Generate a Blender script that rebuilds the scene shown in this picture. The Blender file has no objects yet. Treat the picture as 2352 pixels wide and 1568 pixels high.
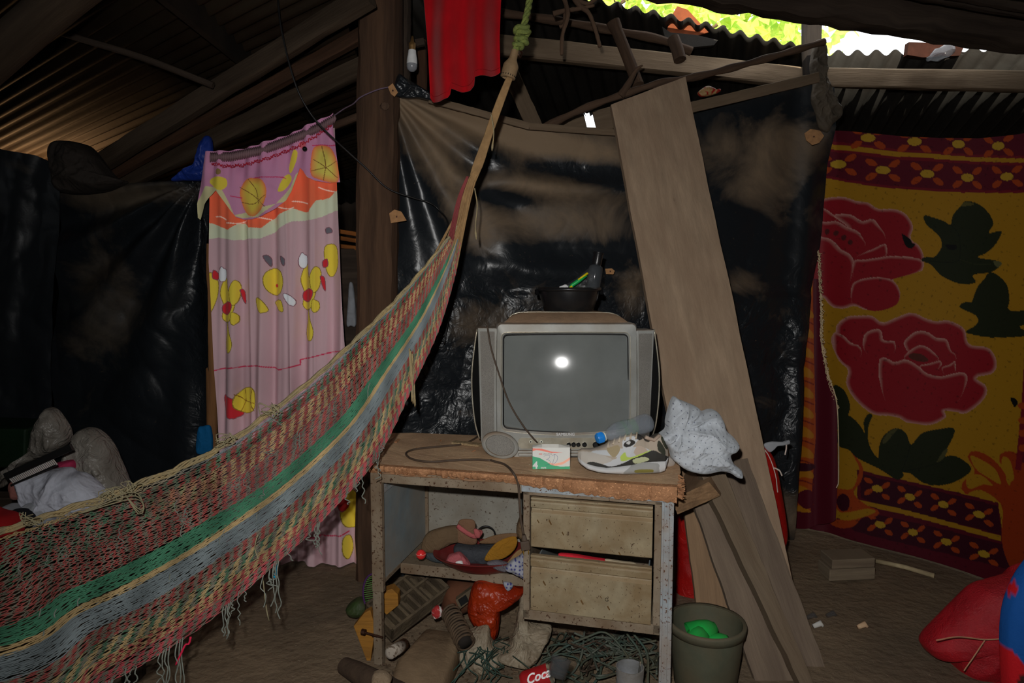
import bpy, math, random
import numpy as np
from mathutils import Vector, Matrix

# ---------------------------------------------------------------- camera, sky, lamps, exposure
SC = bpy.context.scene
COL = SC.collection
FPX = 1568.0
CAMZ = 1.35
PITCH = math.atan(134 / 1568.0)
cam_d = bpy.data.cameras.new('camera'); cam_d.lens = 24.0; cam_d.sensor_width = 36.0; cam_d.clip_start = 0.05
cam = bpy.data.objects.new('camera', cam_d); COL.objects.link(cam)
cam.location = (0, 0, CAMZ); cam.rotation_euler = (math.pi / 2 - PITCH, 0, 0)
SC.camera = cam
SC.view_settings.view_transform = 'Standard'; SC.view_settings.look = 'None'
SC.view_settings.exposure = 0.0; SC.view_settings.gamma = 1.0
SC.view_settings.use_curve_mapping = False
w = bpy.data.worlds.new('overcast_sky'); SC.world = w; w.use_nodes = True
bg = w.node_tree.nodes['Background']; bg.inputs[0].default_value = (0.93, 0.97, 1.0, 1); bg.inputs[1].default_value = 2.2

def lamp(name, kind, loc, target, power, color=(1, 1, 1), **kw):
    d = bpy.data.lights.new(name, kind); d.energy = power; d.color = color
    for k, v in kw.items(): setattr(d, k, v)
    o = bpy.data.objects.new(name, d); COL.objects.link(o); o.location = loc
    o.rotation_euler = (Vector(target) - Vector(loc)).to_track_quat('-Z', 'Y').to_euler()
    return o
# the photographer's flash, up and to the left of the lens; its beam falls off to the corners
lamp('camera_flash', 'SPOT', (-0.055, 0.0, 1.47), (0.22, 2.4, 0.98), 120, (1.0, 0.985, 0.96),
     spot_size=math.radians(118), spot_blend=1.0, shadow_soft_size=0.018)
# sun over the roofs, it only reaches the tree beyond the gap
lamp('sun', 'SUN', (0, 0, 8), (2.4, 8.0, 5.2), 9.0, (1, .95, .82), angle=0.01)
# unseen warm lamp added behind the left sheets, for assumed daylight on the roof
lamp('assumed_daylight_lamp', 'AREA', (-3.2, 4.62, 1.92), (-3.1, 4.5, 2.4), 3.0, (1.0, .55, .24), shape='RECTANGLE', size=0.5, size_y=0.25)

# ---------------------------------------------------------------- helpers
CT, ST = math.cos(PITCH), math.sin(PITCH)
def rays(px, py):
    px = np.asarray(px, float); py = np.asarray(py, float)
    a = (px - 1176) / FPX; b = -(py - 784) / FPX
    return a, CT + b * ST, -ST + b * CT
def PN(px, py, Y):
    x, y, z = rays(px, py); t = np.asarray(Y, float) / y
    return np.stack([x * t, y * t, CAMZ + z * t], -1)
def P(px, py, Y):
    v = PN(px, py, Y); return Vector((float(v[0]), float(v[1]), float(v[2])))
def PZ(px, py, Z):
    x, y, z = rays(px, py); t = (Z - CAMZ) / z
    return Vector((float(x * t), float(y * t), Z))

ORG = {}
def tag(o, label=None, cat=None, group=None, kind=None):
    if label: o['label'] = label
    if cat: o['category'] = cat
    if group: o['group'] = group
    if kind: o['kind'] = kind
    return o
def thing(name, loc, label, cat, group=None):
    o = bpy.data.objects.new(name, None); COL.objects.link(o); o.empty_display_size = .05
    o.location = loc; ORG[o.name] = Vector(loc)
    return tag(o, label, cat, group)

class MB:
    def __init__(s): s.v = []; s.f = []; s.uv = []; s.c = None
    def add(s, vs, fs, uvs=None):
        k = len(s.v); s.v.extend([tuple(map(float, q)) for q in vs])
        s.f.extend([tuple(i + k for i in f) for f in fs])
        s.uv.extend(uvs if uvs is not None else [(q[0], q[2]) for q in s.v[k:]])
        return s
    def box(s, c, size, M=None):
        h = [q / 2 for q in size]; c = Vector(c); vs = []
        for sx in (-1, 1):
            for sy in (-1, 1):
                for sz in (-1, 1):
                    q = Vector((sx * h[0], sy * h[1], sz * h[2]))
                    vs.append(c + (M @ q if M is not None else q))
        return s.add(vs, [(0, 1, 3, 2), (4, 6, 7, 5), (0, 4, 5, 1), (2, 3, 7, 6), (0, 2, 6, 4), (1, 5, 7, 3)])
    def beam(s, p0, p1, w, h, up=(0, 0, 1), n=8, rough=0.0, seed=0, taper=1.0, roll=0.0):
        """timber from p0 to p1; w across, h along up; its corners get rounded and uneven"""
        rnd = random.Random(seed + 11)
        p0 = Vector(p0); p1 = Vector(p1); d = (p1 - p0); L = d.length; d.normalize()
        up = Vector(up); sd = d.cross(up).normalized(); up = sd.cross(d).normalized()
        if roll:
            R = Matrix.Rotation(roll, 3, d); sd = R @ sd; up = R @ up
        b = min(w, h) * .12
        sec = [(-w/2+b, -h/2), (w/2-b, -h/2), (w/2, -h/2+b), (w/2, h/2-b), (w/2-b, h/2), (-w/2+b, h/2), (-w/2, h/2-b), (-w/2, -h/2+b)]
        per = [0]
        for i in range(8):
            a, c = sec[i], sec[(i+1) % 8]; per.append(per[-1] + math.hypot(a[0]-c[0], a[1]-c[1]))
        vs, uvs, fs = [], [], []
        for i in range(n + 1):
            t = i / n; k = 1 + (taper - 1) * t
            for j, (a, c) in enumerate(sec):
                r = rough
                vs.append(p0 + d * (L * t) + sd * (a * k + rnd.uniform(-r, r)) + up * (c * k + rnd.uniform(-r, r)))
                uvs.append((L * t + seed * 1.7, per[j] + seed * .31))
        for i in range(n):
            for j in range(8):
                q = (j + 1) % 8
                fs.append((i*8+j, i*8+q, (i+1)*8+q, (i+1)*8+j))
        fs.append(tuple(range(7, -1, -1))); fs.append(tuple(n*8 + j for j in range(8)))
        return s.add(vs, fs, uvs)
    def tube(s, pts, r, n=8, cap=True, closed=False, flat=1.0):
        pts = [Vector(p) for p in pts]; m = len(pts)
        rr = r if hasattr(r, '__len__') else [r] * m
        T = []
        for i in range(m):
            a = pts[i-1] if (i > 0 or closed) else pts[i]; b = pts[(i+1) % m] if (i < m-1 or closed) else pts[i]
            t = (b - a); T.append(t.normalized() if t.length > 1e-9 else Vector((0, 0, 1)))
        ref = Vector((0, 0, 1)) if abs(T[0].z) < .9 else Vector((1, 0, 0))
        N = (ref - T[0] * ref.dot(T[0])).normalized(); vs, uvs, fs = [], [], []; L = 0
        for i in range(m):
            N = (N - T[i] * N.dot(T[i]))
            N = N.normalized() if N.length > 1e-6 else Vector((1, 0, 0))
            B = T[i].cross(N)
            if i: L += (pts[i] - pts[i-1]).length
            for j in range(n):
                a = 2 * math.pi * j / n
                vs.append(pts[i] + N * (math.cos(a) * rr[i]) + B * (math.sin(a) * rr[i] * flat)); uvs.append((L, j * 2 * math.pi * max(rr[i], .002) / n))
        for i in range(m if closed else m - 1):
            i2 = (i + 1) % m
            for j in range(n):
                q = (j + 1) % n
                fs.append((i*n+j, i*n+q, i2*n+q, i2*n+j))
        if cap and not closed:
            fs.append(tuple(range(n-1, -1, -1))); fs.append(tuple((m-1)*n + j for j in range(n)))
        return s.add(vs, fs, uvs)
    def lathe(s, prof, M, n=32, cap0=True, cap1=True):
        """prof = [(r, z)] turned about local z, placed with the 4x4 M"""
        vs, fs, uvs = [], [], []; m = len(prof)
        for i, (r, z) in enumerate(prof):
            for j in range(n):
                a = 2 * math.pi * j / n
                vs.append(M @ Vector((r * math.cos(a), r * math.sin(a), z))); uvs.append((j / n, z))
        for i in range(m - 1):
            for j in range(n):
                q = (j + 1) % n; fs.append((i*n+j, i*n+q, (i+1)*n+q, (i+1)*n+j))
        if cap0: fs.append(tuple(range(n-1, -1, -1)))
        if cap1: fs.append(tuple((m-1)*n + j for j in range(n)))
        return s.add(vs, fs, uvs)
    def grid(s, A, uv=None, col=None):
        """A: (m, n, 3) array of points"""
        m, n = A.shape[:2]; k = len(s.v)
        s.v.extend(map(tuple, A.reshape(-1, 3).tolist()))
        U = uv if uv is not None else np.stack(np.meshgrid(np.arange(n) / n, np.arange(m) / m), -1)
        s.uv.extend(map(tuple, U.reshape(-1, 2).tolist()))
        i = np.arange(m - 1)[:, None] * n + np.arange(n - 1)[None, :] + k
        F = np.stack([i, i + 1, i + n + 1, i + n], -1).reshape(-1, 4)
        s.f.extend(map(tuple, F.tolist()))
        if col is not None:
            c = col.reshape(-1, 3)
            s.c = c if s.c is None else np.concatenate([s.c, c])
        return s
    def prism(s, poly, M, depth):
        """poly in local xy, pushed from z=0 to z=depth"""
        n = len(poly)
        vs = [M @ Vector((a, b, 0)) for a, b in poly] + [M @ Vector((a, b, depth)) for a, b in poly]
        fs = [tuple(range(n-1, -1, -1)), tuple(range(n, 2*n))] + [(i, (i+1) % n, n + (i+1) % n, n + i) for i in range(n)]
        return s.add(vs, fs)
    def build(s, name, mat, parent=None, label=None, cat=None, group=None, kind=None, smooth=False, bevel=0, solid=0, auto=None, sub=0):
        V = np.array(s.v, float)
        if parent is not None: org = ORG[parent.name]
        else:
            mn, mx = V.min(0), V.max(0); org = Vector(((mn[0]+mx[0])/2, (mn[1]+mx[1])/2, mn[2]))
        V = V - np.array(org)
        me = bpy.data.meshes.new(name); me.from_pydata(V.tolist(), [], s.f)
        uvl = me.uv_layers.new(name='UV'); li = np.empty(len(me.loops), np.int32); me.loops.foreach_get('vertex_index', li)
        uvl.data.foreach_set('uv', np.array(s.uv, np.float32)[li].ravel())
        if s.c is not None:
            ca = me.color_attributes.new('Col', 'FLOAT_COLOR', 'POINT')
            ca.data.foreach_set('color', np.concatenate([s.c, np.ones((len(s.c), 1))], 1).astype(np.float32).ravel())
        if smooth or auto:
            me.shade_smooth() if hasattr(me, 'shade_smooth') else None
            me.polygons.foreach_set('use_smooth', [True] * len(me.polygons))
        if auto: me.set_sharp_from_angle(angle=math.radians(auto))
        for m_ in (mat if isinstance(mat, (list, tuple)) else [mat]): me.materials.append(m_)
        o = bpy.data.objects.new(name, me); COL.objects.link(o); ORG[o.name] = org
        if parent is not None: o.parent = parent
        else: o.location = org
        if bevel:
            b = o.modifiers.new('edge', 'BEVEL'); b.width = bevel; b.segments = 2; b.limit_method = 'ANGLE'; b.angle_limit = math.radians(50)
        if solid:
            b = o.modifiers.new('thickness', 'SOLIDIFY'); b.thickness = solid; b.offset = 0
        if sub:
            b = o.modifiers.new('round', 'SUBSURF'); b.levels = sub; b.render_levels = sub
        return tag(o, label, cat, group, kind)

def lin(c):
    c = np.asarray(c, float) / 255.0
    return np.where(c <= .04045, c / 12.92, ((c + .055) / 1.055) ** 2.4)
def L3(r, g, b, k=1.0): return tuple(float(q) for q in np.clip(lin((r, g, b)) * k, 0, .95))

def spline(pts, n, closed=False):
    """Catmull-Rom through pts, resampled evenly to n points"""
    p = np.array(pts, float)
    q = np.concatenate([p[-1:], p, p[:2]]) if closed else np.concatenate([2*p[:1]-p[1:2], p, 2*p[-1:]-p[-2:-1]])
    out = []
    for i in range(1, len(q) - 2):
        a, b, c, d = q[i-1:i+3]; t = np.linspace(0, 1, 16, endpoint=False)[:, None]
        out.append(.5 * (2*b + (c-a)*t + (2*a-5*b+4*c-d)*t**2 + (3*b-a-3*c+d)*t**3))
    out = np.concatenate(out + [q[-2:-1]])
    s = np.concatenate([[0], np.cumsum(np.linalg.norm(np.diff(out[:, :min(3, out.shape[1])], axis=0), axis=1))])
    u = np.linspace(0, s[-1], n, endpoint=not closed)
    return np.stack([np.interp(u, s, out[:, k]) for k in range(out.shape[1])], -1)
def splineP(pts, n):
    """pts of (px, py, Y) -> world points on a smooth line"""
    w3 = np.array([P(*q) for q in pts]); return [Vector(q) for q in spline(w3, n)]
def interp(x, pts):
    pts = sorted(pts); return np.interp(x, [p[0] for p in pts], [p[1] for p in pts])

def vnoise(x, y, seed=0, sc=1.0, octs=4, ridge=False):
    r = np.random.RandomState(seed); out = 0; amp = 1; tot = 0
    x = np.asarray(x) * sc; y = np.asarray(y) * sc
    wx = np.sin(x * .7 + y * .5 + r.rand() * 9) * .8; wy = np.sin(y * .8 - x * .45 + r.rand() * 9) * .8
    for k in range(octs):
        v = 0
        for j in range(3):
            a = r.rand() * 2 * math.pi; v = v + np.sin((x + wx) * math.cos(a) + (y + wy) * math.sin(a) + r.rand() * 9)
        v = v / 3
        if ridge: v = 1 - 2 * np.abs(v) ** .7
        out = out + v * amp; tot += amp; amp *= .5; x = x * 2.03; y = y * 2.03
        wx = wx * 1.1 + np.sin(y + r.rand() * 9) * .5; wy = wy * 1.1 + np.sin(x + r.rand() * 9) * .5
    return out / tot

# ---- painting of printed cloth: every vertex of a fine mesh takes the colour of the print at its place
class Paint:
    def __init__(s, X, Y, base): s.X, s.Y = X, Y; s.C = np.zeros(X.shape + (3,)) + lin(base)
    def inside(s, poly):
        p = np.array(poly, float); X, Y = s.X, s.Y
        m = (X >= p[:, 0].min()) & (X <= p[:, 0].max()) & (Y >= p[:, 1].min()) & (Y <= p[:, 1].max())
        idx = np.nonzero(m.ravel())[0]
        x = X.ravel()[idx]; y = Y.ravel()[idx]; ins = np.zeros(len(idx), bool)
        for i in range(len(p)):
            x0, y0 = p[i-1]; x1, y1 = p[i]
            if y0 == y1: continue
            c = ((y0 > y) != (y1 > y)) & (x < (x1 - x0) * (y - y0) / (y1 - y0) + x0); ins ^= c
        return idx[ins]
    def fill(s, poly, col, smooth=True, n=60):
        if smooth: poly = spline(poly, n, True)
        i = s.inside(poly); s.C.reshape(-1, 3)[i] = lin(col); return i
    def edge_dist(s, i, poly):
        x = s.X.ravel()[i]; y = s.Y.ravel()[i]; p = np.array(poly); d = np.full(len(i), 1e9)
        for k in range(len(p)):
            a = p[k-1]; b = p[k]; ab = b - a; L = ab @ ab + 1e-9
            t = np.clip(((x - a[0]) * ab[0] + (y - a[1]) * ab[1]) / L, 0, 1)
            d = np.minimum(d, np.hypot(x - a[0] - t * ab[0], y - a[1] - t * ab[1]))
        return d
    def petal(s, poly, col, rim, width=12, n=50, up=True):
        poly = spline(poly, n, True); i = s.inside(poly)
        if not len(i): return
        d = s.edge_dist(i, poly); t = np.clip(d / width, 0, 1) ** .6
        if up:   # the pale edge is printed on the upper side of the petal only
            y = s.Y.ravel()[i]; yc = poly[:, 1].mean(); hh = np.ptp(poly[:, 1]) / 2 + 1
            t = np.clip(t + np.clip((y - yc) / hh + .25, 0, 1), 0, 1)
        s.C.reshape(-1, 3)[i] = lin(rim) * (1 - t[:, None]) + lin(col) * t[:, None]
    def ellipse(s, cx, cy, rx, ry, col, ang=0):
        a = math.radians(ang); dx = s.X - cx; dy = s.Y - cy
        u = dx * math.cos(a) + dy * math.sin(a); v = -dx * math.sin(a) + dy * math.cos(a)
        m = (u / rx) ** 2 + (v / ry) ** 2 < 1; s.C[m] = lin(col)
    def line(s, pts, wd, col, n=60, smooth=True):
        p = spline(pts, n) if smooth else np.array(pts, float)
        m = (s.X > p[:, 0].min()-wd) & (s.X < p[:, 0].max()+wd) & (s.Y > p[:, 1].min()-wd) & (s.Y < p[:, 1].max()+wd)
        i = np.nonzero(m.ravel())[0]
        if not len(i): return
        x = s.X.ravel()[i]; y = s.Y.ravel()[i]; d = np.full(len(i), 1e9)
        for k in range(1, len(p)):
            a = p[k-1]; ab = p[k] - a; L = ab @ ab + 1e-9
            t = np.clip(((x-a[0])*ab[0]+(y-a[1])*ab[1])/L, 0, 1); d = np.minimum(d, np.hypot(x-a[0]-t*ab[0], y-a[1]-t*ab[1]))
        s.C.reshape(-1, 3)[i[d < wd / 2]] = lin(col)

# ---- materials
MC = {}
def mat(name, base=(128, 128, 128), rough=.75, spec=.4, metal=0., dirt=None, dsc=5., damt=.5, dsharp=.12, speck=None, ssc=40., sth=.62,
        dust=None, dustamt=.6, bump=.15, bsc=60., coord='Object', stretch=(1, 1, 1), attr=False, trans=0., ior=1.45, alpha=1.0, k=1.0,
        crumple=0., csc=7., sheen=0., dots=None, ribs=None, transl=0., bdist=.004):
    if name in MC: return MC[name]
    m = bpy.data.materials.new(name); m.use_nodes = True; nt = m.node_tree; N = nt.nodes; Lk = nt.links.new
    bs = N['Principled BSDF']; tc = N.new('ShaderNodeTexCoord'); mp = N.new('ShaderNodeMapping')
    Lk(tc.outputs[coord], mp.inputs[0]); mp.inputs['Scale'].default_value = stretch
    def noise(sc, det=5, vec=None, rough_=.6, dist=0.):
        n = N.new('ShaderNodeTexNoise'); n.inputs['Scale'].default_value = sc; n.inputs['Detail'].default_value = det
        n.inputs['Roughness'].default_value = rough_; n.inputs['Distortion'].default_value = dist
        Lk(vec or mp.outputs[0], n.inputs['Vector']); return n.outputs[0]
    def ramp(v, a, b):
        r = N.new('ShaderNodeMapRange'); r.inputs['From Min'].default_value = a; r.inputs['From Max'].default_value = b
        Lk(v, r.inputs['Value']); return r.outputs[0]
    def mul(a, b):
        q = N.new('ShaderNodeMath'); q.operation = 'MULTIPLY'; Lk(a, q.inputs[0])
        if isinstance(b, (int, float)): q.inputs[1].default_value = b
        else: Lk(b, q.inputs[1])
        return q.outputs[0]
    def mix(f, a, b):
        x = N.new('ShaderNodeMix'); x.data_type = 'RGBA'; Lk(f, x.inputs[0])
        for sock, q in ((x.inputs[6], a), (x.inputs[7], b)):
            if isinstance(q, tuple): sock.default_value = (*q, 1)
            else: Lk(q, sock)
        return x.outputs[2]
    if attr:
        at = N.new('ShaderNodeAttribute'); at.attribute_name = 'Col'; c = at.outputs['Color']
        if k != 1.0:
            vm = N.new('ShaderNodeVectorMath'); vm.operation = 'SCALE'; vm.inputs[3].default_value = k; Lk(c, vm.inputs[0]); c = vm.outputs[0]
        c = mix(mul(ramp(noise(9), .45, .7), .0), c, (0., 0., 0.))
    else:
        b0 = L3(*base, k); b1 = tuple(min(.95, q * .72) for q in b0)
        c = mix(ramp(noise(dsc * 2.3, 6), .35, .7), b0, b1)
    if dirt: c = mix(mul(ramp(noise(dsc, 7, dist=.4), .5 - dsharp, .5 + dsharp), damt), c, L3(*dirt, k))
    if dots:
        vo = N.new('ShaderNodeTexVoronoi'); vo.voronoi_dimensions = '2D'; vo.inputs['Scale'].default_value = dots[1]; vo.inputs['Randomness'].default_value = .35
        Lk(tc.outputs['UV'], vo.inputs['Vector']); c = mix(ramp(vo.outputs['Distance'], dots[2], dots[2] * .6), c, L3(*dots[0], k))
    if speck: c = mix(ramp(noise(ssc, 3), sth, sth + .05), c, L3(*speck, k))
    if dust:
        g = N.new('ShaderNodeNewGeometry'); sx = N.new('ShaderNodeSeparateXYZ'); Lk(g.outputs['Normal'], sx.inputs[0])
        f = mul(ramp(sx.outputs[2], .15, .85), mul(ramp(noise(dsc * 1.7 + 2, 6), .25, .6), dustamt))
        c = mix(f, c, L3(*dust, k))
        rr = N.new('ShaderNodeMapRange'); Lk(f, rr.inputs['Value']); rr.inputs['To Min'].default_value = rough; rr.inputs['To Max'].default_value = .95
        Lk(rr.outputs[0], bs.inputs['Roughness'])
    else: bs.inputs['Roughness'].default_value = rough
    Lk(c, bs.inputs['Base Color'])
    bs.inputs['Specular IOR Level'].default_value = spec; bs.inputs['Metallic'].default_value = metal
    bs.inputs['IOR'].default_value = ior; bs.inputs['Transmission Weight'].default_value = trans; bs.inputs['Alpha'].default_value = alpha
    if sheen: bs.inputs['Sheen Weight'].default_value = sheen
    hb = None
    if bump:
        hb = N.new('ShaderNodeBump'); hb.inputs['Strength'].default_value = min(1, bump * 2); hb.inputs['Distance'].default_value = bdist
        Lk(noise(bsc, 6), hb.inputs['Height'])
    if crumple:
        vo = N.new('ShaderNodeTexNoise'); vo.noise_dimensions = '3D'; vo.inputs['Scale'].default_value = csc; vo.inputs['Detail'].default_value = 3
        vo.inputs['Distortion'].default_value = 1.6; Lk(tc.outputs['Object'], vo.inputs['Vector'])
        ab = N.new('ShaderNodeMath'); ab.operation = 'SUBTRACT'; Lk(vo.outputs[0], ab.inputs[0]); ab.inputs[1].default_value = .5
        ac = N.new('ShaderNodeMath'); ac.operation = 'ABSOLUTE'; Lk(ab.outputs[0], ac.inputs[0])
        h2 = N.new('ShaderNodeBump'); h2.inputs['Strength'].default_value = 1; h2.inputs['Distance'].default_value = crumple
        Lk(ac.outputs[0], h2.inputs['Height'])
        if hb: Lk(hb.outputs[0], h2.inputs['Normal'])
        hb = h2
    if hb: Lk(hb.outputs[0], bs.inputs['Normal'])
    if transl:
        tl = N.new('ShaderNodeBsdfTranslucent'); Lk(c, tl.inputs[0]); ms = N.new('ShaderNodeMixShader'); ms.inputs[0].default_value = transl
        out = N['Material Output']; Lk(bs.outputs[0], ms.inputs[1]); Lk(tl.outputs[0], ms.inputs[2]); Lk(ms.outputs[0], out.inputs[0])
    MC[name] = m; return m

def text_mesh(body, size, M, name, material, parent, depth=.0004, shear=0., bold=0., xs=1.0):
    cu = bpy.data.curves.new('lettering', 'FONT'); cu.body = body; cu.size = size; cu.extrude = depth; cu.offset = bold; cu.shear = shear
    cu.align_x = 'LEFT'; cu.resolution_u = 3
    t = bpy.data.objects.new('t', cu); COL.objects.link(t); dg = bpy.context.evaluated_depsgraph_get()
    me = bpy.data.meshes.new_from_object(t.evaluated_get(dg)); bpy.data.objects.remove(t); bpy.data.curves.remove(cu)
    mb = MB(); vs = [M @ Vector((v.co.x * xs, v.co.y, v.co.z)) for v in me.vertices]
    mb.add(vs, [tuple(p.vertices) for p in me.polygons]); bpy.data.meshes.remove(me)
    return mb.build(name, material, parent)

def blob(outline, Y, thick, seed=0, amp=.012, fs=.05, center=None, na=110, nr=26, back=.7, push=.6, smooth=True, rad=None):
    """a soft body (cloth heap, bag, sack): outline in photo pixels at distance Y, real thickness, folded front"""
    o = spline(outline, na, True) if smooth else np.array(outline, float); na = len(o)
    c = np.array(center) if center is not None else o.mean(0)
    Yf = Y if callable(Y) else (lambda a, b: np.zeros_like(a) + Y)
    mb = MB(); rr = np.sin(np.linspace(0, 1, nr) * math.pi / 2)
    grids = []
    for side in (1, -1):
        R = rr[:, None]; px = c[0] + (o[None, :, 0] - c[0]) * R; py = c[1] + (o[None, :, 1] - c[1]) * R
        h = np.sqrt(np.clip(1 - R ** 2, 0, 1)) ** push * thick / 2 + 0 * px
        d = vnoise(px, py, seed + (0 if side > 0 else 7), fs, 4, True) * amp * np.clip((1 - R ** 5) * 1.2, 0, 1)
        if rad is not None and side > 0:
            ra = np.arctan2(py - rad[1], px - rad[0]); rd = np.hypot(px - rad[0], py - rad[1])
            d = d + rad[3] * (1 - 2*np.abs(np.sin(ra * rad[2] + 1.6*np.sin(ra*2.3 + 1) + .9*vnoise(px, py, seed + 3, .03, 3) + .6*np.sin(rd/25.)))**.7) * np.clip(rd / 40, 0, 1) * (1 - R ** 6)
        A = PN(px, py, Yf(px, py)); A[..., 1] -= (h + d) if side > 0 else -h * back
        A = np.concatenate([A, A[:, :1]], 1); U = np.stack([np.concatenate([px, px[:, :1]], 1), np.concatenate([py, py[:, :1]], 1)], -1) / 1000
        if side < 0: A = A[:, ::-1]; U = U[:, ::-1]
        mb.grid(A, U)
    return mb

def frameM(o, ex, ey, ez):
    M = Matrix.Identity(4)
    for i, q in enumerate((ex, ey, ez)):
        for r in range(3): M[r][i] = q[r]
    for r in range(3): M[r][3] = o[r]
    return M
def axisM(p0, p1):
    """4x4 with local z from p0 towards p1"""
    z = (Vector(p1) - Vector(p0)).normalized(); x = z.cross(Vector((0, 1, .01))).normalized(); y = z.cross(x)
    return frameM(Vector(p0), x, y, z)

# ================================================================ SETTING
K = 2.5
M_dirt = mat('packed_dirt', (66, 56, 44), .95, .15, dirt=(48, 41, 33), dsc=1.6, damt=.8, speck=(84, 74, 60), ssc=90, sth=.68, bump=.6, bsc=22, bdist=.012, k=K*2.5)
M_roof = mat('rusty_sheet', (78, 66, 50), .6, .4, metal=.35, dirt=(58, 36, 20), dsc=2.2, damt=.7, bump=.15, bsc=30, k=K*.22)
M_roofR = mat('grey_sheet', (40, 38, 35), .6, .35, metal=.3, dirt=(26, 22, 18), dsc=2.2, damt=.8, bump=.15, bsc=30, k=K*.8)
M_wall = mat('dark_boards', (40, 34, 28), .9, .2, dirt=(22, 19, 17), dsc=2, damt=.8, k=K*.8)
def wood(name, base=(90, 70, 50), dirt=(60, 46, 34), **kw):
    a = dict(rough=.85, spec=.2, dirt=dirt, dsc=1.3, damt=.75, coord='UV', stretch=(1.2, 14, 1), bump=.35, bsc=9, bdist=.004, k=K); a.update(kw)
    return mat(name, base, **a)
M_post = wood('post_wood', (76, 56, 42), (44, 32, 25), dust=(84, 70, 54), k=K*.8, bump=.8)
M_beam = wood('beam_wood', (74, 62, 50), (50, 40, 31), dust=(80, 70, 56), k=K*.6)
M_beamL = wood('pale_beam_wood', (76, 64, 51), (58, 47, 36), dust=(80, 70, 56), k=K*1.3, damt=.5)
M_beamD = wood('dark_beam_wood', (52, 43, 36), (30, 24, 20), dust=(60, 52, 44))
M_beamR = wood('reddish_wood', (72, 50, 36), (46, 33, 25), k=K*.75)
M_stick = wood('stick_wood', (70, 54, 42), (40, 30, 24), bump=.5)

g = np.zeros((90, 90, 3)); gx, gy = np.meshgrid(np.linspace(-4.6, 4.2, 90), np.linspace(-1.9, 7.2, 90))
g[..., 0], g[..., 1] = gx, gy; g[..., 2] = -.006 + .006 * vnoise(gx, gy, 3, 3.0)
MB().grid(g).build('floor', M_dirt, kind='structure', smooth=True)

def wallbox(name, c, size): MB().box(c, size).build(name, M_wall, kind='structure')
def board_wall(name, p0, p1, h, n):
    p0, p1 = Vector(p0), Vector(p1); root = thing(name, (p0 + p1) / 2, None, None); root['kind'] = 'structure'
    d = (p1 - p0) / n; u = d.normalized(); nn = Vector((-u.y, u.x, 0))
    MB().box((p0 + p1) / 2 + nn * .05 + Vector((0, 0, h/2)), ((p1-p0).length, .02, h), Matrix((u, nn, (0, 0, 1))).transposed()).build('wall_backing', M_wall, root)
    for i in range(n):
        a = p0 + d * (i + .5) + nn * random.Random(i).uniform(-.006, .006)
        MB().beam(a, a + Vector((0, 0, h)), d.length - .012, .022, up=nn, n=3, rough=.001, seed=i).build('board', M_beamD, root)
board_wall('wall_back', (-4.4, 6.9, 0), (4.2, 6.9, 0), 2.35, 30)
board_wall('wall_left', (-4.4, -1.8, 0), (-4.4, 6.9, 0), 2.02, 30)
board_wall('wall_right', (4.1, -1.8, 0), (4.1, 6.9, 0), 3.1, 30)
board_wall('wall_front', (4.1, -1.8, 0), (-4.4, -1.8, 0), 3.3, 30)
ceil = thing('ceiling', (0, 2, 3), None, None); ceil['kind'] = 'structure'
def sheet_roof(p00, p10, p11, p01, nsh, material, pitch=.1, amp=.011, seed=0, rows=6, hole=None):
    """sheets side by side from p00 to p10; ribs run p00 -> p01"""
    p00, p10, p11, p01 = [np.array(q, float) for q in (p00, p10, p11, p01)]
    W_ = np.linalg.norm(p10 - p00); nn = np.cross(p10 - p00, p01 - p00); nn = nn / np.linalg.norm(nn)
    rnd = np.random.RandomState(seed)
    for k in range(nsh):
        s = np.linspace(k / nsh - .01, (k + 1) / nsh + .01, int(W_ / nsh / pitch * 10)); t = np.linspace(0, 1, rows)
        S, T = np.meshgrid(s, t)
        e0 = rnd.uniform(-.02, .03); T2 = T * (1 + e0) - e0 * .5 * rnd.rand()
        A = (p00 + (p10 - p00) * S[..., None]) * (1 - T2[..., None]) + (p01 + (p11 - p01) * S[..., None]) * T2[..., None]
        A = A + nn * (amp * np.sin(S * W_ * 2 * math.pi / pitch) + (k % 2) * .012)[..., None]
        mb = MB().grid(A)
        if hole:      # a torn hole that lets the daylight through
            V = np.array(mb.v); dy_ = V[:, 1]*CT - (V[:, 2]-CAMZ)*ST; dz_ = V[:, 1]*ST + (V[:, 2]-CAMZ)*CT
            px_ = 1176 + FPX*V[:, 0]/dy_; py_ = 784 - FPX*dz_/dy_
            mb.f = [f for f in mb.f if not (hole[0] < px_[list(f)].mean() < hole[2] and hole[1] < py_[list(f)].mean() < hole[3])]
        mb.build('roof_sheet', material, ceil, smooth=True, solid=.0015)
# rear roof beyond the partition, falling away from us; its wavy upper edge shows against the sky
dd = Vector((.256, 1, -.26)) * 3.6
eA0, eA1 = P(1150, -48, 3.62), P(1895, 118, 3.9)
eB0, eB1 = P(1872, 122, 3.93), P(2560, 116, 3.75)
eL = eA0 + Vector((-3.2, .3, .05))
sheet_roof(eA0, eA1, eA1 + dd, eA0 + dd, 3, M_roofR, amp=.017, seed=1, rows=70, hole=(1341, 262, 1372, 300))
sheet_roof(eB0, eB1, eB1 + dd, eB0 + dd, 2, M_roofR, amp=.019, seed=2)
sheet_roof(eL, eA0, eA0 + dd, eL + dd, 4, M_roofR, seed=3)
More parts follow.
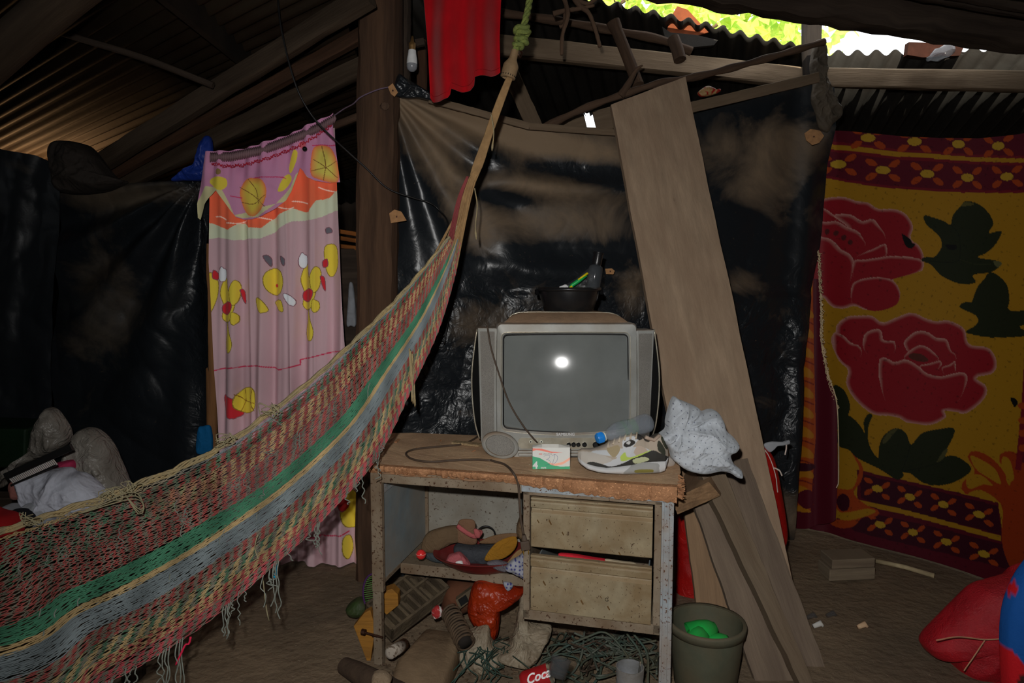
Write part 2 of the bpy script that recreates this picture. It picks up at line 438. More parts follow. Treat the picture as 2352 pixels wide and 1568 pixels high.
# low roof over the left side, ribs running away to the far left
def zL(x, y): return 2.24 + .081 * (x + 2.74) - .049 * (y - 4)
def ptL(x, y): return Vector((x, y, zL(x, y)))
d1 = Vector((-1.5, 1, 0)).normalized()
def tl(x, y): return ptL(x, y)
e0, e1 = Vector((.35, -6, 0)), Vector((-.95, 5.6, 0)); Lr = 6.8
sheet_roof(tl(e0.x, e0.y), tl(e1.x, e1.y), tl(e1.x + d1.x*Lr, e1.y + d1.y*Lr), tl(e0.x + d1.x*Lr, e0.y + d1.y*Lr), 12, M_roof, pitch=.10, amp=.014, seed=4)
MB().box((-1.22, 1.2, 2.72), (.03, 7.4, .78)).build('light_stop_board', M_wall, ceil)  # unseen board added to keep daylight from leaking in between the two roofs
# high main roof over us
sheet_roof((-1.3, 3.98, 2.98), (-1.3, -1.9, 3.25), (.95, -1.9, 3.28), (.95, 3.44, 2.83), 6, M_roofR, seed=5)
zR = P(2000, 8, 3.45).z
za, zb_ = P(1560, -25, 3.42).z, P(2352, 70, 3.42).z; xa, xb_ = P(1560, 0, 3.42).x, P(2352, 0, 3.42).x; zs_ = (zb_ - za) / (xb_ - xa)
sheet_roof((.9, 3.44, za + zs_*(.9 - xa)), (.9, -1.9, 3.3), (4.3, -1.9, 3.3), (4.3, 3.44, za + zs_*(4.3 - xa)), 6, M_roofR, seed=6)

# ---- posts and roof timbers (each a thing)
def timber(name, p0, p1, w_, h_, m, label, cat='beam', **kw):
    return MB().beam(p0, p1, w_, h_, n=kw.pop('n', 14), **kw).build(name, m, label=label, cat=cat, auto=40)
a, b = P(866, 1345, 3.06), P(874, -25, 3.06); a.z = 0
pst = MB().beam(a, b, .175, .14, up=(0, 1, 0), n=26, rough=.0045, seed=5).build('wooden_post', M_post, label='thick rough-hewn dark wooden post left of the black sheet', cat='post', auto=35)
timber('wooden_post', P(925, 190, 3.35), P(925, -30, 3.35), .07, .07, M_beamD, 'dark upright timber just right of the thick post, behind the bulb', 'post', up=(0, 1, 0), rough=.003, seed=6)
timber('wooden_post', P(972, 420, 3.5), P(968, 95, 3.5), .05, .05, M_beamR, 'short reddish upright beside the red garment', 'post', up=(0, 1, 0), rough=.002, seed=7)
o = P(1872, 1232, 3.83)
timber('wooden_post', Vector((o.x - .02, 3.83, 0)), P(1866, 20, 3.83), .085, .08, wood('shade_dark_wood', (44, 37, 32), (24, 20, 18), k=K*.35), 'slim dark post at the right corner of the black sheet', 'post', up=(0, 1, 0), rough=.006, seed=8)  # the post's backlit shade is put into its darkened wood colour
timber('rafter', P(190, 400, 3.5), P(850, -12, 2.75), .05, .085, M_beam, 'uppermost of three sloping rafters left of the thick post', rough=.003, seed=9)
timber('rafter', P(235, 412, 3.6), P(835, 78, 3.1), .045, .055, M_beamR, 'thin middle rafter of the three left of the thick post', rough=.002, seed=10)
timber('rafter', P(270, 425, 3.7), P(842, 148, 3.2), .05, .085, M_beam, 'lowest rafter of three, right above the pink curtain', rough=.002, seed=11)
MB().tube(splineP([(-70, 185, 2.25), (60, 70, 2.2), (160, -15, 2.15), (260, -90, 2.1)], 16), .062, n=14).build('round_log', M_beam, label='thick round log crossing the upper left corner under the roof', cat='log', auto=60)
MB().tube(splineP([(-30, 12, 2.85), (150, 78, 2.9), (320, 130, 2.93), (490, 196, 2.96)], 16), [.014]*16, n=8).build('roof_pole', M_beamD, label='thin grey pole under the left roof sheets', cat='pole', auto=60)
timber('roof_beam', P(1060, 96, 3.75), P(1905, 186, 3.95), .06, .105, M_beamL, 'long dusty beam running behind the red garment to the corner post', rough=.002, seed=12)
timber('roof_beam', P(1850, 178, 3.9), P(2460, 190, 3.5), .06, .098, M_beamL, 'long beam above the flowered blanket', rough=.002, seed=13)
MB().tube(splineP([(1120, 26, 3.6), (1270, 46, 3.6), (1420, 72, 3.6), (1520, 92, 3.62), (1588, 118, 3.63)], 30), [.021 + .003*math.sin(i*.9) for i in range(30)], n=10).build('round_pole', M_stick, label='crooked round pole under the wavy sheet edge, cut end at right', cat='pole', auto=60)
MB().tube(splineP([(1408, 50, 3.55), (1425, 90, 3.54), (1445, 140, 3.5), (1466, 196, 3.45)], 16), [.036, .034] + [.03]*14, n=10).build('round_pole', M_stick, label='short stout pole slanting below the crooked round pole', cat='pole', auto=60)
MB().tube(splineP([(1546, 88, 3.58), (1555, 112, 3.56), (1562, 138, 3.54)], 8), .032, n=10).build('pole_stub', M_stick, label='stub of round wood hanging from the crooked pole end', cat='pole', auto=60)
MB().tube(splineP([(1250, 292, 3.22), (1340, 250, 3.25), (1440, 214, 3.27), (1520, 190, 3.3), (1600, 176, 3.35), (1740, 140, 3.42), (1893, 96, 3.5)], 40), [.017 + .003*math.sin(i*1.3) for i in range(40)], n=9).build('branch_pole', M_stick, label='long thin branch slanting up over the leaning plank to the corner', cat='branch', auto=60)
MB().tube(splineP([(1425, 222, 3.26), (1445, 190, 3.26), (1462, 160, 3.25), (1476, 150, 3.25)], 12), [.02, .02, .018, .017, .016, .015, .013, .012, .01, .009, .006, .004], n=8).build('branch_fork', M_stick, label='broken forked twig end standing on the thin branch', cat='branch', auto=60)
timber('diagonal_brace', P(1165, 150, 4.0), P(1245, 330, 4.0), .02, .09, M_beamL, 'wide slanting brace seen between the red garment and the branch', up=(1, 0, 0), rough=.002, seed=14)
timber('lath', P(985, 228, 3.0), P(1215, 290, 3.12), .012, .03, M_beamL, 'thin lath along the top edge of the black sheet, left half', 'lath', rough=.001, seed=15)
timber('lath', P(1215, 290, 3.12), P(1446, 307, 3.25), .012, .03, M_beamL, 'thin lath along the top edge of the black sheet, beside the leaning plank', 'lath', rough=.001, seed=16)
timber('lath', P(1575, 250, 3.3), P(1880, 178, 3.5), .014, .05, M_beamL, 'grey lath along the top of the sheet right of the leaning plank', 'lath', rough=.001, seed=17)
timber('board_scrap', P(1270, 304, 3.6), P(1346, 285, 3.61), .012, .11, M_beamL, 'pale board over the black sheet, left of the bright slit', 'board', rough=.001, seed=18)
timber('board_scrap', P(1366, 280, 3.6), P(1440, 262, 3.62), .012, .11, M_beamL, 'pale board between the bright slit and the leaning plank', 'board', rough=.001, seed=23)
timber('eave_log', P(1380, -62, 3.38), P(2470, 92, 3.2), .13, .15, M_beamD, 'heavy dark log over the bright gap at the top right', 'log', rough=.012, seed=19, n=30)
timber('eave_lath', P(1885, 50, 3.6), P(2340, 120, 3.52), .02, .02, M_beamR, 'thin warm lath under the heavy eave log', 'lath', rough=.003, seed=20)
MB().tube([P(2238, 96, 3.45), P(2335, 113, 3.4)], .012, n=10).build('metal_pipe', mat('galvanised', (190, 190, 185), .3, .5, metal=.9, k=1.5), label='short shiny metal pipe under the eave log', cat='pipe', auto=50)
for i, (x0, y0, x1, y1) in enumerate([(1985, -30, 2390, 38), (2120, -22, 2400, 26)]):
    timber('roof_batten', P(x0, y0, 3.0 - .1*i), P(x1, y1, 2.9 - .1*i), .03, .03, M_beamD, ['dark batten under the high roof, nearer the eave log', 'dark batten under the high roof in the top right corner'][i], 'batten', rough=.002, seed=21+i)
# tile and scraps lying on the sheet edge
def slab(poly, Y, th, name, m, label, cat, parent=None, bevel=.002):
    mb = MB(); n = len(poly); f = [P(x, y, Y if not callable(Y) else Y(x, y)) for x, y in poly]; bk = [q + Vector((0, th, 0)) for q in f]
    mb.add(f + bk, [tuple(range(n)), tuple(range(2*n-1, n-1, -1))] + [(i, n+i, n+(i+1) % n, (i+1) % n) for i in range(n)])
    return mb.build(name, m, parent, label, cat, bevel=bevel)
M_clay = mat('clay', (150, 78, 44), .85, .2, dirt=(110, 58, 36), dsc=12, k=.7)
M_dkclay = mat('dark_brick', (70, 40, 30), .9, .1, dirt=(46, 30, 24), dsc=12, k=.6)
M_dksheet = mat('dark_scrap_sheet', (60, 55, 50), .8, .2, k=.6)
slab([(1528, 84), (1540, 40), (1556, 14), (1580, 22), (1604, 48), (1628, 74), (1600, 82), (1572, 92), (1545, 96)], 3.85, .02, 'broken_tile', M_clay, 'broken orange clay tile leaning in the bright gap', 'tile')
slab([(1520, 60), (1540, 74), (1600, 80), (1650, 92), (1640, 104), (1560, 112), (1530, 96)], 3.82, .03, 'bent_sheet_scrap', M_dksheet, 'crumpled grey sheet scrap under the clay tile', 'scrap')
slab([(2088, 96), (2140, 98), (2215, 106), (2205, 128), (2120, 132), (2084, 126)], 3.78, .04, 'brick_block', M_dkclay, 'reddish block lying on the sheet edge right of the bright gap', 'block')
MB().lathe([(.002, 0), (.03, .004), (.034, .03), (.03, .06), (.034, .09), (.02, .12), (.012, .135), (.012, .15)], axisM(P(2185, 112, 3.7), P(2140, 132, 3.68)), 16).build('clear_bottle', mat('clear_plastic', (60, 62, 66), .1, .8, alpha=.5, k=1.4, bump=0), label='small clear bottle on the sheet edge under the eave log', cat='bottle', smooth=True)
# dried roots hanging from the roof
mb = MB(); rnd = random.Random(4)
for pts in ([(1285, -25, 3.0), (1300, 10, 3.0), (1303, 40, 2.98), (1292, 80, 2.97), (1290, 126, 2.96)], [(1310, -20, 3.0), (1330, 12, 3.0), (1352, 30, 3.0), (1368, 70, 3.0), (1378, 108, 3.0)],
            [(1270, 32, 3.0), (1300, 24, 3.0), (1330, 20, 3.0), (1365, 12, 3.0)], [(1295, -20, 3.0), (1345, 8, 3.0), (1372, -5, 3.0)], [(1300, 30, 3.0), (1296, 55, 3.0), (1285, 62, 3.0)]):
    mb.tube(splineP(pts, 20), [.011 * (1 - .5*i/20) + rnd.uniform(0, .003) for i in range(20)], n=7)
mb.build('dried_roots', M_stick, label='dried reddish roots dangling from the roof at the top centre', cat='roots', smooth=True)

# ---- the tree outside, seen through the gap
M_leaf = mat('leaf', (190, 208, 100), .5, .3, dirt=(104, 150, 60), dsc=3, damt=.7, k=1.8, transl=.5, bump=0)
tree = thing('leafy_tree', (1.6, 9.2, 0), 'bright leafy tree outside, filling the gap above the wavy sheets', 'tree')
mb = MB().tube([Vector((1.6, 9.2, 0)), Vector((1.5, 9.1, 1.5)), Vector((1.7, 9.2, 3.4)), Vector((1.9, 9.3, 5.2))], [.16, .13, .1, .05], n=10)
for i in range(9):
    mb.tube([Vector((1.65, 9.2, 2.6 + i*.25)), Vector((1.65 + rnd.uniform(-1, 1), 9.2 + rnd.uniform(-.6, .4), 3.4 + i*.25)), Vector((1.6 + rnd.uniform(-2.6, 2.2), 8.9 + rnd.uniform(-.8, .6), 4 + i*.3))], [.05, .03, .01], n=6)
mb.build('trunk', M_stick, tree, smooth=True)
mb = MB(); rs = np.random.RandomState(5); cl = []
for i in range(95):
    cl.append((rs.uniform(-.3, 3.7), rs.uniform(8.0, 9.6), rs.uniform(3.9, 5.6)))
for cx, cy, cz in cl:
    for j in range(16):
        c = np.array([cx, cy, cz]) + rs.normal(0, .27, 3); a = rs.normal(0, 1, 3); a /= np.linalg.norm(a); n_ = np.cross(a, rs.normal(0, 1, 3)); n_ /= np.linalg.norm(n_)
        b_ = np.cross(a, n_); L = rs.uniform(.15, .30); W_ = L * .34
        mb.add([c, c + a*L*.3 + n_*W_, c + a*L*.75 + n_*W_*.7, c + a*L + b_*L*.1, c + a*L*.75 - n_*W_*.7, c + a*L*.3 - n_*W_], [(0, 1, 2, 3), (0, 3, 4, 5)])
mb.build('foliage', M_leaf, tree, kind='stuff')

# ================================================================ BLACK SHEETS, CLOTHS
M_tarp = None
def tarp_mat(name, dust=(84, 70, 54)):
    if name in MC: return MC[name]
    m = bpy.data.materials.new(name); m.use_nodes = True; nt = m.node_tree; N = nt.nodes; Lk = nt.links.new
    bs = N['Principled BSDF']; tc = N.new('ShaderNodeTexCoord'); at = N.new('ShaderNodeAttribute'); at.attribute_name = 'Col'
    n1 = N.new('ShaderNodeTexNoise'); n1.inputs['Scale'].default_value = 3.2; n1.inputs['Detail'].default_value = 9; n1.inputs['Roughness'].default_value = .68; n1.inputs['Distortion'].default_value = .6
    Lk(tc.outputs['Object'], n1.inputs['Vector'])
    sx = N.new('ShaderNodeSeparateColor'); Lk(at.outputs['Color'], sx.inputs[0])
    ad = N.new('ShaderNodeMath'); ad.operation = 'ADD'; Lk(sx.outputs[0], ad.inputs[0]); Lk(n1.outputs[0], ad.inputs[1])
    mr = N.new('ShaderNodeMapRange'); mr.inputs['From Min'].default_value = .50; mr.inputs['From Max'].default_value = .98; mr.inputs['To Max'].default_value = .95; Lk(ad.outputs[0], mr.inputs[0])
    mx = N.new('ShaderNodeMix'); mx.data_type = 'RGBA'; mx.inputs[6].default_value = (*L3(20, 23, 26, 2.0), 1); mx.inputs[7].default_value = (*L3(*dust, K * 1.25), 1); Lk(mr.outputs[0], mx.inputs[0])
    n2 = N.new('ShaderNodeTexNoise'); n2.inputs['Scale'].default_value = 75; Lk(tc.outputs['Object'], n2.inputs['Vector'])
    r2 = N.new('ShaderNodeMapRange'); r2.inputs['From Min'].default_value = .7; r2.inputs['From Max'].default_value = .78; r2.inputs['To Max'].default_value = .35; Lk(n2.outputs[0], r2.inputs[0])
    m2 = N.new('ShaderNodeMix'); m2.data_type = 'RGBA'; Lk(r2.outputs[0], m2.inputs[0]); Lk(mx.outputs[2], m2.inputs[6]); m2.inputs[7].default_value = (*L3(*dust, K), 1)
    Lk(m2.outputs[2], bs.inputs['Base Color'])
    rr = N.new('ShaderNodeMapRange'); Lk(mr.outputs[0], rr.inputs[0]); rr.inputs['From Max'].default_value = .85; rr.inputs['To Min'].default_value = .33; rr.inputs['To Max'].default_value = .8; Lk(rr.outputs[0], bs.inputs['Roughness'])
    bs.inputs['Specular IOR Level'].default_value = .5 if dust[0] > 60 else .28
    def crm(sc, dist, strength_socket=None, nrm=None):
        v = N.new('ShaderNodeTexNoise'); v.inputs['Scale'].default_value = sc; v.inputs['Detail'].default_value = 3; v.inputs['Distortion'].default_value = 1.4; Lk(tc.outputs['Object'], v.inputs['Vector'])
        s_ = N.new('ShaderNodeMath'); s_.operation = 'SUBTRACT'; s_.inputs[1].default_value = .5; Lk(v.outputs[0], s_.inputs[0])
        q = N.new('ShaderNodeMath'); q.operation = 'ABSOLUTE'; Lk(s_.outputs[0], q.inputs[0])
        b_ = N.new('ShaderNodeBump'); b_.inputs['Distance'].default_value = dist; Lk(q.outputs[0], b_.inputs['Height'])
        if strength_socket is not None: Lk(strength_socket, b_.inputs['Strength'])
        if nrm is not None: Lk(nrm, b_.inputs['Normal'])
        return b_.outputs[0]
    a_ = crm(5.0, .032, sx.outputs[1]); Lk(crm(16, .012, sx.outputs[1], a_), bs.inputs['Normal'])
    MC[name] = m; return m
M_tarp = tarp_mat('black_plastic_sheet'); M_tarpL = tarp_mat('old_black_plastic_sheet', (58, 50, 40))

def gauss(px, py, cx, cy, sx, sy, ang=0):
    a = math.radians(ang); dx = px - cx; dy = py - cy
    u = dx*math.cos(a) + dy*math.sin(a); v = -dx*math.sin(a) + dy*math.cos(a)
    return np.exp(-(u/sx)**2 - (v/sy)**2)
def cloth(name, top, bottom, left, right, Y, disp, nx, ny, m, paint=None, parent=None, solid=0, **kw):
    """hanging cloth filling the outline (photo pixels), at distance Y(px,py) plus folds disp(px,py)"""
    t = np.linspace(0, 1, ny)[:, None]; s = np.linspace(0, 1, nx)[None, :]
    px = s * np.ones_like(t); 
    for _ in range(3):
        # left/right edges are functions of py, top/bottom of px; iterate to agree
        py = interp(px, top) * (1 - t) + interp(px, bottom) * t if _ else np.ones_like(px) * (np.mean([p[1] for p in top]) * (1 - t) + np.mean([p[1] for p in bottom]) * t)
        px = interp(py, [(y, x) for x, y in left]) * (1 - s) + interp(py, [(y, x) for x, y in right]) * s
    py = interp(px, top) * (1 - t) + interp(px, bottom) * t
    A = PN(px, py, Y(px, py)); A[..., 1] += disp(px, py)
    A[..., 2] = np.maximum(A[..., 2], .004)
    c = paint(px, py) if paint else None
    return MB().grid(A, np.stack([px, py], -1) / 1000, c).build(name, m, parent, smooth=True, solid=solid, **kw)

# ---- partition sheet behind the desk
def Ypart(px, py): return 3.04 + .52 * (px - 905) / 975
def tarp_disp(px, py):
    a = np.arctan2(py - 205, px - 890); r = np.hypot(px - 890, py - 205)
    d = .020 * np.sin(a * 19) * np.exp(-((r - 230) / 330) ** 2) * np.clip(r / 80, 0, 1)
    sag = 395 + 45 * np.sin(np.clip((px - 900) / 560, 0, 1) * math.pi * .5)
    d += -.05 * np.exp(-((py - sag) / 26) ** 2) * np.clip((px - 960) / 200, 0, 1) * np.clip((1500 - px) / 60, 0, 1)
    d += -.035 * np.exp(-((py - sag - 190) / 30) ** 2) * np.clip((px - 960) / 300, 0, 1) * np.clip((1540 - px) / 60, 0, 1)
    d += .030 * vnoise(px, py, 21, .011, 4, True) * (.35 + .65 * np.clip((py - 500) / 250, 0, 1))
    d += -.012 / (1 + np.exp(-(py - 676 - 3*np.sin(px/40)) / 2.5))
    d += .02 * np.sin(px / 17 + py / 190) * np.exp(-((px - 1860) / 60) ** 2)
    d += -.03 * np.exp(-((px - 1830 + (py - 900) * .02) / 20) ** 2) * np.clip((py - 700) / 200, 0, 1)
    return d
def tarp_dust(px, py):
    u = -.08 + .62*gauss(px, py, 1290, 335, 230, 48, 8) + .5*gauss(px, py, 1040, 270, 160, 30, 14) + .42*gauss(px, py, 1290, 520, 240, 75, 5)
    u += .4*gauss(px, py, 1010, 380, 50, 190, -32) + .35*gauss(px, py, 1230, 430, 140, 22, 8) + .35*gauss(px, py, 1740, 330, 130, 60, -10) + .42*gauss(px, py, 1750, 430, 90, 70, -10)
    u += .25*gauss(px, py, 1100, 740, 90, 60) + .3*gauss(px, py, 1440, 650, 60, 60) + .3*gauss(px, py, 1700, 650, 60, 30) + .35*gauss(px, py, 1800, 1180, 60, 60)
    u -= .5*gauss(px, py, 1380, 400, 170, 22, 12) + .35*gauss(px, py, 1330, 590, 170, 45) + .3*gauss(px, py, 940, 640, 60, 250) + .45*gauss(px, py, 1700, 520, 60, 50) + .4*gauss(px, py, 1160, 455, 60, 16, 8)
    cr = .10 + .55 / (1 + np.exp(-(py - 650) / 30)) + .5*gauss(px, py, 1330, 400, 190, 24, 12) + .3*gauss(px, py, 1440, 740, 90, 90) + .3*gauss(px, py, 1050, 760, 90, 90)
    return np.stack([u, np.clip(cr, 0, 1), np.zeros_like(u)], -1)
part = cloth('black_plastic_sheet', [(900, 200), (940, 222), (1000, 238), (1100, 268), (1150, 280), (1300, 298), (1430, 306), (1500, 292), (1590, 262), (1700, 236), (1800, 208), (1870, 190), (1925, 200)],
      [(900, 1345), (1300, 1290), (1880, 1240), (1925, 1236)], [(900, 200), (905, 500), (902, 1000), (900, 1340)],
      [(1918, 190), (1922, 290), (1900, 380), (1886, 560), (1868, 650), (1846, 780), (1836, 950), (1824, 1100), (1818, 1240)],
      Ypart, tarp_disp, 260, 240, M_tarp, tarp_dust, label='big black plastic sheet hung as a partition behind the television', cat='plastic sheet')
blob([(1860, 150), (1870, 100), (1884, 92), (1896, 110), (1892, 160), (1906, 196), (1918, 235), (1934, 262), (1912, 286), (1900, 304), (1880, 292), (1872, 262), (1862, 230), (1866, 190)], 3.54, .07, 31, .035, .09).build('torn_sheet_knot', mat('dusty_plastic', (66, 58, 48), .7, .3, dirt=(36, 33, 30), dsc=6, k=K, crumple=.02), label='torn dusty plastic wrapped round the top of the corner post', cat='plastic rag', smooth=True)
blob([(905, 215), (915, 172), (935, 182), (985, 212), (998, 232), (960, 226), (930, 226)], 3.0, .05, 32, .02, .06).build('folded_sheet_corner', tarp_mat('black_plastic_corner'), label='folded black plastic corner beside the thick post', cat='plastic rag', smooth=True)
M_card = mat('cardboard', (150, 112, 76), .9, .2, dirt=(110, 80, 55), dsc=20, k=2.0)
M_nail = mat('rusty_nail', (60, 40, 30), .5, .5, metal=.8, k=K)
def washer(poly, Y, label):
    o = thing('cardboard_washer', P(poly[0][0], poly[0][1], Y), label, 'cardboard piece')
    slab(poly, Y, .004, 'card', M_card, None, None, o, 0)
    c = np.mean(poly, 0); p = P(c[0], c[1], Y); MB().lathe([(.0045, 0), (.004, .0015), (.001, .002)], axisM(p + Vector((0, .001, 0)), p - Vector((0, 1, 0))), 10).build('nail_head', M_nail, o)
washer([(1848, 306), (1862, 296), (1884, 300), (1893, 312), (1882, 328), (1866, 333), (1852, 322)], 3.42, 'pale cardboard square nailed through the sheet by the corner post')
washer([(894, 490), (906, 481), (922, 486), (934, 506), (914, 510), (898, 512)], 2.95, 'brown cardboard scrap nailed at the left edge of the sheet')
washer([(1390, 617), (1405, 616), (1412, 622), (1409, 630), (1392, 629)], 3.16, 'small orange cardboard scrap right of the black bowl')
washer([(891, 200), (902, 191), (914, 212), (906, 222), (898, 216)], 2.94, 'little cardboard piece at the top left corner of the sheet')

# ---- black sheets on the left
def Yl(px, py): return 3.42 - .12 * (px / 470)
def dl(px, py):
    a = np.arctan2(py - 415, px - 455); r = np.hypot(px - 455, py - 415)
    return .04*np.sin(a * 16) * np.exp(-((r - 250) / 300)**2) + .04*vnoise(px, py, 41, .009, 4, True) + .03*np.sin(px/23)*np.exp(-((px-450)/50)**2)
def pdl(px, py):
    u = -.15 + .5*gauss(px, py, 280, 450, 180, 30, -5) + .35*gauss(px, py, 230, 700, 90, 230, 12); cr = .12 + .8*gauss(px, py, 460, 700, 30, 500)
    return np.stack([u, cr, u*0], -1)
cloth('black_plastic_sheet', [(120, 446), (200, 440), (300, 422), (400, 414), (474, 410)], [(120, 1400), (490, 1400)], [(128, 430), (120, 700), (110, 1400)], [(478, 400), (470, 500), (478, 700), (474, 900), (474, 1030), (480, 1400)],
      Yl, dl, 140, 150, M_tarpL, pdl, label='dusty black plastic sheet hanging left of the pink curtain', cat='plastic sheet')
def dl2(px, py): return .03*vnoise(px, py, 43, .010, 4, True) + .008*np.sin(px/19 + py/150)
cloth('black_plastic_sheet', [(-260, 250), (-60, 320), (0, 342), (80, 356), (115, 372), (135, 425), (150, 470)], [(-260, 1500), (150, 1420)], [(-250, 250), (-260, 1500)], [(128, 340), (136, 440), (120, 700), (112, 1400)],
      lambda px, py: 3.3 - .0004*(150 - px), dl2, 100, 120, M_tarpL, lambda px, py: np.stack([-.25 + .45*gauss(px, py, 30, 380, 90, 24, 15), .06 + 0*px, 0*px], -1), label='black plastic sheet at the far left edge, closest to us', cat='plastic sheet')
blob([(122, 345), (140, 326), (190, 330), (215, 345), (262, 405), (290, 418), (240, 440), (170, 446), (140, 435), (128, 395)], 3.3, .22, 44, .05, .04).build('dark_bag', mat('dark_cloth', (30, 26, 23), .8, .3, k=K*1.5, crumple=.02), label='dark crumpled bag on top of the left black sheets', cat='bag', smooth=True)
blob([(470, 318), (478, 312), (486, 320), (488, 355), (480, 380), (472, 412), (420, 415), (396, 414), (440, 385), (462, 352), (466, 330)], 3.28, .09, 45, .02, .07).build('blue_plastic_bag', mat('blue_plastic', (16, 34, 92), .45, .4, k=K*1.3, crumple=.015), label='crumpled blue plastic bag hanging left of the pink curtain top', cat='bag', smooth=True)
blob([(456, 985), (466, 978), (484, 980), (488, 1030), (470, 1042), (452, 1036)], 3.30, .05, 46, .01).build('blue_cloth', mat('blue_cloth', (10, 70, 110), .8, .2, k=K), label='small bright blue cloth beside the curtain pole', cat='cloth', smooth=True)

# ---- partition pole and bits behind the pink curtain
MB().tube(splineP([(478, 560, 3.36), (484, 760, 3.35), (487, 960, 3.34), (490, 1330, 3.33)], 20), .026, n=10).build('curtain_pole', wood('tan_pole_wood', (112, 78, 48), (76, 52, 34)), label='tan wooden pole along the left edge of the pink curtain', cat='pole', auto=60)
MB().tube(splineP([(760, 292, 3.2), (800, 276, 3.12), (880, 246, 3.0), (885, 243, 2.96)], 14), .017, n=9).build('curtain_rod', M_stick, label='wooden stick running from the thick post behind the curtain', cat='stick', auto=60)
for i, (x0, y0, x1, y1, lb) in enumerate([(780, 532, 822, 538, 'uppermost stick of firewood left of the thick post'), (782, 547, 820, 553, 'middle stick of firewood left of the thick post'), (788, 568, 822, 570, 'lowest stick of firewood left of the thick post')]):
    MB().beam(P(x0 - 60, y0 - 10, 3.9), P(x1, y1, 3.6), .022, .022, rough=.001, seed=i).build('firewood_stick', wood('firewood', (150, 92, 44), (90, 54, 30)), label=lb, cat='firewood', group='firewood left of the thick post', auto=40)
MB().box((-1.02, 3.95, .765), (.55, .7, 1.53)).build('dark_cupboard', M_beamD, label='dark upright box behind the curtain and the post', cat='cupboard', bevel=.01)
blob([(803, 650), (812, 660), (818, 742), (806, 748), (797, 745), (800, 690)], 3.585, .05, 47, .01).build('white_rag', mat('white_rag', (110, 112, 116), .9, k=K), label='greyish rag hanging in the gap left of the thick post', cat='rag', smooth=True)

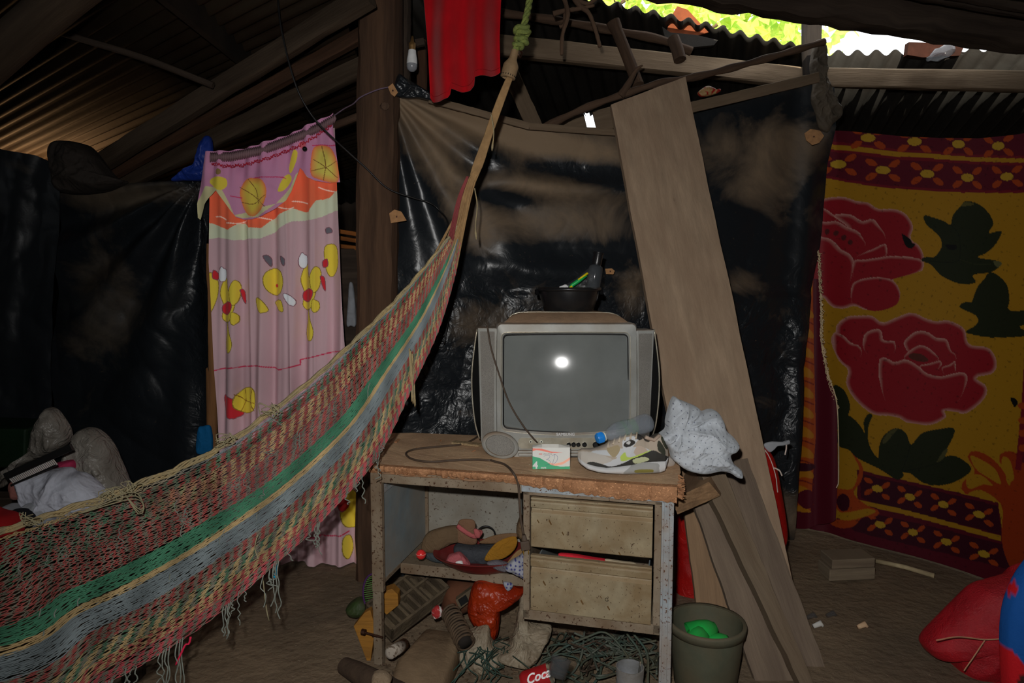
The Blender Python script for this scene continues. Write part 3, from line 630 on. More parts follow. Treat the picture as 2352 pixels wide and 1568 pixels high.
# ---- pink curtain
PINK = (170, 142, 148)
def curtain_paint(px, py):
    q = Paint(px, py, PINK)
    O = (205, 96, 66)
    top = [(470, 380), (470, 512)] ; 
    cream = [(476, 518), (500, 515), (530, 524), (560, 518), (600, 524), (640, 498), (700, 486), (740, 484), (785, 466), (785, 440), (780, 380), (470, 380)]
    q.fill([(466, 552), (500, 545), (540, 552), (570, 548), (600, 548), (630, 532), (670, 508), (720, 505), (770, 484), (792, 484), (792, 370), (466, 370)], (178, 184, 160), False)
    q.fill([(466, 512), (484, 512), (500, 518), (525, 528), (545, 515), (560, 512), (572, 522), (602, 524), (618, 508), (640, 494), (672, 478), (700, 487), (710, 487), (728, 460), (755, 455), (770, 440), (792, 434), (792, 360), (466, 360)], O, False)
    for pts in ([(494, 497), (508, 498), (520, 505)], [(522, 512), (545, 513), (566, 506)], [(590, 499), (610, 502), (622, 504)], [(640, 476), (660, 480), (674, 476)], [(671, 462), (690, 463), (708, 468)], [(732, 430), (748, 436), (768, 440)]):
        q.line(pts, 2.6, (225, 190, 175))
    q.line([(486, 852), (520, 845), (560, 842), (598, 839), (640, 849), (687, 838), (687, 827), (752, 811), (800, 803)], 2.6, (168, 44, 74), smooth=False)
    q.line([(700, 1228), (750, 1232), (800, 1222)], 2.6, (168, 44, 74))
    YE = (196, 176, 60); RD = (176, 40, 48); WH = (196, 200, 205)
    OUT = (120, 104, 36)
    def leafy(pts, c, **k_):     # plain rounded print patches with a darker outline
        i = spline(pts, 50, True); q.fill(pts, c, n=50); q.line(list(map(tuple, i)) + [tuple(i[0])], 1.6, OUT if c == YE else (110, 70, 80), smooth=False)
    def sprig(x, y, f=1, kx=1):
        """generic ornamental sprig: white bud, yellow stem and leaf, red knot"""
        g_ = lambda pts: [(x + a * f * kx, y + b * kx) for a, b in pts]
        leafy(g_([(18, 30), (30, 22), (36, 60), (50, 75), (60, 100), (48, 150), (30, 165), (12, 150), (16, 110), (6, 70)]), YE)
        leafy(g_([(40, 60), (58, 30), (72, 48), (68, 90), (56, 110), (46, 100)]), YE)
        leafy(g_([(0, 20), (2, 0), (10, -14), (18, -8), (26, -4), (30, 12), (24, 30), (8, 34)]), WH)
        leafy(g_([(14, 110), (36, 98), (50, 106), (46, 128), (32, 140), (14, 132)]), RD)
        leafy(g_([(34, 160), (42, 196), (52, 232), (44, 258), (28, 256), (24, 230), (30, 196)]), YE)
        leafy(g_([(50, 132), (66, 140), (68, 160), (56, 172), (46, 160)]), YE)
        leafy(g_([(70, 60), (82, 66), (86, 104), (76, 92)]), RD)
    sprig(500, 622, 1, .72); sprig(684, 590, 1, .74)
    leafy([(612, 625), (628, 616), (646, 624), (652, 648), (645, 672), (628, 678), (612, 664), (606, 642)], YE)
    leafy([(590, 684), (604, 690), (616, 712), (602, 718), (592, 706)], YE); leafy([(628, 694), (646, 690), (652, 714), (640, 712)], YE)
    leafy([(652, 676), (664, 676), (680, 690), (676, 702), (662, 696)], WH); leafy([(606, 590), (614, 586), (622, 596), (620, 612)], (92, 90, 98)); leafy([(646, 588), (656, 596), (655, 610), (648, 604)], (92, 90, 98)); q.ellipse(634, 656, 5, 4, RD)
    leafy([(744, 570), (762, 560), (775, 572), (776, 612), (760, 636), (748, 616)], YE); leafy([(740, 600), (750, 594), (752, 610), (742, 614)], RD); leafy([(746, 526), (756, 522), (762, 532), (750, 536)], (92, 90, 98))
    leafy([(478, 632), (492, 634), (500, 656), (494, 690), (480, 716)], YE); leafy([(488, 620), (500, 630), (498, 642), (486, 638)], RD)
    # basketball print
    leafy([(512, 910), (535, 912), (560, 930), (552, 956), (522, 954)], RD)
    leafy([(542, 910), (560, 892), (580, 892), (586, 920), (580, 944), (555, 948), (540, 932)], YE)
    for pts in ([(542, 905), (560, 920), (584, 926)], [(560, 892), (562, 920), (550, 946)], [(580, 893), (574, 920), (584, 944)]): q.line(pts, 1.6, (120, 80, 30))
    # lower right piece below the hammock
    leafy([(785, 1160), (800, 1130), (820, 1140), (822, 1200), (805, 1215), (790, 1200)], YE); leafy([(778, 1155), (790, 1140), (800, 1160), (790, 1172)], RD); leafy([(790, 1235), (802, 1232), (808, 1260), (800, 1285), (790, 1270)], YE)
    g_ = np.clip(.5 + .5*vnoise(px, py, 5, .03, 4), 0, 1)[..., None]; stain = (.55*gauss(px, py, 530, 860, 60, 60) + .3*gauss(px, py, 620, 880, 120, 50) + .12)[..., None]
    return q.C * (1 - stain * g_ * .6)
def cdisp(px, py):
    s_ = (px - 480) / 320 * 2 * math.pi
    amp = .010 + .012 * np.clip((py - 380) / 500, 0, 1)
    return amp * (np.sin(s_ * 5 + .6*np.sin(py/170)) + .45*np.sin(s_ * 9 + 1.1 + .5*np.sin(py/120)) + .12*np.sin(s_*17 + py/300)) - .008*np.exp(-((px-645-py*.03)/4.)**2) - .008*np.exp(-((px-560-py*.02)/4.)**2) - .008*np.exp(-((px-725)/4.)**2)
curt = thing('pink_curtain', P(650, 1300, 3.16), 'pink printed curtain with yellow figures and an orange band, hung on a cord', 'curtain')
M_cloth = mat('printed_cotton', rough=.9, spec=.2, attr=True, k=2.3, bump=.3, bsc=400, bdist=.001, sheen=.1)
cloth('panel', [(470, 372), (560, 350), (650, 322), (770, 275)], [(500, 1298), (690, 1290), (750, 1302), (790, 1310), (830, 1298)], [(480, 360), (479, 600), (490, 850), (500, 1010), (520, 1290)],
      [(768, 265), (778, 500), (794, 800), (806, 960), (820, 1080), (831, 1305)], lambda px, py: 3.17 + 0*px, cdisp, 330, 600, M_cloth, curtain_paint, curt)
def val_paint(px, py):
    q = Paint(px, py, (168, 116, 146))
    q.fill([(455, 470), (480, 430), (500, 432), (520, 440), (534, 470), (545, 498), (560, 502), (600, 500), (640, 470), (672, 430), (684, 402), (692, 396), (702, 400), (720, 415), (760, 425), (786, 424), (786, 430), (455, 520)], (176, 170, 130), False)
    q.petal([(556, 440), (568, 416), (590, 411), (612, 418), (620, 445), (610, 480), (590, 498), (572, 492), (560, 468)], (190, 170, 70), (196, 90, 60), 16, up=False)
    for pts in ([(556, 432), (590, 452), (616, 476)], [(576, 414), (596, 440), (602, 470)], [(560, 466), (590, 470), (618, 450)]): q.line(pts, 1.6, (110, 80, 40))
    q.petal([(720, 400), (724, 350), (735, 338), (760, 340), (775, 365), (782, 400), (775, 422), (735, 414)], (186, 172, 80), (200, 80, 64), 18, up=False)
    for pts in ([(726, 370), (750, 385), (778, 410)], [(745, 340), (752, 380), (748, 416)], [(722, 396), (750, 388), (776, 372)]): q.line(pts, 1.6, (110, 80, 40))
    for pp in ([(490, 420), (500, 410), (525, 412), (528, 430), (515, 440), (500, 432)], [(668, 385), (678, 350), (688, 352), (684, 376), (672, 400)], [(655, 410), (668, 402), (674, 416), (656, 438), (644, 440)]): q.fill(pp, (190, 172, 60))
    for pts in ([(590, 411), (650, 409), (660, 412)], [(724, 338), (775, 336)], [(536, 452), (560, 456)]): q.line(pts, 2, (170, 50, 90))
    q.ellipse(512, 398, 6, 7, (120, 96, 60)); q.ellipse(700, 336, 10, 8, (200, 100, 110))
    return q.C * (1 - .35 * np.clip(vnoise(px, py, 6, .05, 3), 0, 1))[..., None]
def vdisp(px, py):
    return -.035 + .010*np.sin(px / 5.2 + .5*np.sin(py/30)) * np.clip(1.3 - (py - interp(px, [(465, 370), (770, 270)]))/90, .25, 1) + .012*np.sin(px/17.)
cloth('valance', [(478, 352), (492, 351), (530, 350), (600, 336), (650, 318), (700, 298), (740, 280), (768, 263)],
      [(458, 500), (466, 506), (478, 470), (490, 455), (506, 440), (520, 460), (535, 484), (548, 500), (565, 505), (585, 505), (610, 498), (640, 480), (660, 462), (674, 440), (686, 408), (694, 388), (703, 396), (712, 410), (730, 418), (760, 422), (784, 420)],
      [(482, 352), (470, 400), (458, 470), (460, 506)], [(769, 262), (768, 300), (774, 340), (784, 420)], lambda px, py: 3.17 + 0*px, vdisp, 300, 130, M_cloth, val_paint, curt)
M_redth = mat('red_thread', (150, 30, 50), .9, k=K)
mb = MB()
pts = []
for i in range(220):
    t = i / 219; x = 486 + (760 - 486) * t; y = interp(x, [(486, 375), (520, 382), (560, 379), (620, 362), (680, 338), (720, 316), (762, 288)]) + 3.4*math.sin(i*1.25) + 1.5*math.sin(i*.37)
    pts.append(P(x + 2*math.sin(i*2.1), y, 3.105))
mb.tube(pts, .0022, n=5).build('red_stitching', M_redth, curt)
mb = MB()
for i in range(70):
    t = i / 69; x = 484 + (768 - 484) * t; y = interp(x, [(478, 353), (530, 351), (600, 337), (650, 319), (700, 299), (740, 281), (768, 264)])
    mb.tube([P(x, y - 2, 3.125), P(x + 1, y + 8, 3.112), P(x - 1, y + 20, 3.125)], [.003, .007, .002], n=5)
mb.build('gathered_hem', mat('pink_cotton', (120, 94, 98), .9, k=K*.7), curt, smooth=True)
MB().lathe([(.001, .006), (.008, .005), (.011, 0), (.008, -.004), (.001, -.005)], axisM(P(700, 342, 3.09), P(700, 342, 2.9)), 16).build('black_button', mat('black_gloss', (14, 14, 16), .15, .6, k=2), curt, smooth=True)
MB().tube(splineP([(764, 268, 3.13), (790, 250, 3.08), (812, 238, 3.0), (830, 222, 2.955), (870, 205, 2.95), (900, 199, 2.95)], 24), .003, n=6).build('hanging_cord', mat('purple_cord', (84, 70, 84), .9, k=K), label='purplish cord tying the curtain to the thick post', cat='cord', smooth=True)

# ---- flowered blanket on the right
C4 = lambda *p: [(1820 + x / 3.733, 280 + y / 3.733) for x, y in p]
C5 = lambda *p: [(1780 + x / 2.376, 700 + y / 2.376) for x, y in p]
MAR = (92, 12, 32); DMR = (62, 8, 28); YEL = (176, 128, 22); RED = (150, 22, 34); RIM = (206, 158, 146); GRN = (34, 40, 18); ORA = (170, 66, 18); PALE = (190, 150, 40)
def blanket_paint(px, py):
    q = Paint(px, py, YEL)
    b0 = [(1870, 395), (1893, 401), (1950, 418), (2030, 432), (2120, 440), (2210, 443), (2420, 441)]
    q.fill(b0 + [(2420, 260), (1870, 250)], (120, 20, 34), False)
    q.fill([(x, y - 6) for x, y in b0] + [(2420, 378), (2352, 378), (2200, 376), (2060, 368), (1960, 352), (1880, 338)], MAR, False)
    q.fill([(1880, 333), (1960, 346), (2060, 361), (2200, 370), (2352, 371), (2420, 371), (2420, 362), (2200, 360), (2060, 350), (1960, 334), (1880, 322)], YEL, False)
    q.fill([(1880, 314), (1960, 328), (2060, 344), (2200, 354), (2420, 356), (2420, 250), (1870, 250)], MAR, False)
    def ros(cx, cy, r=1.0, a=0):
        q.ellipse(cx, cy, 16*r, 9.5*r, PALE, a)
        for sx, sy in ((-1, -1), (1, -1), (-1, 1), (1, 1)):
            ax, ay = cx + sx*25*r, cy + sy*17*r + sx*a*.4
            q.fill([(ax - sx*13*r, ay - sy*7*r), (ax + sx*1*r, ay - sy*9*r), (ax + sx*12*r, ay + sy*1*r), (ax + sx*9*r, ay + sy*8*r), (ax - sx*4*r, ay + sy*5*r)], ORA)
    for c in ((1995, 316, 4), (2095, 327, 3), (2198, 332, 0), (2300, 333, -6), (1932, 375, 6), (2026, 391, 5), (2123, 401, 3), (2220, 408, 1), (2320, 404, -4)): ros(c[0], c[1], 1, c[2])
    # lower border
    q.fill(C5((440, 895), (640, 940), (900, 1005), (1225, 1080), (1245, 1250), (1300, 1460), (1000, 1560), (100, 1560), (90, 1200), (330, 1170), (440, 1080)), MAR, False)
    q.fill(C5((455, 915), (700, 975), (1222, 1100), (1240, 1255), (900, 1175), (540, 1080), (460, 1045)), DMR, False)
    q.fill(C5((380, 1175), (560, 1140), (900, 1225), (1250, 1310), (1300, 1450), (900, 1355), (420, 1225)), DMR, False)
    q.fill(C5((450, 1055), (700, 1115), (960, 1190), (1235, 1262), (1235, 1290), (960, 1217), (700, 1142), (450, 1080)), YEL, False)
    for x, y in ((550, 998), (738, 1049), (934, 1097), (1127, 1150), (565, 1192), (757, 1243), (952, 1302), (1148, 1364)):
        c = C5((x, y))[0]; ros(c[0], c[1], .82, 15)
    # ornament left end of the border and big scrolls at right
    q.fill(C5((330, 1010), (410, 1000), (440, 940), (450, 880), (410, 800), (470, 880), (460, 960), (420, 1020), (480, 1080), (560, 1120), (540, 1150), (470, 1150), (420, 1200), (340, 1215), (300, 1180), (380, 1160), (330, 1100)), ORA)
    q.fill(C5((335, 1140), (420, 1120), (500, 1105), (540, 1125), (440, 1160), (360, 1170)), YEL); q.ellipse(*C5((370, 1075))[0], 13, 20, DMR)
    q.fill(C5((1300, 800), (1360, 860), (1400, 1000), (1420, 1460), (1300, 1455), (1240, 1300), (1235, 1080), (1050, 1035), (1045, 960), (1110, 920), (1065, 840), (1090, 800), (1180, 830), (1260, 920), (1270, 990), (1295, 960), (1230, 850), (1245, 808)), (160, 56, 12))
    for pp in (C5((1080, 830), (1140, 850), (1210, 900), (1240, 980), (1180, 950), (1110, 900)), C5((1250, 830), (1285, 850), (1305, 940), (1285, 960), (1245, 880)), C5((1060, 950), (1130, 930), (1200, 990), (1150, 985), (1075, 1010)), C5((1070, 1040), (1130, 1015), (1200, 1050), (1220, 1080), (1150, 1065))): q.fill(pp, YEL)
    q.fill(C5((1385, -900), (1372, 100), (1345, 560), (1310, 900), (1340, 900), (1380, 600), (1500, 600), (1500, -900)), (120, 20, 34), False)
    q.fill(C5((1400, 100), (1375, 560), (1345, 860), (1500, 900), (1500, 100)), MAR, False)
    for y in (550, 630, 700, 780): q.ellipse(*C5((1352, y))[0], 10, 8, ORA)
    # upper flower
    FL1 = C4((180, 670), (280, 655), (370, 637), (470, 645), (560, 680), (640, 688), (725, 745), (860, 752), (955, 800), (1010, 900), (990, 1000), (1060, 1060), (1100, 1130), (1108, 1210), (1085, 1278), (960, 1290), (840, 1352), (900, 1450), (885, 1530), (820, 1580), (700, 1620), (600, 1605), (520, 1575), (440, 1600), (360, 1585), (290, 1500), (180, 1400))
    q.petal(FL1, RED, RIM, 8, up=False, n=120)
    pet = lambda pp, w_=9: q.petal(pp, RED, RIM, w_)
    pet(C4((180, 770), (250, 728), (310, 732), (370, 780), (400, 840), (200, 900)), 7)
    pet(C4((380, 800), (450, 785), (520, 800), (600, 850), (680, 832), (740, 900), (782, 980), (775, 1060), (640, 1100), (480, 900)))
    pet(C4((180, 860), (260, 840), (330, 850), (400, 845), (470, 895), (560, 935), (598, 990), (620, 1060), (500, 1120), (200, 1100)))
    pet(C4((700, 1080), (760, 1050), (790, 1060), (780, 1150), (600, 1180), (540, 1160)), 6)
    pet(C4((180, 1040), (240, 985), (300, 980), (370, 1010), (430, 1090), (510, 1150), (520, 1260), (420, 1500), (200, 1400)), 10)
    pet(C4((520, 1200), (620, 1180), (720, 1165), (850, 1150), (1080, 1180), (1080, 1270), (900, 1330), (560, 1400)), 7)
    pet(C4((540, 1560), (500, 1540), (520, 1380), (700, 1330), (840, 1360), (900, 1460), (860, 1570), (680, 1620)), 6)
    for x, y in ((265, 935), (330, 935), (395, 950), (450, 990), (500, 1030)): q.ellipse(*C4((x, y))[0], 5, 6.5, (84, 30, 30), 15)
    # leaf by the upper flower
    q.fill(C4((1100, 805), (1180, 820), (1290, 855), (1345, 885), (1365, 800), (1430, 725), (1480, 678), (1600, 705), (1690, 775), (1738, 870), (1700, 950), (1810, 932), (1765, 1040), (1680, 1120), (1600, 1160), (1780, 1190), (1805, 1225), (1720, 1285), (1560, 1312), (1585, 1375), (1450, 1388), (1280, 1325), (1170, 1225), (1085, 1190), (1110, 1160), (1200, 1158), (1262, 1080), (1255, 1000), (1190, 935), (1125, 880)), GRN, n=140)
    q.line(C4((1340, 880), (1420, 960), (1440, 1100), (1400, 1200), (1150, 1190)), 1.8, (20, 26, 12)); q.line(C4((1440, 1180), (1600, 1220), (1780, 1210)), 1.5, (50, 56, 26))
    q.fill(C4((1440, 720), (1480, 684), (1560, 705), (1500, 720)), (90, 84, 40)); q.fill(C4((1740, 1190), (1805, 1200), (1800, 1235), (1765, 1240)), (96, 96, 60))
    # second leaf
    q.fill(C5((1010, 10), (1060, -20), (1080, -10), (1110, -90), (1150, -140), (1190, -180), (1270, -120), (1290, -30), (1290, 30), (1420, 30), (1500, 60), (1340, 120), (1420, 150), (1380, 170), (1200, 180), (1060, 155), (1060, 140), (1115, 105), (1110, 60)), GRN, n=90)
    # lower flower
    FL2 = C5((345, 110), (390, 65), (450, 58), (520, 60), (570, 95), (620, 80), (680, 55), (740, 42), (820, 75), (880, 88), (950, 86), (1040, 130), (1072, 215), (1180, 238), (1222, 310), (1200, 375), (1110, 400), (1168, 450), (1150, 520), (1060, 592), (1000, 588), (930, 580), (940, 615), (850, 655), (720, 640), (665, 612), (600, 600), (520, 590), (430, 515), (385, 430), (395, 355), (350, 300), (318, 190), (340, 150))
    q.petal(FL2, RED, RIM, 9, up=False, n=140)
    pet(C5((540, 130), (570, 145), (580, 190), (640, 200), (635, 260), (560, 300), (480, 250), (480, 160)))
    pet(C5((330, 160), (370, 165), (410, 205), (450, 220), (465, 270), (400, 330), (340, 260)), 7)
    pet(C5((690, 215), (730, 160), (780, 140), (830, 150), (880, 180), (940, 190), (965, 250), (995, 275), (985, 330), (900, 380), (760, 300)))
    pet(C5((690, 290), (740, 235), (790, 218), (840, 240), (880, 275), (890, 300), (830, 320), (780, 340)), 8)
    q.fill(C5((715, 280), (735, 262), (790, 268), (830, 300), (800, 310), (750, 300)), (90, 40, 30))
    pet(C5((780, 330), (830, 320), (900, 305), (905, 335), (850, 370), (800, 360)), 6); pet(C5((910, 345), (960, 325), (990, 310), (990, 370), (940, 390)), 6)
    pet(C5((560, 290), (600, 290), (640, 310), (700, 295), (770, 330), (820, 370), (900, 390), (960, 380), (1040, 370), (1060, 420), (960, 560), (640, 560), (560, 420)), 9)
    # leaves under it
    q.fill(C5((500, 590), (520, 600), (500, 660), (500, 740), (540, 820), (620, 870), (680, 900), (700, 930), (660, 950), (560, 890), (440, 830), (400, 790), (350, 770), (345, 700), (370, 660), (395, 600), (460, 660), (480, 700), (475, 630)), GRN, n=90)
    q.fill(C5((325, 450), (365, 455), (395, 510), (402, 570), (370, 660), (345, 680), (330, 600)), GRN)
    q.fill(C5((555, 810), (570, 730), (610, 685), (660, 668), (710, 700), (740, 760), (800, 700), (900, 680), (985, 675), (985, 720), (940, 800), (890, 860), (950, 828), (1020, 840), (1085, 900), (1020, 960), (920, 990), (820, 975), (740, 920), (690, 910), (640, 890), (570, 880)), GRN, n=120)
    q.line(C5((690, 900), (720, 820), (735, 760)), 1.8, (18, 22, 10)); q.line(C5((700, 905), (800, 890), (930, 860)), 1.8, (18, 22, 10))
    q.fill(C5((575, 740), (610, 690), (660, 670), (620, 720), (590, 750)), (80, 78, 44)); q.fill(C5((890, 860), (930, 800), (955, 790), (930, 840)), (80, 78, 44))
    # holes burnt through: dark patches on the cloth
    for pp in (C4((920, 962), (990, 1010), (1000, 1035), (1030, 1050), (1010, 1080), (960, 1075), (935, 1030)), C5((1290, 510), (1310, 508), (1328, 535), (1312, 560), (1300, 540)), C4((1300, 1060), (1330, 1050), (1400, 1055), (1400, 1090), (1340, 1095))): q.fill(pp, (8, 7, 7))
    n_ = vnoise(px, py, 71, .45, 2); sp = np.clip((n_ - .55) * 8, 0, 1)[..., None] * .45
    return q.C * (1 - sp)
def Yb(px, py): return 3.72 - .80 * (px - 1820) / 500
def bdisp(px, py): return .018*np.sin((px - 1850)/70. + py/400) + .015*vnoise(px, py, 72, .008, 3) + .03*np.exp(-((px - 1905)/25.)**2)
blk = thing('flowered_blanket', P(2080, 1290, 3.3), 'yellow and maroon blanket with big red flowers hung as a door curtain', 'blanket')
M_blk = mat('printed_fleece', rough=.6, spec=.35, attr=True, k=.88, bump=.2, bsc=300, bdist=.0015)
cloth('blanket_sheet', [(1860, 280), (1900, 293), (1960, 300), (2070, 315), (2150, 319), (2250, 317), (2352, 305), (2440, 285)], [(1830, 1222), (1880, 1245), (1960, 1268), (2080, 1296), (2200, 1322), (2290, 1345), (2352, 1362), (2440, 1385)],
      [(1862, 280), (1862, 640), (1852, 800), (1850, 1000), (1832, 1225)], [(2430, 280), (2430, 1385)], Yb, bdisp, 390, 500, M_blk, blanket_paint, blk)
def flap_paint(px, py):
    q = Paint(px, py, MAR)
    xr = interp(py, [(700, 1868), (850, 1872), (1000, 1876), (1180, 1860)])
    q.C[px < xr] = lin((176, 74, 14))
    for y in range(705, 1190, 46):
        q.fill([(1815, y+6), (1840, y - 4), (1866, y + 12), (1868, y + 26), (1845, y + 22), (1815, y + 30)], (186, 120, 20))
        q.line([(1820, y + 38), (1842, y + 30), (1870, y + 40)], 3, (120, 30, 20))
    q.ellipse(1852, 1145, 20, 22, MAR); q.ellipse(1835, 1072, 40, 10, DMR); q.C[py > 1175] = lin(MAR)
    return q.C
cloth('folded_edge', [(1858, 640), (1872, 640), (1884, 640), (1890, 650)], [(1818, 1216), (1850, 1212), (1890, 1205), (1925, 1190)], [(1868, 640), (1846, 780), (1832, 900), (1832, 1060), (1819, 1217)],
      [(1884, 640), (1890, 780), (1902, 860), (1922, 930), (1925, 1100), (1918, 1195)], lambda px, py: Yb(px, py) - .05, lambda px, py: .012*np.sin(px/9.), 90, 300, M_blk, flap_paint, blk)
mb = MB(); rnd = random.Random(9)
for i in range(150):
    y = 575 + i * 2.45; x = interp(y, [(575, 1880), (640, 1882), (700, 1886), (780, 1886), (860, 1900), (930, 1922)])
    if y < 935: mb.tube([P(x, y, 3.53), P(x + rnd.uniform(1, 6) * (1 if i % 3 else -.6), y + rnd.uniform(1, 7), 3.51), P(x + rnd.uniform(-2, 9), y + rnd.uniform(4, 12), 3.515)], [.0028, .002, .001], n=4)
mb.build('frayed_fringe', mat('cream_yarn', (170, 150, 120), .95, k=K), blk, kind='stuff')
MB().tube(splineP([(1882, 640, 3.53), (1886, 700, 3.53), (1887, 790, 3.53), (1903, 862, 3.52), (1923, 935, 3.5), (1926, 1100, 3.5), (1921, 1120, 3.5)], 40), .003, n=5).build('edge_seam', mat('cream_yarn'), blk)

# ---- red garment hanging from the roof
def gdisp(px, py): return .03*np.sin((px - 965)/13. + .3*np.sin(py/60)) * np.clip((py + 160)/250, .3, 1) + .02*np.sin((px-960)/31.+1)
g_ = thing('red_garment', P(1060, 232, 2.62), 'bright red garment hanging from the roof, hem down', 'garment')
M_redg = mat('red_jersey', (176, 8, 20), .9, .2, dirt=(140, 4, 14), dsc=4, damt=.6, k=1.3, bump=.25, bsc=200, bdist=.001, sheen=.2)
gt = [(940, -190), (1160, -190)]
gb = [(982, 214), (992, 228), (1010, 232), (1030, 230), (1036, 222), (1037, 208), (1060, 211), (1080, 208), (1089, 200), (1091, 182), (1110, 180), (1128, 176), (1140, 166), (1149, 158)]
cloth('garment_cloth', gt, gb, [(955, -190), (972, 0), (980, 120), (985, 230)], [(1165, -190), (1150, 0), (1147, 80), (1149, 170)], lambda px, py: 2.62 + 0*px, gdisp, 130, 130, M_redg, None, g_, solid=.004)
mb = MB(); hp = []
for x in np.linspace(986, 1147, 90):
    y = float(interp(x, gb)) - 13; hp.append(Vector(PN(x, y, 2.62)) + Vector((0, float(gdisp(np.array(x), np.array(y))) - .004, 0)))
mb.tube(hp, .0012, n=4).build('hem_stitch', mat('red_seam', (120, 4, 12), .9, k=2.), g_)
MB().tube([P(700, -170, 2.7), P(1000, -200, 2.64), P(1240, -205, 2.55)], .004, n=6).build('clothes_line', mat('grey_cord', (110, 105, 95), .9, k=K), label='cord under the roof carrying the red garment', cat='cord')

# ================================================================ DESK
FL = PZ(855, 1064, .73); FR = PZ(1548, 1112, .73)
FL.z = FR.z = 0
ex = (FR - FL).normalized(); ey = Vector((-ex.y, ex.x, 0)); ez = Vector((0, 0, 1)); DL = (FR - FL).length
DM = Matrix((ex, ey, ez)).transposed()
def D(u, w_, z): return FL + ex * u + ey * w_ + ez * z
def dbox(mb, u0, u1, w0, w1, z0, z1): return mb.box(D((u0+u1)/2, (w0+w1)/2, (z0+z1)/2), (u1-u0, w1-w0, z1-z0), DM)
desk = thing('metal_desk', D(0, 0, 0), 'rusty beige metal desk with a frayed particleboard top and two drawers', 'desk')
M_steel = mat('desk_steel', (104, 94, 80), .6, .4, metal=.1, dirt=(76, 60, 44), dsc=6, damt=.8, speck=(50, 32, 20), ssc=95, sth=.60, dust=(84, 74, 60), bump=.12, bsc=50, k=K*1.0)
M_steelG = mat('desk_steel_grey', (96, 102, 106), .55, .4, metal=.1, dirt=(84, 70, 56), dsc=7, damt=.6, speck=(56, 38, 28), ssc=110, sth=.60, bump=.12, k=K*1.5)
M_draw = mat('drawer_paint', (112, 102, 82), .5, .4, dirt=(84, 68, 46), dsc=7, damt=.8, speck=(48, 34, 22), ssc=120, sth=.635, dust=(104, 88, 66), dustamt=.9, bump=.1, k=K)
M_back = mat('desk_back', (84, 82, 76), .7, .3, dirt=(66, 58, 48), dsc=4, damt=.6, speck=(40, 30, 22), ssc=100, sth=.62, bump=.1, k=K*1.7)
M_inner = mat('desk_inner', (60, 66, 68), .6, .3, dirt=(70, 60, 48), dsc=3, damt=.5, bump=.1, k=K*2.4)
M_pb = mat('particleboard', (116, 84, 60), .95, .1, dirt=(90, 62, 42), dsc=14, damt=.7, speck=(136, 102, 74), ssc=160, sth=.6, bump=.9, bsc=120, bdist=.006, k=K*1.4)
M_dust = mat('dusty_board', (86, 70, 54), .95, .1, dirt=(66, 52, 40), dsc=5, damt=.8, speck=(110, 92, 74), ssc=130, sth=.66, bump=.4, bsc=70, bdist=.003, k=K*4.2)
# desk top: particleboard with broken edges, thick frayed front edge
outl = [(-.005, -.012)] + [(u, -.018 + .006*math.sin(u*31) + .004*math.sin(u*83)) for u in np.linspace(.05, DL - .03, 40)] + [(DL + .012, -.005), (DL + .022, .03), (DL + .01, .08), (DL + .02, .15), (DL + .01, .35), (DL, .49), (DL*.5, .5), (.25, .52), (-.06, .50), (-.19, .46), (-.10, .25), (-.035, .08)]
top = MB(); n = len(outl)
vt = [D(u, w_, .728 + .0015*math.sin(u*40)) for u, w_ in outl]; vb = [D(u, w_ + .002, .700) for u, w_ in outl]
top.add(vt + vb, [tuple(range(n)), tuple(range(2*n-1, n-1, -1))]); top.build('desk_top', M_dust, desk)
rnd = random.Random(2); mb = MB()
nu = 110; prev = None
rim = []
for i in range(nu + 1):
    u = -.006 + (DL + .016) * i / nu; k = i / nu
    deep = .012 + .026 * min(1, max(0, (u - .45) / .35)) + rnd.uniform(-.004, .005)    # the edge has swollen and crumbled more at right
    o_ = -.024 + rnd.uniform(-.004, .003) - .006 * k
    rim.append([D(u, .0, .7295), D(u, o_ + .004, .729), D(u, o_, .722 + rnd.uniform(-.002, .002)), D(u, o_ + .002, .722 - deep * .6 + rnd.uniform(-.002, .002)), D(u, o_ + .008, .718 - deep), D(u, .004, .712 - deep)])
mb.grid(np.array([[tuple(q) for q in r] for r in rim]), None); mb.build('frayed_front_edge', M_pb, desk, smooth=False)
mb = MB()
for i in range(60):
    z = .69 + rnd.random() * .04; w_ = rnd.uniform(-.02, .12); mb.tube([D(DL + .012, w_, z), D(DL + .024 + rnd.uniform(0, .012), w_ + rnd.uniform(-.01, .01), z + rnd.uniform(-.01, .006))], [.005, .0015], n=4)
mb.build('frayed_corner', M_pb, desk, kind='stuff')
mb = MB(); dbox(mb, .0, .53, -.002, .028, .665, .712); dbox(mb, .0, .53, -.006, 0, .700, .712); mb.build('front_rail', M_steel, desk, bevel=.002)
mb = MB(); dbox(mb, .53, DL - .03, -.006, .02, .672, .714); mb.build('front_rail', M_steelG, desk, bevel=.002)
mb = MB(); dbox(mb, .0, .018, .0, .47, .30, .70); mb.build('side_panel', M_inner, desk, bevel=.001)
mb = MB(); dbox(mb, .018, .022, .06, .40, .615, .625); dbox(mb, .018, .024, .035, .065, .615, .645); mb.build('inner_bracket', M_steelG, desk, bevel=.001)
mb = MB(); dbox(mb, -.006, .034, -.006, .014, .275, .70); dbox(mb, .030, .036, -.008, .014, .275, .70); mb.build('corner_column', M_steel, desk, bevel=.002)
mb = MB(); dbox(mb, -.010, .022, 0.004, .03, .0, .30); mb.build('leg', M_steel, desk, bevel=.003)
mb = MB(); dbox(mb, .0, .03, .445, .47, .0, .70); mb.build('leg', M_steel, desk, bevel=.003)
mb = MB(); dbox(mb, DL - .035, DL + .002, -.004, .028, .0, .70); dbox(mb, DL - .028, DL - .010, -.008, -.004, .0, .70); mb.build('leg', M_steelG, desk, bevel=.003)
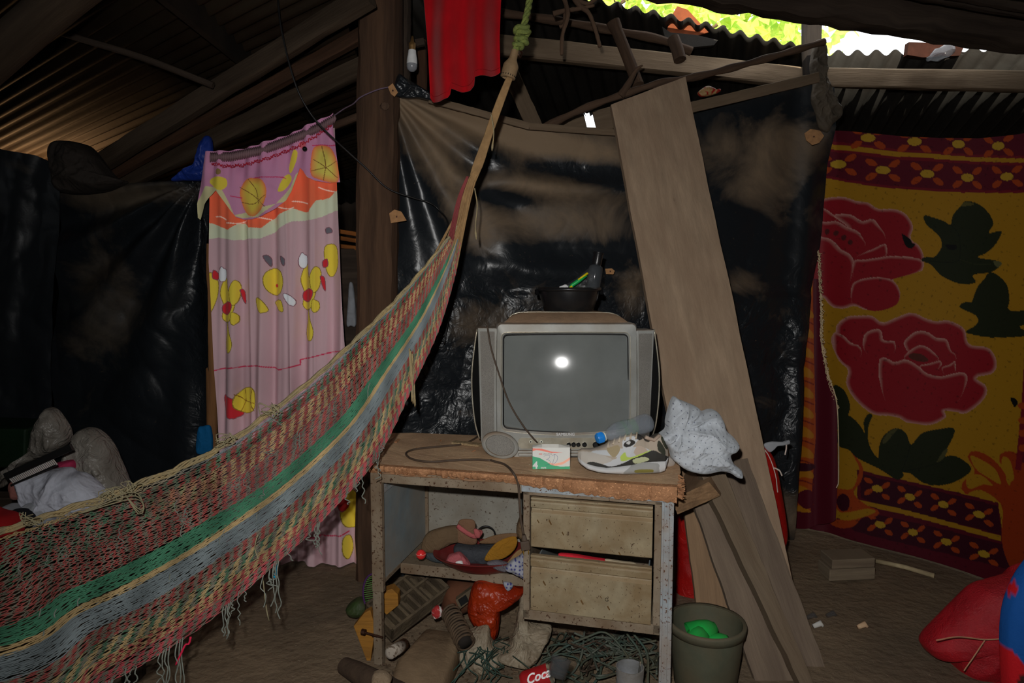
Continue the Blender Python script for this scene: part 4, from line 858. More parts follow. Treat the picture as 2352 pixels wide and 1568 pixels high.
mb = MB(); dbox(mb, DL - .03, DL, .445, .47, .0, .70); mb.build('leg', M_steelG, desk, bevel=.003)
mb = MB(); mb.tube([D(-.045, .0, .118), D(.03, -.004, .110)], .004, n=8); mb.tube([D(-.052, .0, .119), D(-.038, 0, .118)], .011, n=8); dbox(mb, -.012, .026, -.002, .002, .106, .112); mb.build('leg_bolt', M_nail, desk)
mb = MB(); dbox(mb, .018, .53, .455, .462, .20, .705); mb.build('back_panel', M_back, desk, bevel=.001)
mb = MB(); n = 12; dbox(mb, .018, .53, .19, .46, .290, .300); dbox(mb, .018, .53, .185, .19, .262, .302); dbox(mb, .0, .02, .0, .19, .286, .302); mb.build('shelf', M_steel, desk, bevel=.002)
# drawer pedestal
PU0, PU1, PZ0, PZ1 = .535, DL - .035, .242, .672
ped = MB(); dbox(ped, PU0, PU0 + .022, .0, .45, PZ0, PZ1); dbox(ped, PU1 - .022, PU1, .0, .45, PZ0, PZ1); dbox(ped, PU0, PU1, .0, .45, PZ0 - .004, PZ0 + .030); dbox(ped, PU0, PU1, .0, .03, PZ1 - .012, PZ1 + .002); dbox(ped, PU0, PU1, .44, .45, PZ0, PZ1)
ped.build('pedestal', M_steel, desk, bevel=.002)
def drawer(z0, z1, out, tilt=0, nm=0):
    a, b_ = PU0 + .027, PU1 - .027; h = z1 - z0
    prof = [(0, z0), (-.004, z0 + .003), (-.004, z0 + h*.70), (.006, z0 + h*.745), (.008, z0 + h*.77), (-.005, z0 + h*.80), (-.007, z0 + h*.90), (-.006, z0 + h*.93), (.002, z0 + h*.94), (-.006, z0 + h*.96), (-.006, z1), (.012, z1), (.012, z0)]
    n = len(prof); vs = []
    for k, u in enumerate((a, b_)):
        for w_, z in prof: vs.append(D(u, w_ + out, z + tilt * (k - .5)))
    mb = MB().add(vs, [tuple(range(n)), tuple(range(2*n-1, n-1, -1))] + [(i, n+i, n+(i+1) % n, (i+1) % n) for i in range(n)])
    f = mb.build('drawer', M_draw, desk, bevel=.0015)
    mb = MB(); dbox(mb, a + .01, b_ - .01, .014 + out, .42, z0 + .01, z0 + .016); dbox(mb, a + .01, a + .014, .012 + out, .42, z0 + .01, z1 - .03); dbox(mb, b_ - .014, b_ - .01, .012 + out, .42, z0 + .01, z1 - .03)
    mb.build('drawer_tray', M_inner, f)
    mb = MB(); rr = random.Random(nm)
    for _ in range(5):
        u = rr.uniform(a + .01, b_ - .02); z = rr.uniform(z0 + .01, z0 + h*.65); L = rr.uniform(.006, .02)
        mb.add([D(u, -.0046 + out, z), D(u + L*.5, -.0046 + out, z - L*.8), D(u + L*.7, -.0046 + out, z - L*.6), D(u + L*.2, -.0046 + out, z + L*.3)], [(0, 1, 2, 3)])
    mb.build('rust_flake', mat('rust_patch', (70, 50, 24), .9, k=K), f, kind='stuff')
    return f
drawer(.488, .655, 0, -.001, 1); f2 = drawer(.272, .462, -.003, -.004, 2)
text_mesh('G', .018, frameM(D(PU0 + .27, -.0085, .335), ex, ez, -ey), 'painted_mark', mat('dark_paint', (40, 34, 26), .8, k=K), f2, .0003)

# cloth stuffed in the gap between drawers, papers
blob([(1285, 1270), (1320, 1272), (1360, 1279), (1398, 1285), (1395, 1291), (1340, 1286), (1290, 1279)], 2.21, .03, 61, .003, .12).build('red_cloth_strip', mat('red_cloth', (150, 22, 34), .85, k=K), label='red cloth squeezed between the two drawers', cat='cloth', smooth=True)
blob([(1392, 1283), (1430, 1288), (1458, 1292), (1458, 1299), (1420, 1297), (1394, 1290)], 2.195, .02, 62, .002, .15).build('folded_paper', mat('old_paper', (128, 116, 96), .9, k=K), label='folded yellowish paper sticking out between the drawers', cat='paper', smooth=True)

# ================================================================ TELEVISION
TY = 2.42; SCL = TY / FPX
tvo = P(1301, 1056, TY); tvo.z = .73
tv = thing('television', tvo, 'old silver tube television with side speakers on the desk', 'television')
def zt(py): return float(PN(1301, py, TY)[2])
def T(px, py, dy=0.0):
    q = P(px, py, TY); return Vector((q.x, TY + dy, q.z))
M_silver = mat('tv_silver', (128, 129, 126), .42, .5, metal=.15, dirt=(108, 102, 90), dsc=4, damt=.5, speck=(84, 74, 60), ssc=120, sth=.7, dust=(110, 92, 74), dustamt=.9, bump=.04, k=2.1)
M_silver2 = mat('tv_silver_bright', (158, 154, 140), .3, .6, metal=.5, dirt=(120, 106, 84), dsc=9, damt=.5, bump=.02, k=1.9)
M_tvblack = mat('tv_black', (20, 20, 20), .4, .4, k=2, bump=.03)
M_grille = mat('tv_grille', (96, 94, 90), .7, .3, metal=.2, speck=(72, 70, 66), ssc=700, sth=.5, dirt=(84, 78, 70), dsc=3, bump=.3, bsc=500, bdist=.001, k=2.8)
M_scr = mat('tv_glass', (88, 91, 90), .10, .6, dirt=(86, 88, 84), dsc=2.5, damt=.5, bump=0, k=2.1, dust=None)
def rrect(x0, y0, x1, y1, r, n=8, bow=(0, 0, 0, 0)):
    """rounded rectangle in photo pixels, clockwise; bow = outward bulge of left, top, right, bottom sides"""
    pts = []
    for cx, cy, a0 in ((x0+r, y0+r, 180), (x1-r, y0+r, 270), (x1-r, y1-r, 0), (x0+r, y1-r, 90)):
        for k in range(n + 1):
            a = math.radians(a0 + 90*k/n); pts.append((cx + r*math.cos(a), cy + r*math.sin(a)))
    out = []; m = len(pts)
    for i in range(m):
        a, b_ = pts[i], pts[(i+1) % m]; out.append(a)
        if i % (n + 1) == n:
            for k in range(1, 10): out.append((a[0]+(b_[0]-a[0])*k/10, a[1]+(b_[1]-a[1])*k/10))
    cx, cy = (x0+x1)/2, (y0+y1)/2; hx, hy = (x1-x0)/2, (y1-y0)/2; res = []
    for x, y in out:
        u, v = (x-cx)/hx, (y-cy)/hy
        x += (-bow[0] if u < 0 else bow[2]) * abs(u)**4 * (1 - v*v); y += (-bow[1] if v < 0 else bow[3]) * abs(v)**4 * (1 - u*u); res.append((x, y))
    return res
def loft(mb, rings):
    """rings = [(pts_px, dy)] with equal counts"""
    m = len(rings[0][0]); vs = []
    for pts, dy in rings: vs += [T(x, y, dy) for x, y in pts]
    fs = []
    for i in range(len(rings) - 1):
        for j in range(m):
            q = (j+1) % m; fs.append((i*m+j, i*m+q, (i+1)*m+q, (i+1)*m+j))
    return mb.add(vs, fs)
inner = rrect(1156, 768, 1442, 982, 10, 8, (0, 1, 1, 10))
r2 = rrect(1151, 763, 1447, 988, 12, 8, (0, 1, 1, 11)); r3 = rrect(1143, 745, 1461, 1028, 10, 8, (2, 0, 2, 10)); r4 = rrect(1140, 742, 1464, 1034, 10, 8, (3, 0, 3, 12))
mb = MB(); loft(mb, [(inner, .028), (inner, .006), (r2, -.002), (r3, .004), (r4, .018), (rrect(1140, 742, 1464, 1034, 12, 8, (3, 0, 3, 12)), .09)])
mb.build('bezel', M_silver, tv, smooth=True, auto=38)
MB().tube([T(x, y, -.001) for x, y in r2], .0016, n=6, closed=True).build('screen_trim', M_silver2, tv, smooth=True)
MB().tube([T(x, y, .002) for x, y in inner], .0022, n=6, closed=True).build('screen_gasket', M_tvblack, tv, smooth=True)
# convex picture tube
mb = MB(); vs = []; nr = 24; m = len(inner); cx, cy = 1299, 876
for i in range(nr + 1):
    k = i / nr
    for x, y in inner:
        X = cx + (x-cx)*k*1.01; Y_ = cy + (y-cy)*k*1.01; u = (X-cx)/143; v = (Y_-cy)/108; vs.append(T(X, Y_, -.004 + .020*(u*u + .75*v*v) - .0165*u - .0115*v))
fs = [(i*m+j, (i+1)*m+j, (i+1)*m+(j+1) % m, i*m+(j+1) % m) for i in range(nr) for j in range(m)]
mb.add(vs, fs).build('screen', M_scr, tv, smooth=True)
mb = MB(); loft(mb, [(rrect(1148, 760, 1450, 992, 12), .05), (rrect(1170, 780, 1430, 970, 12), .05)]); 
# housing: body behind the bezel narrowing to the tube neck
h0 = rrect(1142, 745, 1462, 1030, 12, 8, (0, 0, 0, 8)); h1 = rrect(1156, 728, 1452, 1028, 30, 8); h2 = rrect(1180, 742, 1430, 1018, 34, 8); h3 = rrect(1215, 790, 1390, 1005, 26, 8)
mb = MB(); loft(mb, [(h0, .08), (h1, .12), (h1, .20), (h2, .34), (h3, .44), ([((x-1300)*.2+1300, (y-900)*.2+900) for x, y in h3], .45)]); mb.build('back_housing', M_silver, tv, smooth=True, auto=50)
mb = MB(); tp = [(1166, 744), (1176, 730), (1200, 722), (1300, 720), (1400, 722), (1436, 730), (1452, 744)]
vs = [T(x, y, .10 if y > 740 else .13 + (744-y)*.004) for x, y in tp] + [T(x, y, .17 + (744-y)*.012) for x, y in [(a, b_ - 2) for a, b_ in tp]]
n = len(tp); mb.add(vs, [(i, i+1, n+i+1, n+i) for i in range(n-1)]); 
M_dustT = mat('tv_dusty_top', (120, 98, 78), .95, .1, dirt=(96, 78, 62), dsc=8, k=3, bump=.4, bsc=90, bdist=.002)
rows = [(743.5, .03, 1150, 1455), (740, .04, 1156, 1450), (734, .07, 1164, 1444), (727, .105, 1172, 1436), (722, .135, 1184, 1426), (719.5, .16, 1196, 1414), (719.5, .25, 1200, 1408), (724, .30, 1210, 1400)]
A = np.array([[tuple(T(x0 + (x1-x0)*k/24, y + 3.5*(abs(k/12-1)**8), d)) for k in range(25)] for y, d, x0, x1 in rows]); MB().grid(A).build('raised_top', M_dustT, tv, smooth=True)
MB().tube([T(x, y, .136) for x, y in spline([(1164, 744), (1172, 730), (1186, 723), (1220, 720), (1390, 721), (1420, 724), (1438, 732), (1448, 744)], 40)], .0022, n=6).build('top_ridge', M_silver2, tv, smooth=True)
for sgn, x0, x1, y0, y1 in ((-1, 1096, 1141, 754, 1020), (1, 1463, 1507, 759, 1020)):
    mb = MB(); a = [(x0, y0), (x1, y0), (x1, y1), (x0 + (8 if sgn < 0 else 0), y1)] if sgn < 0 else [(x0, y0), (x1, y0), (x1 - 12, y1), (x0, y1)]
    ti = [.03, .012, .012, .03] if sgn < 0 else [.012, .03, .03, .012]
    vs = [T(x, y, d) for (x, y), d in zip(a, ti)] + [T(x, y, .12) for x, y in a]
    mb.add(vs, [(0, 3, 2, 1), (4, 5, 6, 7), (0, 1, 5, 4), (1, 2, 6, 5), (2, 3, 7, 6), (3, 0, 4, 7)]).build('speaker', M_silver, tv, bevel=.003)
    mb = MB(); i_ = 6; b_ = [(x0 + i_, y0 + 8), (x1 - i_ + 1, y0 + 8), (x1 - i_ - (0 if sgn < 0 else 8), y1 - 10), (x0 + i_ + (5 if sgn < 0 else 0), y1 - 10)]
    f = lambda x: ti[0] + (ti[1] - ti[0]) * (x - x0) / (x1 - x0)
    vs = [T(x, y, f(x) - .002) for x, y in b_] + [T(x, y, f(x) + .004) for x, y in b_]
    mb.add(vs, [(0, 3, 2, 1), (0, 1, 5, 4), (1, 2, 6, 5), (2, 3, 7, 6), (3, 0, 4, 7)]).build('speaker_grille', M_grille, tv)
    mb = MB(); xe = x0 - 2 if sgn < 0 else x1 + 2
    arc = spline([(xe, 758), (xe + sgn*6, 800), (xe + sgn*12, 860), (xe + sgn*11, 920), (xe + sgn*4, 980), (xe - sgn*6, 1014)], 26)
    mb.tube([T(x, y, .05) for x, y in arc], .0028, n=8); mb.build('side_handle', M_silver2, tv, smooth=True)
    mb = MB(); A = np.array([[tuple(T(x, y, .052)), tuple(T(xe - sgn*6, y, .08)), tuple(T(xe - sgn*10, y, .12))] for x, y in arc]); mb.grid(A).build('side_shell', M_tvblack, tv, solid=.002)
    for k in range(7):
        mb = MB(); y = 790 + k*28; xx = float(interp(y, [(q[1], q[0]) for q in arc])); mb.beam(T(xx - sgn*1, y, .056), T(xe - sgn*9, y, .11), .003, .004, n=1); mb.build('handle_rib', M_silver, tv)
# control strip
cs = rrect(1190, 1005, 1398, 1029, 10, 6, (0, 0, 0, 2)); mb = MB(); loft(mb, [([(x, y) for x, y in cs], -.002), ([((x-1294)*1.01+1294, (y-1017)*1.08+1017) for x, y in cs], .010)]); mb.add([T(x, y, -.002) for x, y in cs], [tuple(range(len(cs)))]); mb.build('control_strip', M_silver2, tv)
for x in (1219, 1232, 1243):
    MB().lathe([(.0030, -.004), (.0052, -.004), (.0052, .004)], axisM(T(x, 1014, 0), T(x, 1014, .1)), 14, False, False).build('socket_ring', mat('white_plastic', (200, 195, 180), .4, k=1.8), tv, smooth=True); MB().lathe([(.0028, -.003), (.0028, 0)], axisM(T(x, 1014, 0), T(x, 1014, .1)), 10).build('socket', M_tvblack, tv)
for x, r in ((1306, 5), (1317, 5.5), (1328, 5), (1342, 5.5)):
    MB().lathe([(r*SCL*.6, -.012), (r*SCL, -.009), (r*SCL, .0)], axisM(T(x, 1020, 0), T(x, 1020, .1)), 14).build('button', M_tvblack, tv, smooth=True, auto=40)
MB().lathe([(.010, -.014), (.0125, -.011), (.0125, .0)], axisM(T(1369, 1021, 0), T(1369, 1021, .1)), 18).build('knob', M_tvblack, tv, smooth=True, auto=40)
text_mesh('SAMSUNG', .0145, frameM(T(1277.5, 999.5, -.0045), Vector((1, 0, 0)), Vector((0, 0, 1)), Vector((0, -1, 0))), 'lettering', mat('chrome_letters', (225, 225, 220), .3, .6, metal=.3, k=1.6, bump=0), tv, .0012, bold=.0006, xs=1.0)
# stand under the bezel
mb = MB(); mb.box(T(1295, 1043, .09) , (.36, .20, .030)); mb.box((T(1295, 1043, .09).x, TY + .10, .737), (.33, .24, .012)); mb.build('stand', M_silver, tv, bevel=.004)
mb = MB(); mb.box(T(1327, 1046, -.013), (.055, .012, .004)); mb.box(T(1327, 1051, -.013), (.055, .012, .003)); mb.build('stand_slot', M_tvblack, tv)
# oval speaker cover leaning at the lower left corner
oc = T(1149, 1018, -.03); 
an = math.radians(14); oex = Vector((math.cos(an), 0, -math.sin(an))); oez = Vector((math.sin(an)*.9, .25, math.cos(an))).normalized(); oey = oez.cross(oex)
MO = frameM(oc, oex, oez, -oex.cross(oez) * -1) 
def oval(prof, name, m, par):
    mb = MB(); vs = []; n = 44
    for r, h in prof:
        for j in range(n):
            a = 2*math.pi*j/n; vs.append(oc + oex*(r*.067*math.cos(a)) + oez*(r*.0455*math.sin(a)) + Vector((0, -1, .12))*h)
    fs = [(i*n+j, i*n+(j+1) % n, (i+1)*n+(j+1) % n, (i+1)*n+j) for i in range(len(prof)-1) for j in range(n)] + [tuple((len(prof)-1)*n+j for j in range(n))]
    return mb.add(vs, fs).build(name, m, par, smooth=True, auto=60)
oval([(1.0, -.03), (1.0, 0), (.97, .005), (.80, .008), (.76, .004), (.75, .0)], 'oval_rim', M_silver, tv); oval([(.77, .001), (.6, .0025), (.3, .003), (.02, .003)], 'oval_grille', M_grille, tv)

# black bowl with a bottle and a toothbrush on the television
BY = TY + .235
def on(px, py): return P(px, py, BY)
bc = on(1306, 719); bc.z = zt(719.5) if False else P(1306, 719, BY).z
bowl = thing('black_bowl', bc, 'black plastic basin standing on top of the television', 'basin')
M_blk2 = mat('black_plastic', (16, 16, 18), .32, .5, dirt=(30, 28, 26), dsc=9, damt=.5, bump=.03, k=2.)
Mb = Matrix.Translation(bc)
MB().lathe([(.0, .0), (.088, .0), (.094, .004), (.108, .05), (.118, .092), (.118, .098), (.114, .098), (.108, .088), (.098, .045), (.085, .008), (0, .006)], Mb, 48, False, False).build('bowl_body', M_blk2, bowl, smooth=True, auto=50)
MB().lathe([(.112, .086), (.124, .086), (.127, .092), (.125, .1), (.116, .101), (.113, .096)], Mb, 48, False, False).build('rim', M_blk2, bowl, smooth=True)
for s in (-1, 1):
    mb = MB(); mb.box(bc + Vector((s*.124, 0, .082)), (.014, .06, .020)); mb.build('grip', mat('matt_black', (12, 12, 13), .9, .05, k=2), bowl, bevel=.004)
b0 = P(1356, 690, BY - .02); b1 = P(1375, 580, BY - .005); Lb = (b1 - b0).length
bot = thing('clear_bottle', b0, 'slim clear bottle with a black cap leaning in the black basin', 'bottle')
M_clear = mat('clear_glass', (90, 94, 98), .06, 1.0, alpha=.30, k=1.2, bump=0)
AM = axisM(b0, b1)
MB().lathe([(.0, 0), (.026, .002), (.028, .01), (.028, Lb*.66), (.025, Lb*.71), (.014, Lb*.75), (.012, Lb*.78)], AM, 28, False).build('bottle_body', M_clear, bot, smooth=True)
MB().lathe([(.0165, Lb*.74), (.0185, Lb*.78), (.0185, Lb*.97), (.0205, Lb*.975), (.0205, Lb), (.0, Lb)], AM, 28, True, False).build('cap', M_blk2, bot, smooth=True, auto=50)
MB().lathe([(.0262, .012), (.0262, Lb*.22)], AM, 28, False, False).build('liquid', mat('murky_liquid', (90, 92, 96), .3, k=2), bot, smooth=True)
tb = thing('toothbrush', on(1316, 680), 'green and yellow toothbrush leaning in the black basin', 'toothbrush')
MB().tube([P(1300, 676, BY-.03), P(1314, 655, BY-.03), P(1330, 644, BY-.03), P(1348, 632, BY-.03)], [.005, .008, .008, .004], n=10).build('handle', mat('green_plastic', (16, 130, 60), .35, .5, k=2.2), tb, smooth=True)
MB().tube([P(1328, 642, BY-.036), P(1350, 627, BY-.034)], [.003, .005], n=8).build('yellow_grip', mat('yellow_plastic', (200, 165, 20), .35, .5, k=2.), tb, smooth=True)
MB().tube([P(1304, 664, BY-.036), P(1314, 657, BY-.037)], [.002, .005], n=8).build('yellow_tip', mat('yellow_plastic'), tb, smooth=True)
blob([(1284, 662), (1300, 652), (1325, 637), (1352, 616), (1366, 622), (1368, 668), (1320, 676)], BY + .05, .04, 63, .006, .1).build('clear_plastic_bag', mat('clear_film', (80, 82, 84), .18, .8, alpha=.2, k=1.2, crumple=.01, csc=25), label='clear plastic film bag standing in the black basin', cat='bag', smooth=True)
blob([(1284, 659), (1292, 655), (1300, 653), (1306, 659), (1302, 664), (1288, 664)], BY - .05, .02, 64, .002, .2).build('foam_crumbs', mat('white_foam', (190, 190, 190), .9, k=1.6), label='white crumpled foil bit at the rim of the black basin', cat='scrap', smooth=True)

# ================================================================ THINGS ON THE DESK
def bx(c0, c1, c2, c3, th, name, m, parent, dirv=Vector((0, 1, 0)), bevel=0, **kw):
    f = [Vector(c) for c in (c0, c1, c2, c3)]; bk = [q + dirv * th for q in f]
    return MB().add(f + bk, [(0, 1, 2, 3), (7, 6, 5, 4), (0, 4, 5, 1), (1, 5, 6, 2), (2, 6, 7, 3), (3, 7, 4, 0)]).build(name, m, parent, bevel=bevel, **kw)
# medicine box
by = PZ(1265, 1077, .7305).y; bz0 = .7305
q0 = P(1223, 1076, by); q1 = P(1309, 1077, by); q0.z = q1.z = bz0; q2 = P(1309, 1029, by); q3 = P(1222, 1026, by)
bh = (q3.z + q2.z) / 2 - bz0; q2 = q1 + Vector((0, 0, bh)); q3 = q0 + Vector((0, 0, bh)); bw = (q1 - q0).length
box_ = thing('medicine_box', (q0 + q1) / 2, 'small white and green cardboard box marked 4 mm, before the television', 'box')
M_wc = mat('white_card', (170, 168, 162), .7, .3, k=2.0, bump=.05)
bx(q0, q1, q2, q3, .038, 'carton', M_wc, box_)
nu, nv = 220, 130; U, V_ = np.meshgrid(np.linspace(0, 1, nu), np.linspace(0, 1, nv))
q = Paint(U * 100, V_ * 60, (176, 176, 172))
q.fill([(0, 0), (0, 36), (20, 31), (35, 22), (55, 11), (75, 7), (100, 8), (100, 0)], (62, 140, 104), False)
q.fill([(40, 19), (60, 15), (80, 20), (100, 33), (100, 26), (82, 14), (62, 9), (50, 12)], (206, 150, 130), False)
q.fill([(0, 50), (0, 58), (25, 57), (50, 49), (80, 46), (50, 45), (25, 51), (10, 53)], (196, 110, 96), False)
A = np.zeros((nv, nu, 3)); 
for k in range(3): A[..., k] = q0[k] + (q1[k]-q0[k]) * U + (q3[k]-q0[k]) * V_
A[..., 1] -= .0006
MB().grid(A, None, q.C).build('printed_front', mat('printed_card', rough=.55, attr=True, k=2.0, bump=0), box_)
bM = lambda u, v, d=.001: frameM(q0 + (q1-q0)*u + (q3-q0)*v + Vector((0, -d, 0)), (q1-q0).normalized(), Vector((0, 0, 1)), Vector((0, -1, 0)))
M_wl = mat('white_ink', (215, 218, 210), .6, k=2.0, bump=0)
text_mesh('4', .034, bM(.01, .03), 'lettering', M_wl, box_, .0002, bold=.0009)
text_mesh('mm', .012, bM(.22, .02), 'lettering', M_wl, box_, .0002, bold=.0002)
text_mesh('Ultra-Fine', .0072, bM(.28, .68), 'lettering', mat('grey_ink', (110, 110, 116), .6, k=2, bump=0), box_, .0001)
text_mesh('mm', .0072, bM(.17, .68), 'lettering', mat('red_ink', (190, 70, 60), .6, k=2, bump=0), box_, .0001, bold=.0002)
ink = mat('pen_ink', (50, 60, 120), .6, k=2, bump=0)
def pen(pts): 
    p_ = spline(pts, 40); MB().tube([q0 + (q1-q0)*(a/100) + (q3-q0)*(b_/60) + Vector((0, -.0012, 0)) for a, b_ in p_], .00035, n=4).build('pen_stroke', ink, box_)
pen([(30, 36), (38, 39), (46, 38), (44, 31), (36, 26), (42, 26), (48, 20), (42, 13), (33, 11)]); pen([(60, 42), (57, 28), (53, 14)]); pen([(52, 38), (60, 41), (67, 34), (64, 22), (54, 13), (50, 15)])
for a0, a1, a2 in ((0, .25, .28), (1, .70, .72)):
    e = q3 + (q2 - q3) * a0; f = q3 + (q2-q3)*a1; MB().add([e, f, f + Vector((0, .012, .008)), e + Vector((.0, .016, .003))], [(0, 1, 2, 3)]).build('flap', M_wc, box_, solid=.0006)
g0 = q3 + (q2-q3)*.25; g1 = q3 + (q2-q3)*.70
MB().add([g0, g1, g1 + Vector((0, .004, .011)), g0 + Vector((0, .004, .011))], [(0, 1, 2, 3)]).build('flap', M_wc, box_, solid=.0006)

# sneaker: body lofted along its length, print colours painted on
SY = 2.19; so = PZ(1440, 1092, .73); SY = so.y
def z_of(py): return float(PN(1440, py, SY)[2])
def x_of(px, y=SY): return (px - 1176) / FPX * SY / float(rays(1440, 1050)[1]) * 1.0
shoe = thing('sneaker', Vector((x_of(1440), SY + .04, .73)), 'white and beige sneaker with black band and yellow-green side stroke', 'shoe')
C6 = lambda *p: [(1180 + x / 5.88, 940 + y / 5.88) for x, y in p]
topc = C6((895, 600), (940, 575), (1060, 580), (1160, 560), (1260, 520), (1320, 480), (1400, 440), (1500, 400), (1620, 375), (1720, 375), (1770, 400), (1800, 430), (1840, 440), (1900, 400), (1950, 372), (2000, 365), (2040, 400), (2100, 520), (2125, 600), (2125, 640))
sole_t = C6((880, 690), (960, 740), (1100, 775), (1250, 795), (1400, 785), (1600, 765), (1750, 730), (1900, 720), (2080, 720), (2120, 700))
sole_b = C6((875, 700), (900, 760), (1000, 825), (1140, 860), (1300, 875), (1500, 890), (1800, 893), (2000, 880), (2060, 860), (2085, 820), (2100, 760), (2122, 700))
xs = np.linspace(1330.5, 1540.5, 130)
def halfw(x):   # plan outline of a shoe
    t = (x - 1330) / 211; return .052 * (np.interp(t, [0, .03, .1, .3, .5, .7, .85, .95, 1], [.12, .5, .8, 1, .88, .75, .74, .62, .2]))
def shoe_part(name, tpts, bpts, wk, m, paint, nang=116, x0=1330.5, x1=1540.5, topw=.55, coll=False):
    xs_ = np.linspace(x0, x1, 230); rows = []; cols = []; PX = []; PYY = []
    for x in xs_:
        zt_ = z_of(float(interp(x, tpts))); zb = z_of(float(interp(x, bpts))); zt_ = max(zt_, zb + .002); hw = float(halfw(np.array(x))) * wk; r = []; pyr = []
        for j in range(nang):
            q_ = 2*j/nang; up_ = q_ if q_ <= 1 else 2 - q_; s_ = 2*up_ - 1     # up one side, down the other
            c_ = math.sqrt(max(0, 1 - s_*s_)) * (1 if q_ <= 1 else -1); v = s_ * .5 + .5
            wy = hw * (abs(c_) ** .38) * (1 - (1 - topw) * max(0, v) ** 1.6)
            side = -1 if c_ < 0 else 1
            zz = zb + (zt_ - zb) * v
            r.append((x_of(x), SY + .045 - side * wy, zz)); pyr.append(v)
        r.append(r[0]); pyr.append(pyr[0]); rows.append(r)
    A = np.array(rows); PX = np.repeat(xs_[:, None], nang + 1, 1); Zt = A[..., 2]
    ys = np.linspace(900, 1140, 200); zs = np.array([z_of(y) for y in ys]); PYm = np.interp(Zt, zs[::-1], ys[::-1])
    q = Paint(PX, PYm, (150, 138, 124)); paint(q, A)
    return MB().grid(A, None, q.C).build(name, m, shoe, smooth=True)
M_shoe = mat('shoe_print', rough=.75, attr=True, k=1.6, bump=.25, bsc=160, bdist=.0015)
def up_paint(q, A):
    F = lambda pts, c: q.fill(C6(*pts), c)
    F([(1050, 600), (1300, 560), (1700, 520), (1900, 600), (1900, 700), (1400, 780), (1200, 760), (1300, 690), (1400, 650)], (168, 170, 172))
    F([(1480, 450), (1560, 400), (1760, 380), (1700, 430), (1620, 520), (1560, 640), (1490, 560)], (172, 174, 176))
    F([(1265, 560), (1330, 520), (1420, 500), (1440, 560), (1380, 640), (1330, 640)], (140, 126, 98))
    F([(900, 610), (1040, 600), (1250, 640), (1330, 690), (1180, 740), (1020, 720), (940, 760), (890, 720)], (160, 154, 146))
    F([(1490, 500), (1520, 460), (1600, 430), (1655, 460), (1620, 495), (1540, 525)], (40, 38, 36)); F([(1530, 470), (1570, 445), (1590, 465), (1560, 490)], (170, 170, 168))
    F([(1650, 390), (1700, 370), (1765, 395), (1740, 430), (1690, 430)], (40, 38, 36))
    F([(1640, 560), (1680, 510), (1750, 520), (1820, 570), (1790, 620), (1690, 640), (1630, 600)], (162, 146, 132))
    F([(1955, 470), (1990, 450), (2060, 560), (2060, 640), (2010, 610), (1960, 560)], (44, 46, 36)); F([(2010, 400), (2050, 410), (2100, 520), (2110, 580), (2060, 540), (2020, 460)], (48, 50, 38))
    F([(1000, 725), (1080, 715), (1200, 740), (1320, 770), (1480, 730), (1650, 650), (1800, 600), (1900, 565), (1980, 600), (2100, 660), (2130, 720), (1900, 740), (1700, 780), (1400, 810), (1200, 800), (1000, 760)], (44, 43, 40))
    F([(1610, 700), (1640, 675), (1760, 650), (1840, 680), (1790, 715), (1660, 742)], (160, 164, 130))
    F([(1440, 650), (1470, 610), (1510, 585), (1530, 640), (1600, 650), (1750, 600), (1880, 560), (1700, 640), (1540, 690), (1460, 700)], (156, 174, 80))
    m = (A[..., 2] > .80) & (np.abs(A[..., 1] - SY - .045) < .018) & (q.X > 1477) & (q.X < 1520); q.C[m] = lin((60, 54, 48))  # shade inside the shoe opening, painted as a dark patch on top
shoe_part('upper', topc, [(x, y + 9) for x, y in sole_t], 1.0, M_shoe, up_paint)
def so_paint(q, A):
    q.C[:] = lin((170, 170, 170)); F = lambda pts, c: q.fill(C6(*pts), c)
    F([(1500, 870), (1560, 790), (1640, 745), (1800, 730), (1960, 740), (1970, 800), (1940, 880)], (134, 134, 132))
    F([(1640, 820), (1760, 812), (1885, 818), (1895, 840), (1880, 858), (1760, 862), (1650, 858)], (110, 104, 52))
    d = q.Y - interp(q.X, sole_b); q.C[d > -2.2] = lin((70, 62, 56))
shoe_part('midsole', [(x, y - 3) for x, y in sole_t], sole_b, 1.09, M_shoe, so_paint, topw=.95)
M_lace = mat('lace', (160, 148, 130), .9, k=1.9)
for i in range(6):
    px = 1400 + i*13; py = float(interp(px, topc)); p0 = Vector((x_of(px - 3), SY + .018, z_of(py + 6) )); p1 = Vector((x_of(px + 3), SY + .045, z_of(py) + .004)); p2 = Vector((x_of(px + 6), SY + .072, z_of(py + 6)))
    MB().tube([p0, p1, p2], .0032, n=7).build('lace', M_lace, shoe, smooth=True)
MB().tube([Vector((x_of(1484), SY + .015, z_of(1006))), Vector((x_of(1492), SY + .022, z_of(1010))), Vector((x_of(1505), SY + .022, z_of(1014))), Vector((x_of(1518), SY + .028, z_of(1004)))], .006, n=8).build('collar_roll', mat('beige_suede', (150, 132, 118), .95, k=1.9), shoe, smooth=True)
# second shoe behind it: toe and heel peek out
s2 = thing('sneaker', P(1340, 1044, SY + .14), 'second pale sneaker lying behind the first, mostly hidden', 'shoe')
blob([(1338, 1044), (1348, 1036), (1372, 1036), (1420, 1030), (1500, 1040), (1545, 1050), (1548, 1066), (1520, 1072), (1400, 1062), (1345, 1056)], SY + .14, .07, 65, .003, .1).build('upper', mat('pale_leather', (150, 142, 134), .7, k=1.9), s2, smooth=True)

